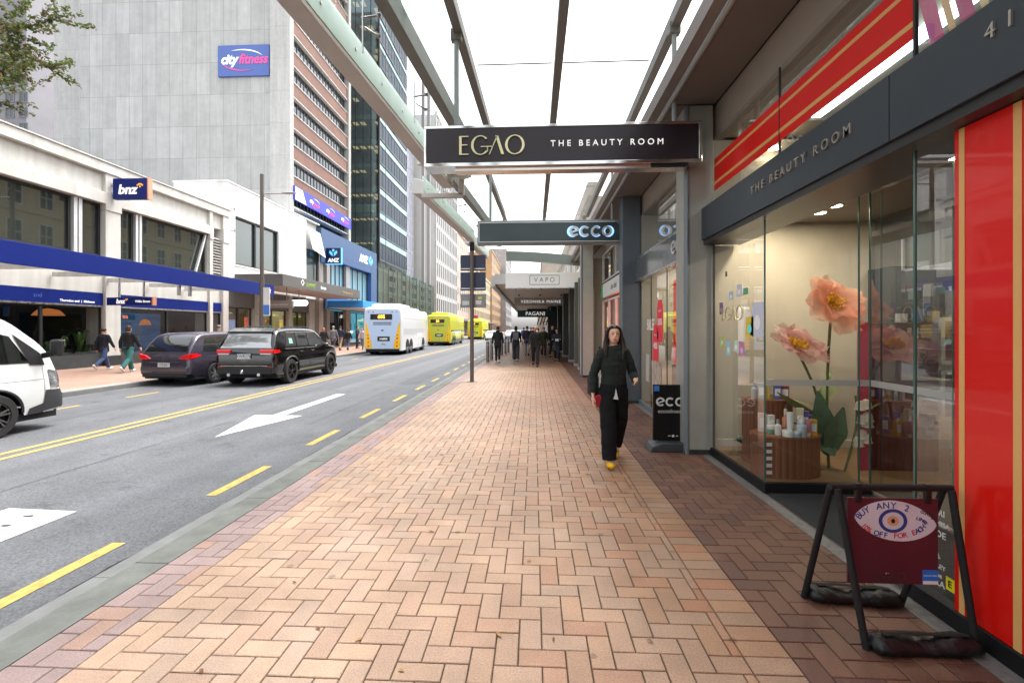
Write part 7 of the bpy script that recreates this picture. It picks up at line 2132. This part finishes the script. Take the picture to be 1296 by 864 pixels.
    remesh(c, 'jacket', cloth(coat), o, vox * .8, 3, wr=.006 if main else .008, wscale=11 if main else 8, seed=int(H * 1000) % 97)
    # trousers
    t = MB()
    t.tube([J(0, 0, .80), J(0, 0, .88), J(0, 0, .98)], [.155 * f, .168 * f, .155 * f], 16, sq=(1.06, .76))
    for sg in (-1, 1):
        h_, k_, a_ = up(hip[sg]), up(knee[sg]), up(ank[sg])
        t.tube([h_ + Vc(0, 0, .02), h_.lerp(k_, .5), k_, k_.lerp(a_, .5), k_.lerp(a_, .97)], [.094 * f, .088 * f * (1 + (wide - 1) * .5), .070 * f * wide, .066 * f * wide, .060 * f * wide * 1.05], 14)
        t.ell(k_, (.070 * f * wide,) * 3, 10, 7)
    remesh(t, 'trousers', cloth(legs), o, vox * .8, 3, wr=.006, wscale=7, seed=5)
    for sg in (-1, 1):
        a_ = up(ank[sg]); k_ = up(knee[sg])
        d = (a_ - k_).normalized()
        pitch = math.atan2(-d.y, -d.z)
        Rm = Matrix.Rotation(-pitch * .85, 3, 'X')
        s_ = MB(); s_.ell((0, -.055, -.045), (.046, .128, .036), 12, 8); s_.ell((0, .045, -.03), (.038, .048, .052), 10, 7)
        for v in range(len(s_.v)):
            p = s_.v[v]; p.z = max(p.z, -.072); s_.v[v] = a_ + (Rm @ p) * f
        s_.obj('shoe', cloth(shoes), o, smooth=True, ang=0)
    # hair
    hm = M('hair_%d_%d' % (int(hair[0] * 900), int(hair[2] * 900)), hair, .4, var=.45, scale=4, stretch=(22, 22, 2), spec=.3)
    hb = MB()
    if hairstyle != 'bald':
        n_ = 14
        hb.ell(hc + Vc(0, .010, .030) * f, (.083 * f, .100 * f, .093 * f), 18, 12)
        if hairstyle == 'long':
            for sg in (-1, 1):
                hb.tube([hc + Vc(sg * .020, -.055, .105) * f, hc + Vc(sg * .072, -.030, .065) * f, hc + Vc(sg * .093, -.010, -.02) * f, hc + Vc(sg * (.104 + .008 * sg), -.004, -.11) * f, hc + Vc(sg * .112, -.045, -.20) * f, hc + Vc(sg * (.098 - .012 * sg), -.088, -.29 - .02 * sg) * f], [.014 * f, .021 * f, .028 * f, .042 * f, .044 * f, .014 * f], 10, sq=(1, .8))
            hb.tube([hc + Vc(0, .06, .05) * f, hc + Vc(0, .075, -.1) * f, hc + Vc(0, .095, -.28) * f], [.085 * f, .085 * f, .05 * f], 12, sq=(1.2, .55))
        if hairstyle == 'bob':
            hb.ell(hc + Vc(0, .03, -.03) * f, (.088 * f, .075 * f, .085 * f), 14, 9)
        if hairstyle == 'bun':
            hb.ell(hc + Vc(0, .10, .06) * f, (.045 * f, .045 * f, .045 * f), 10, 7)
        # keep the face free
        for i, v in enumerate(hb.v):
            q = (v - hc) / f
            if q.y < -.040 and q.z < .056 and abs(q.x) < .072 and q.z > -.12:
                hb.v[i] = hc + Vc(q.x, -.040, q.z) * f
        remesh(hb, 'hair', hm, o, vox * .55 if main else vox * .8, 2, wr=.003 if main else 0, wscale=30)
    if hat:
        m_ = MB(); m_.ell(hc + Vc(0, .008, .045) * f, (.086 * f, .098 * f, .082 * f), 16, 9); m_.obj('hat', cloth(hat), o, smooth=True)
    # face
    for sg in (-1, 1):
        e = MB(); e.ell(hc + Vc(sg * .030, -.083, .006) * f, (.013 * f, .008 * f, .0055 * f), 10, 6); e.obj('eye', M('eye_dark', (.02, .015, .012), .2), o, smooth=True)
        if main:
            e = MB(); e.tube([hc + Vc(sg * .013, -.090, .023) * f, hc + Vc(sg * .031, -.088, .029) * f, hc + Vc(sg * .049, -.074, .022) * f], [.0026 * f, .0034 * f, .0018 * f], 6); e.obj('eyebrow', hm, o, smooth=True)
    e = MB(); e.ell(hc + Vc(0, -.088, -.062) * f, (.020 * f, .009 * f, .0075 * f), 10, 6); e.obj('lips', M('lips', lin(185, 70, 70), .4), o, smooth=True)
    if bag:
        kind, bc, sg = bag
        b = MB()
        if kind == 'backpack':
            b.box(-.14 * f, .14 * f, .11 * f, .25 * f, (1.02 + dz) * f, (1.40 + dz) * f)
        else:
            x0 = sg * .235
            b.box((x0 - .05) * f, (x0 + .05) * f, -.02 * f, .26 * f, (.82 + dz) * f, (1.06 + dz) * f)
            b.tube([J(x0, .0, 1.05), J(sg * .165, .02, 1.43), J(x0, .22, 1.05)], .012 * f, 6)
        b.obj('bag', cloth(bc), o, bev=.03 * f, smooth=True)
    return o, J, hc, wr_, up

K = (.022, .023, .025)
# the woman in front
w_, J, hc, wr_, up = person('woman in a dark jacket and wide black trousers with yellow shoes and a red phone', (.95, 5.50, 0), R(2), 1.64, (.010, .015, .013), (.0, .0, .001), (.020, .013, .010),
    shoes=lin(225, 170, 10), hem=.845, stride=.27, wide=1.4, arms=((-.04, .22), (-.10, 1.45)), hairstyle='long', vox=.010, bag=('tote', (.012, .012, .012), -1), lead=-1, main=True)
f = 1.64 / 1.7
mb = MB(); d = (up(wr_[-1])); mb.box(d.x - .012, d.x + .075, d.y - .055, d.y - .043, d.z - .155, d.z - .02); mb.xf(Matrix.Translation(d) @ Matrix.Rotation(R(-18), 4, 'Y') @ Matrix.Translation(-d)); ph = mb.obj('phone', M('phone_red', lin(150, 20, 40), .25, coat=.6), None, bev=.006)
ph.location = (.95, 5.50, 0); ph.rotation_euler = (0, 0, R(2)); tag(ph, 'dark red phone held low in the woman\'s hand', 'phone')
mb = MB(); p = J(0, -.128, .83); mb.prism([(p.x - .03, p.z - .025), (p.x + .028, p.z - .03), (p.x + .02, p.z + .01), (p.x, p.z + .10), (p.x - .012, p.z + .02)], 'xz', p.y - .006, p.y); mb.obj('shirt_tail', M('white_cotton', (.62, .62, .62), .8), w_)
mb = MB()
for k in range(5):
    q = J(.004, -.134 + (.008 if k > 3 else 0), .96 + .085 * k); mb.ell(q, (.008, .006, .008), 8, 6)
mb.obj('button', BLACK, w_)

FARP = 'walkers on the near pavement'
person('walker seen from behind in a black hoodie, black leggings and white shoes', (-1.72, 21.5, 0), R(180), 1.70, (.018, .018, .02), (.014, .014, .016), (.02, .014, .01), shoes=(.6, .6, .6), hem=.78, hood=True, stride=.22, wide=.85, hairstyle='short', group=FARP)
person('walker seen from behind in a dark navy coat with a grey backpack and loose trousers', (-.9, 22.5, 0), R(180), 1.72, (.016, .018, .03), (.04, .04, .045), (.012, .009, .008), shoes=(.4, .4, .4), hem=.70, stride=.18, wide=1.35, bag=('backpack', (.14, .15, .16), 1), hairstyle='bob', group=FARP)
person('bald ruddy faced man in a black jacket striding towards the viewer', (.05, 19.3, 0), 0, 1.74, (.016, .017, .017), (.018, .018, .02), K, hem=.80, stride=.38, hairstyle='bald', skin=SKINR, group=FARP)
person('walker in an olive jacket and pink cap behind the bald man', (.52, 25.3, 0), 0, 1.68, (.045, .050, .022), K, (.02, .015, .01), hem=.72, stride=.25, hat=(.45, .10, .16), group=FARP)
person('walker seen from behind in a dark plum padded coat', (-.42, 27.2, 0), R(180), 1.75, (.035, .028, .05), (.25, .24, .23), (.05, .04, .03), hem=.70, stride=.2, group=FARP)
person('man in a dark vest with pale sleeves beside the shop line', (1.02, 25.2, 0), R(8), 1.80, (.02, .022, .028), K, K, hem=.84, stride=.3, group=FARP)
o_, J2, h2, w2, u2 = person('woman in a long dark blue coat reading a white paper', (1.12, 22.4, 0), R(-6), 1.60, (.028, .034, .052), K, (.015, .01, .008), hem=.55, stride=.26, arms=((.3, 1.4), (.3, 1.4)), hairstyle='bob', group=FARP)
mb = MB(); mb.box(-.10, .06, -.33, -.325, 1.0, 1.12); pp = mb.obj('paper_sheet', M('paper_white', (.7, .7, .7), .6), None); pp.location = (1.12, 22.4, 0); tag(pp, 'white sheet of paper held by the woman in the long blue coat', 'paper')
person('distant walker in a green coat in the middle of the pavement', (-.25, 34, 0), 0, 1.72, (.06, .11, .06), K, (.03, .02, .01), hem=.7, group=FARP, vox=.02)
person('distant walker in a white top in the middle of the pavement', (.3, 33, 0), R(180), 1.66, (.45, .44, .42), (.05, .05, .06), (.05, .03, .02), hem=.8, group=FARP, vox=.02)
person('distant walker in a red jacket under the dark green sign', (-.1, 40, 0), 0, 1.75, (.35, .04, .05), K, K, group=FARP, vox=.02)
person('distant walker in a blue jacket under the dark green sign', (-1.0, 44, 0), R(180), 1.75, (.05, .14, .32), K, K, group=FARP, vox=.02)
person('distant walker in a tan coat beside the black slab pier', (.75, 36.5, 0), 0, 1.7, (.34, .26, .17), K, (.05, .03, .02), group=FARP, vox=.02)

FARL = 'walkers across the street'
person('walker in a navy jacket, blue jeans and white shoes passing the bank window', (-16.7, 16.9, 0), R(180), 1.66, (.018, .020, .034), (.055, .085, .18), (.045, .022, .014), shoes=(.6, .58, .55), hem=.76, stride=.40, hairstyle='bun', bag=('tote', (.02, .02, .022), 1), group=FARL)
person('walker in a black jacket and teal trousers in front of the cream pier', (-15.0, 16.15, 0), R(186), 1.74, (.014, .014, .018), (.035, .13, .125), (.06, .032, .018), shoes=(.6, .6, .58), hem=.82, stride=.36, wide=1.2, hairstyle='bob', group=FARL)
person('walker in a grey woollen hat seen over the purple car roof', (-14.3, 20.0, 0), R(180), 1.76, (.10, .10, .10), K, (.1, .08, .06), hat=(.20, .19, .17), stride=.2, group=FARL, vox=.02)
person('walker in a dark green hood between the purple and the black car', (-13.5, 22.6, 0), R(180), 1.76, (.015, .05, .035), K, K, hat=(.012, .045, .032), hood=True, stride=.2, group=FARL, vox=.02)
person('walker in a black coat with orange hair by the blue bank', (-13.6, 28.8, 0), R(180), 1.66, (.02, .02, .022), K, (.45, .13, .06), hem=.6, stride=.25, hairstyle='bob', group=FARL, vox=.018)
person('man in a grey jacket walking by the blue bank', (-13.5, 30.0, 0), R(180), 1.80, (.17, .17, .18), (.05, .05, .06), (.25, .23, .2), hem=.74, stride=.3, group=FARL, vox=.018)
person('man in a navy jacket and beige trousers by the blue bank', (-14.4, 33.2, 0), R(180), 1.80, (.02, .032, .065), (.32, .26, .18), K, hem=.76, stride=.28, group=FARL, vox=.018)
person('youngster in a black top and blue jeans by the blue bank', (-13.9, 33.4, 0), R(180), 1.58, (.016, .016, .018), (.06, .09, .17), K, hem=.85, stride=.3, group=FARL, vox=.018)
person('person in dark clothes waiting behind the white bus', (-14.3, 36.2, 0), R(90), 1.78, (.025, .025, .03), (.03, .03, .035), K, stride=.02, group=FARL, vox=.018)
person('walker in a pale pink top and grey trousers near the white bus', (-13.25, 34.6, 0), R(0), 1.68, (.48, .38, .38), (.16, .155, .16), (.08, .05, .03), hem=.84, stride=.26, hairstyle='bob', group=FARL, vox=.018)
for k, (x, y, c_, lab) in enumerate(((-13.4, 62, (.04, .04, .05), 'distant figure in a dark coat past the lime bus'), (-13.8, 64, (.4, .34, .25), 'distant figure in a tan coat past the lime bus'), (-13.5, 66, (.3, .06, .06), 'distant figure in a red top past the lime bus'))):
    person(lab, (x, y, 0), R(180), 1.7, c_, K, K, group=FARL, vox=.025)

# ================================================================ STREET TREE (trunk outside the frame on the left)
def street_tree():
    rnd = random.Random(5)
    base = Vector((-17.1, 8.5, .8))
    t = thing('street_tree', 'street tree with thin olive leaves reaching in at the top left', 'tree', tuple(base), world=True)
    tr = MB()
    tr.tube([base, base + Vector((.05, .1, 1.5)), base + Vector((-.05, .15, 3.2)), base + Vector((.1, .2, 4.6))], [.24, .19, .16, .13], 12)
    twigs = []
    def branch(p, d, ln, r, lvl):
        pts = [p]; rr = [r]
        q = p.copy(); dd = d.normalized()
        n = 6
        for i in range(n):
            dd = (dd + Vector((rnd.uniform(-.22, .22), rnd.uniform(-.22, .22), rnd.uniform(-.16, .20)))).normalized()
            q = q + dd * ln / n; pts.append(q.copy()); rr.append(r * (1 - .8 * (i + 1) / n))
        tr.tube(pts, rr, 6 if lvl else 8)
        if lvl >= 2:
            twigs.append(pts); return
        for i in range(1, n + 1):
            for k in range(2 if lvl == 0 else 2):
                if rnd.random() < .88:
                    a = Vector((rnd.uniform(-1, 1), rnd.uniform(-1, 1), rnd.uniform(-.55, .7)))
                    branch(pts[i], (dd * .7 + a).normalized(), ln * rnd.uniform(.34, .5), rr[i] * .7 + .004, lvl + 1)
    top = base + Vector((.1, .2, 4.6))
    for d, ln in ((Vector((.62, .50, .62)), 4.2), (Vector((.45, .60, .80)), 4.8), (Vector((.1, .3, 1)), 4.6), (Vector((-.7, .2, .7)), 3.8), (Vector((.2, -.9, .6)), 3.8), (Vector((.75, -.2, .7)), 3.6), (Vector((-.4, .8, .7)), 3.6), (Vector((.70, .62, .12)), 2.4)):
        branch(top + Vector((0, 0, rnd.uniform(-.2, .6))), d, ln, .075, 0)
    branch(top + Vector((.1, 0, .3)), Vector((5.3, 1.5, .15)), 4.9, .03, 1)
    tr.obj('trunk', M('bark', (.07, .055, .045), .9, var=.3, scale=8, bump=.5, bscale=30), t, smooth=True)
    lm = MB()
    for pts in twigs:
        for i in range(1, len(pts)):
            for k in range(10):
                p = pts[i - 1].lerp(pts[i], rnd.random()) + Vector((rnd.uniform(-.07, .07), rnd.uniform(-.07, .07), rnd.uniform(-.09, .05)))
                s_ = rnd.uniform(.038, .072)
                a = Vector((rnd.uniform(-1, 1), rnd.uniform(-1, 1), rnd.uniform(-.8, .3))).normalized(); b = a.cross(Vector((rnd.uniform(-1, 1), rnd.uniform(-1, 1), rnd.uniform(-1, 1)))).normalized()
                nrm = a.cross(b)
                lm.cur = rnd.choice((0, 0, 0, 1, 1, 2))
                lm.add([p - a * s_, p + b * s_ * .55 + nrm * .012, p + a * s_ * 1.1, p - b * s_ * .55 + nrm * .012], [(0, 1, 2), (0, 2, 3)])
    def leafmat(n_, c_):
        return petalmat(n_, c_, 0.)
    lm.obj('crown', [leafmat('tree_leaf_olive', (.12, .135, .04)), leafmat('tree_leaf_green', (.09, .14, .04)), leafmat('tree_leaf_brown', (.15, .09, .045))], t)
street_tree()
# ================================================================ CAMERA, LIGHT, WORLD
cam = bpy.data.cameras.new('camera')
cam.lens = 16.0
cam.sensor_width = 36
cam.shift_y = -16 / 1296
cam.clip_start = .05
cam.clip_end = 3000
co = bpy.data.objects.new('camera', cam)
COL.objects.link(co)
co.location = (0, 0, 1.6)
co.rotation_euler = (R(90), 0, math.atan(28 / 576))
S.camera = co

SUN_EL, SUN_AZ = 68, 50
w = bpy.data.worlds.new('World')
S.world = w
w.use_nodes = True
nt = w.node_tree
bg = nt.nodes['Background']
sky = nt.nodes.new('ShaderNodeTexSky')
sky.sky_type = 'NISHITA'
sky.sun_disc = False
sky.sun_elevation = R(SUN_EL)
sky.sun_rotation = R(SUN_AZ)
sky.dust_density = 4
sky.air_density = 1.2
sky.ozone_density = 1
hs = nt.nodes.new('ShaderNodeHueSaturation')
hs.inputs['Saturation'].default_value = .16
nt.links.new(sky.outputs[0], hs.inputs['Color'])
nt.links.new(hs.outputs[0], bg.inputs[0])
bg.inputs[1].default_value = .15
sd = bpy.data.lights.new('sun', 'SUN')
sd.energy = 1.2
sd.angle = R(30)
sd.color = (1, .97, .92)
so = bpy.data.objects.new('sun', sd)
COL.objects.link(so)
# sun_rotation is measured from +Y clockwise: direction to the sun
d = Vector((math.sin(R(SUN_AZ)) * math.cos(R(SUN_EL)), math.cos(R(SUN_AZ)) * math.cos(R(SUN_EL)), math.sin(R(SUN_EL))))
so.rotation_euler = (-d).to_track_quat('-Z', 'Y').to_euler()
so.location = (0, 0, 60)

S.render.engine = 'CYCLES'
c = S.cycles
c.use_denoising = True
try:
    c.denoiser = 'OPENIMAGEDENOISE'
except Exception:
    pass
c.max_bounces = 7
c.diffuse_bounces = 3
c.glossy_bounces = 4
c.transmission_bounces = 4
c.transparent_max_bounces = 20
c.sample_clamp_indirect = 6
c.caustics_reflective = False
c.caustics_refractive = False
S.view_settings.view_transform = 'Standard'
S.view_settings.look = 'None'
S.view_settings.exposure = 1.92
S.view_settings.gamma = 1
S.view_settings.use_curve_mapping = False

bpy.data.scenes.remove(WORK)
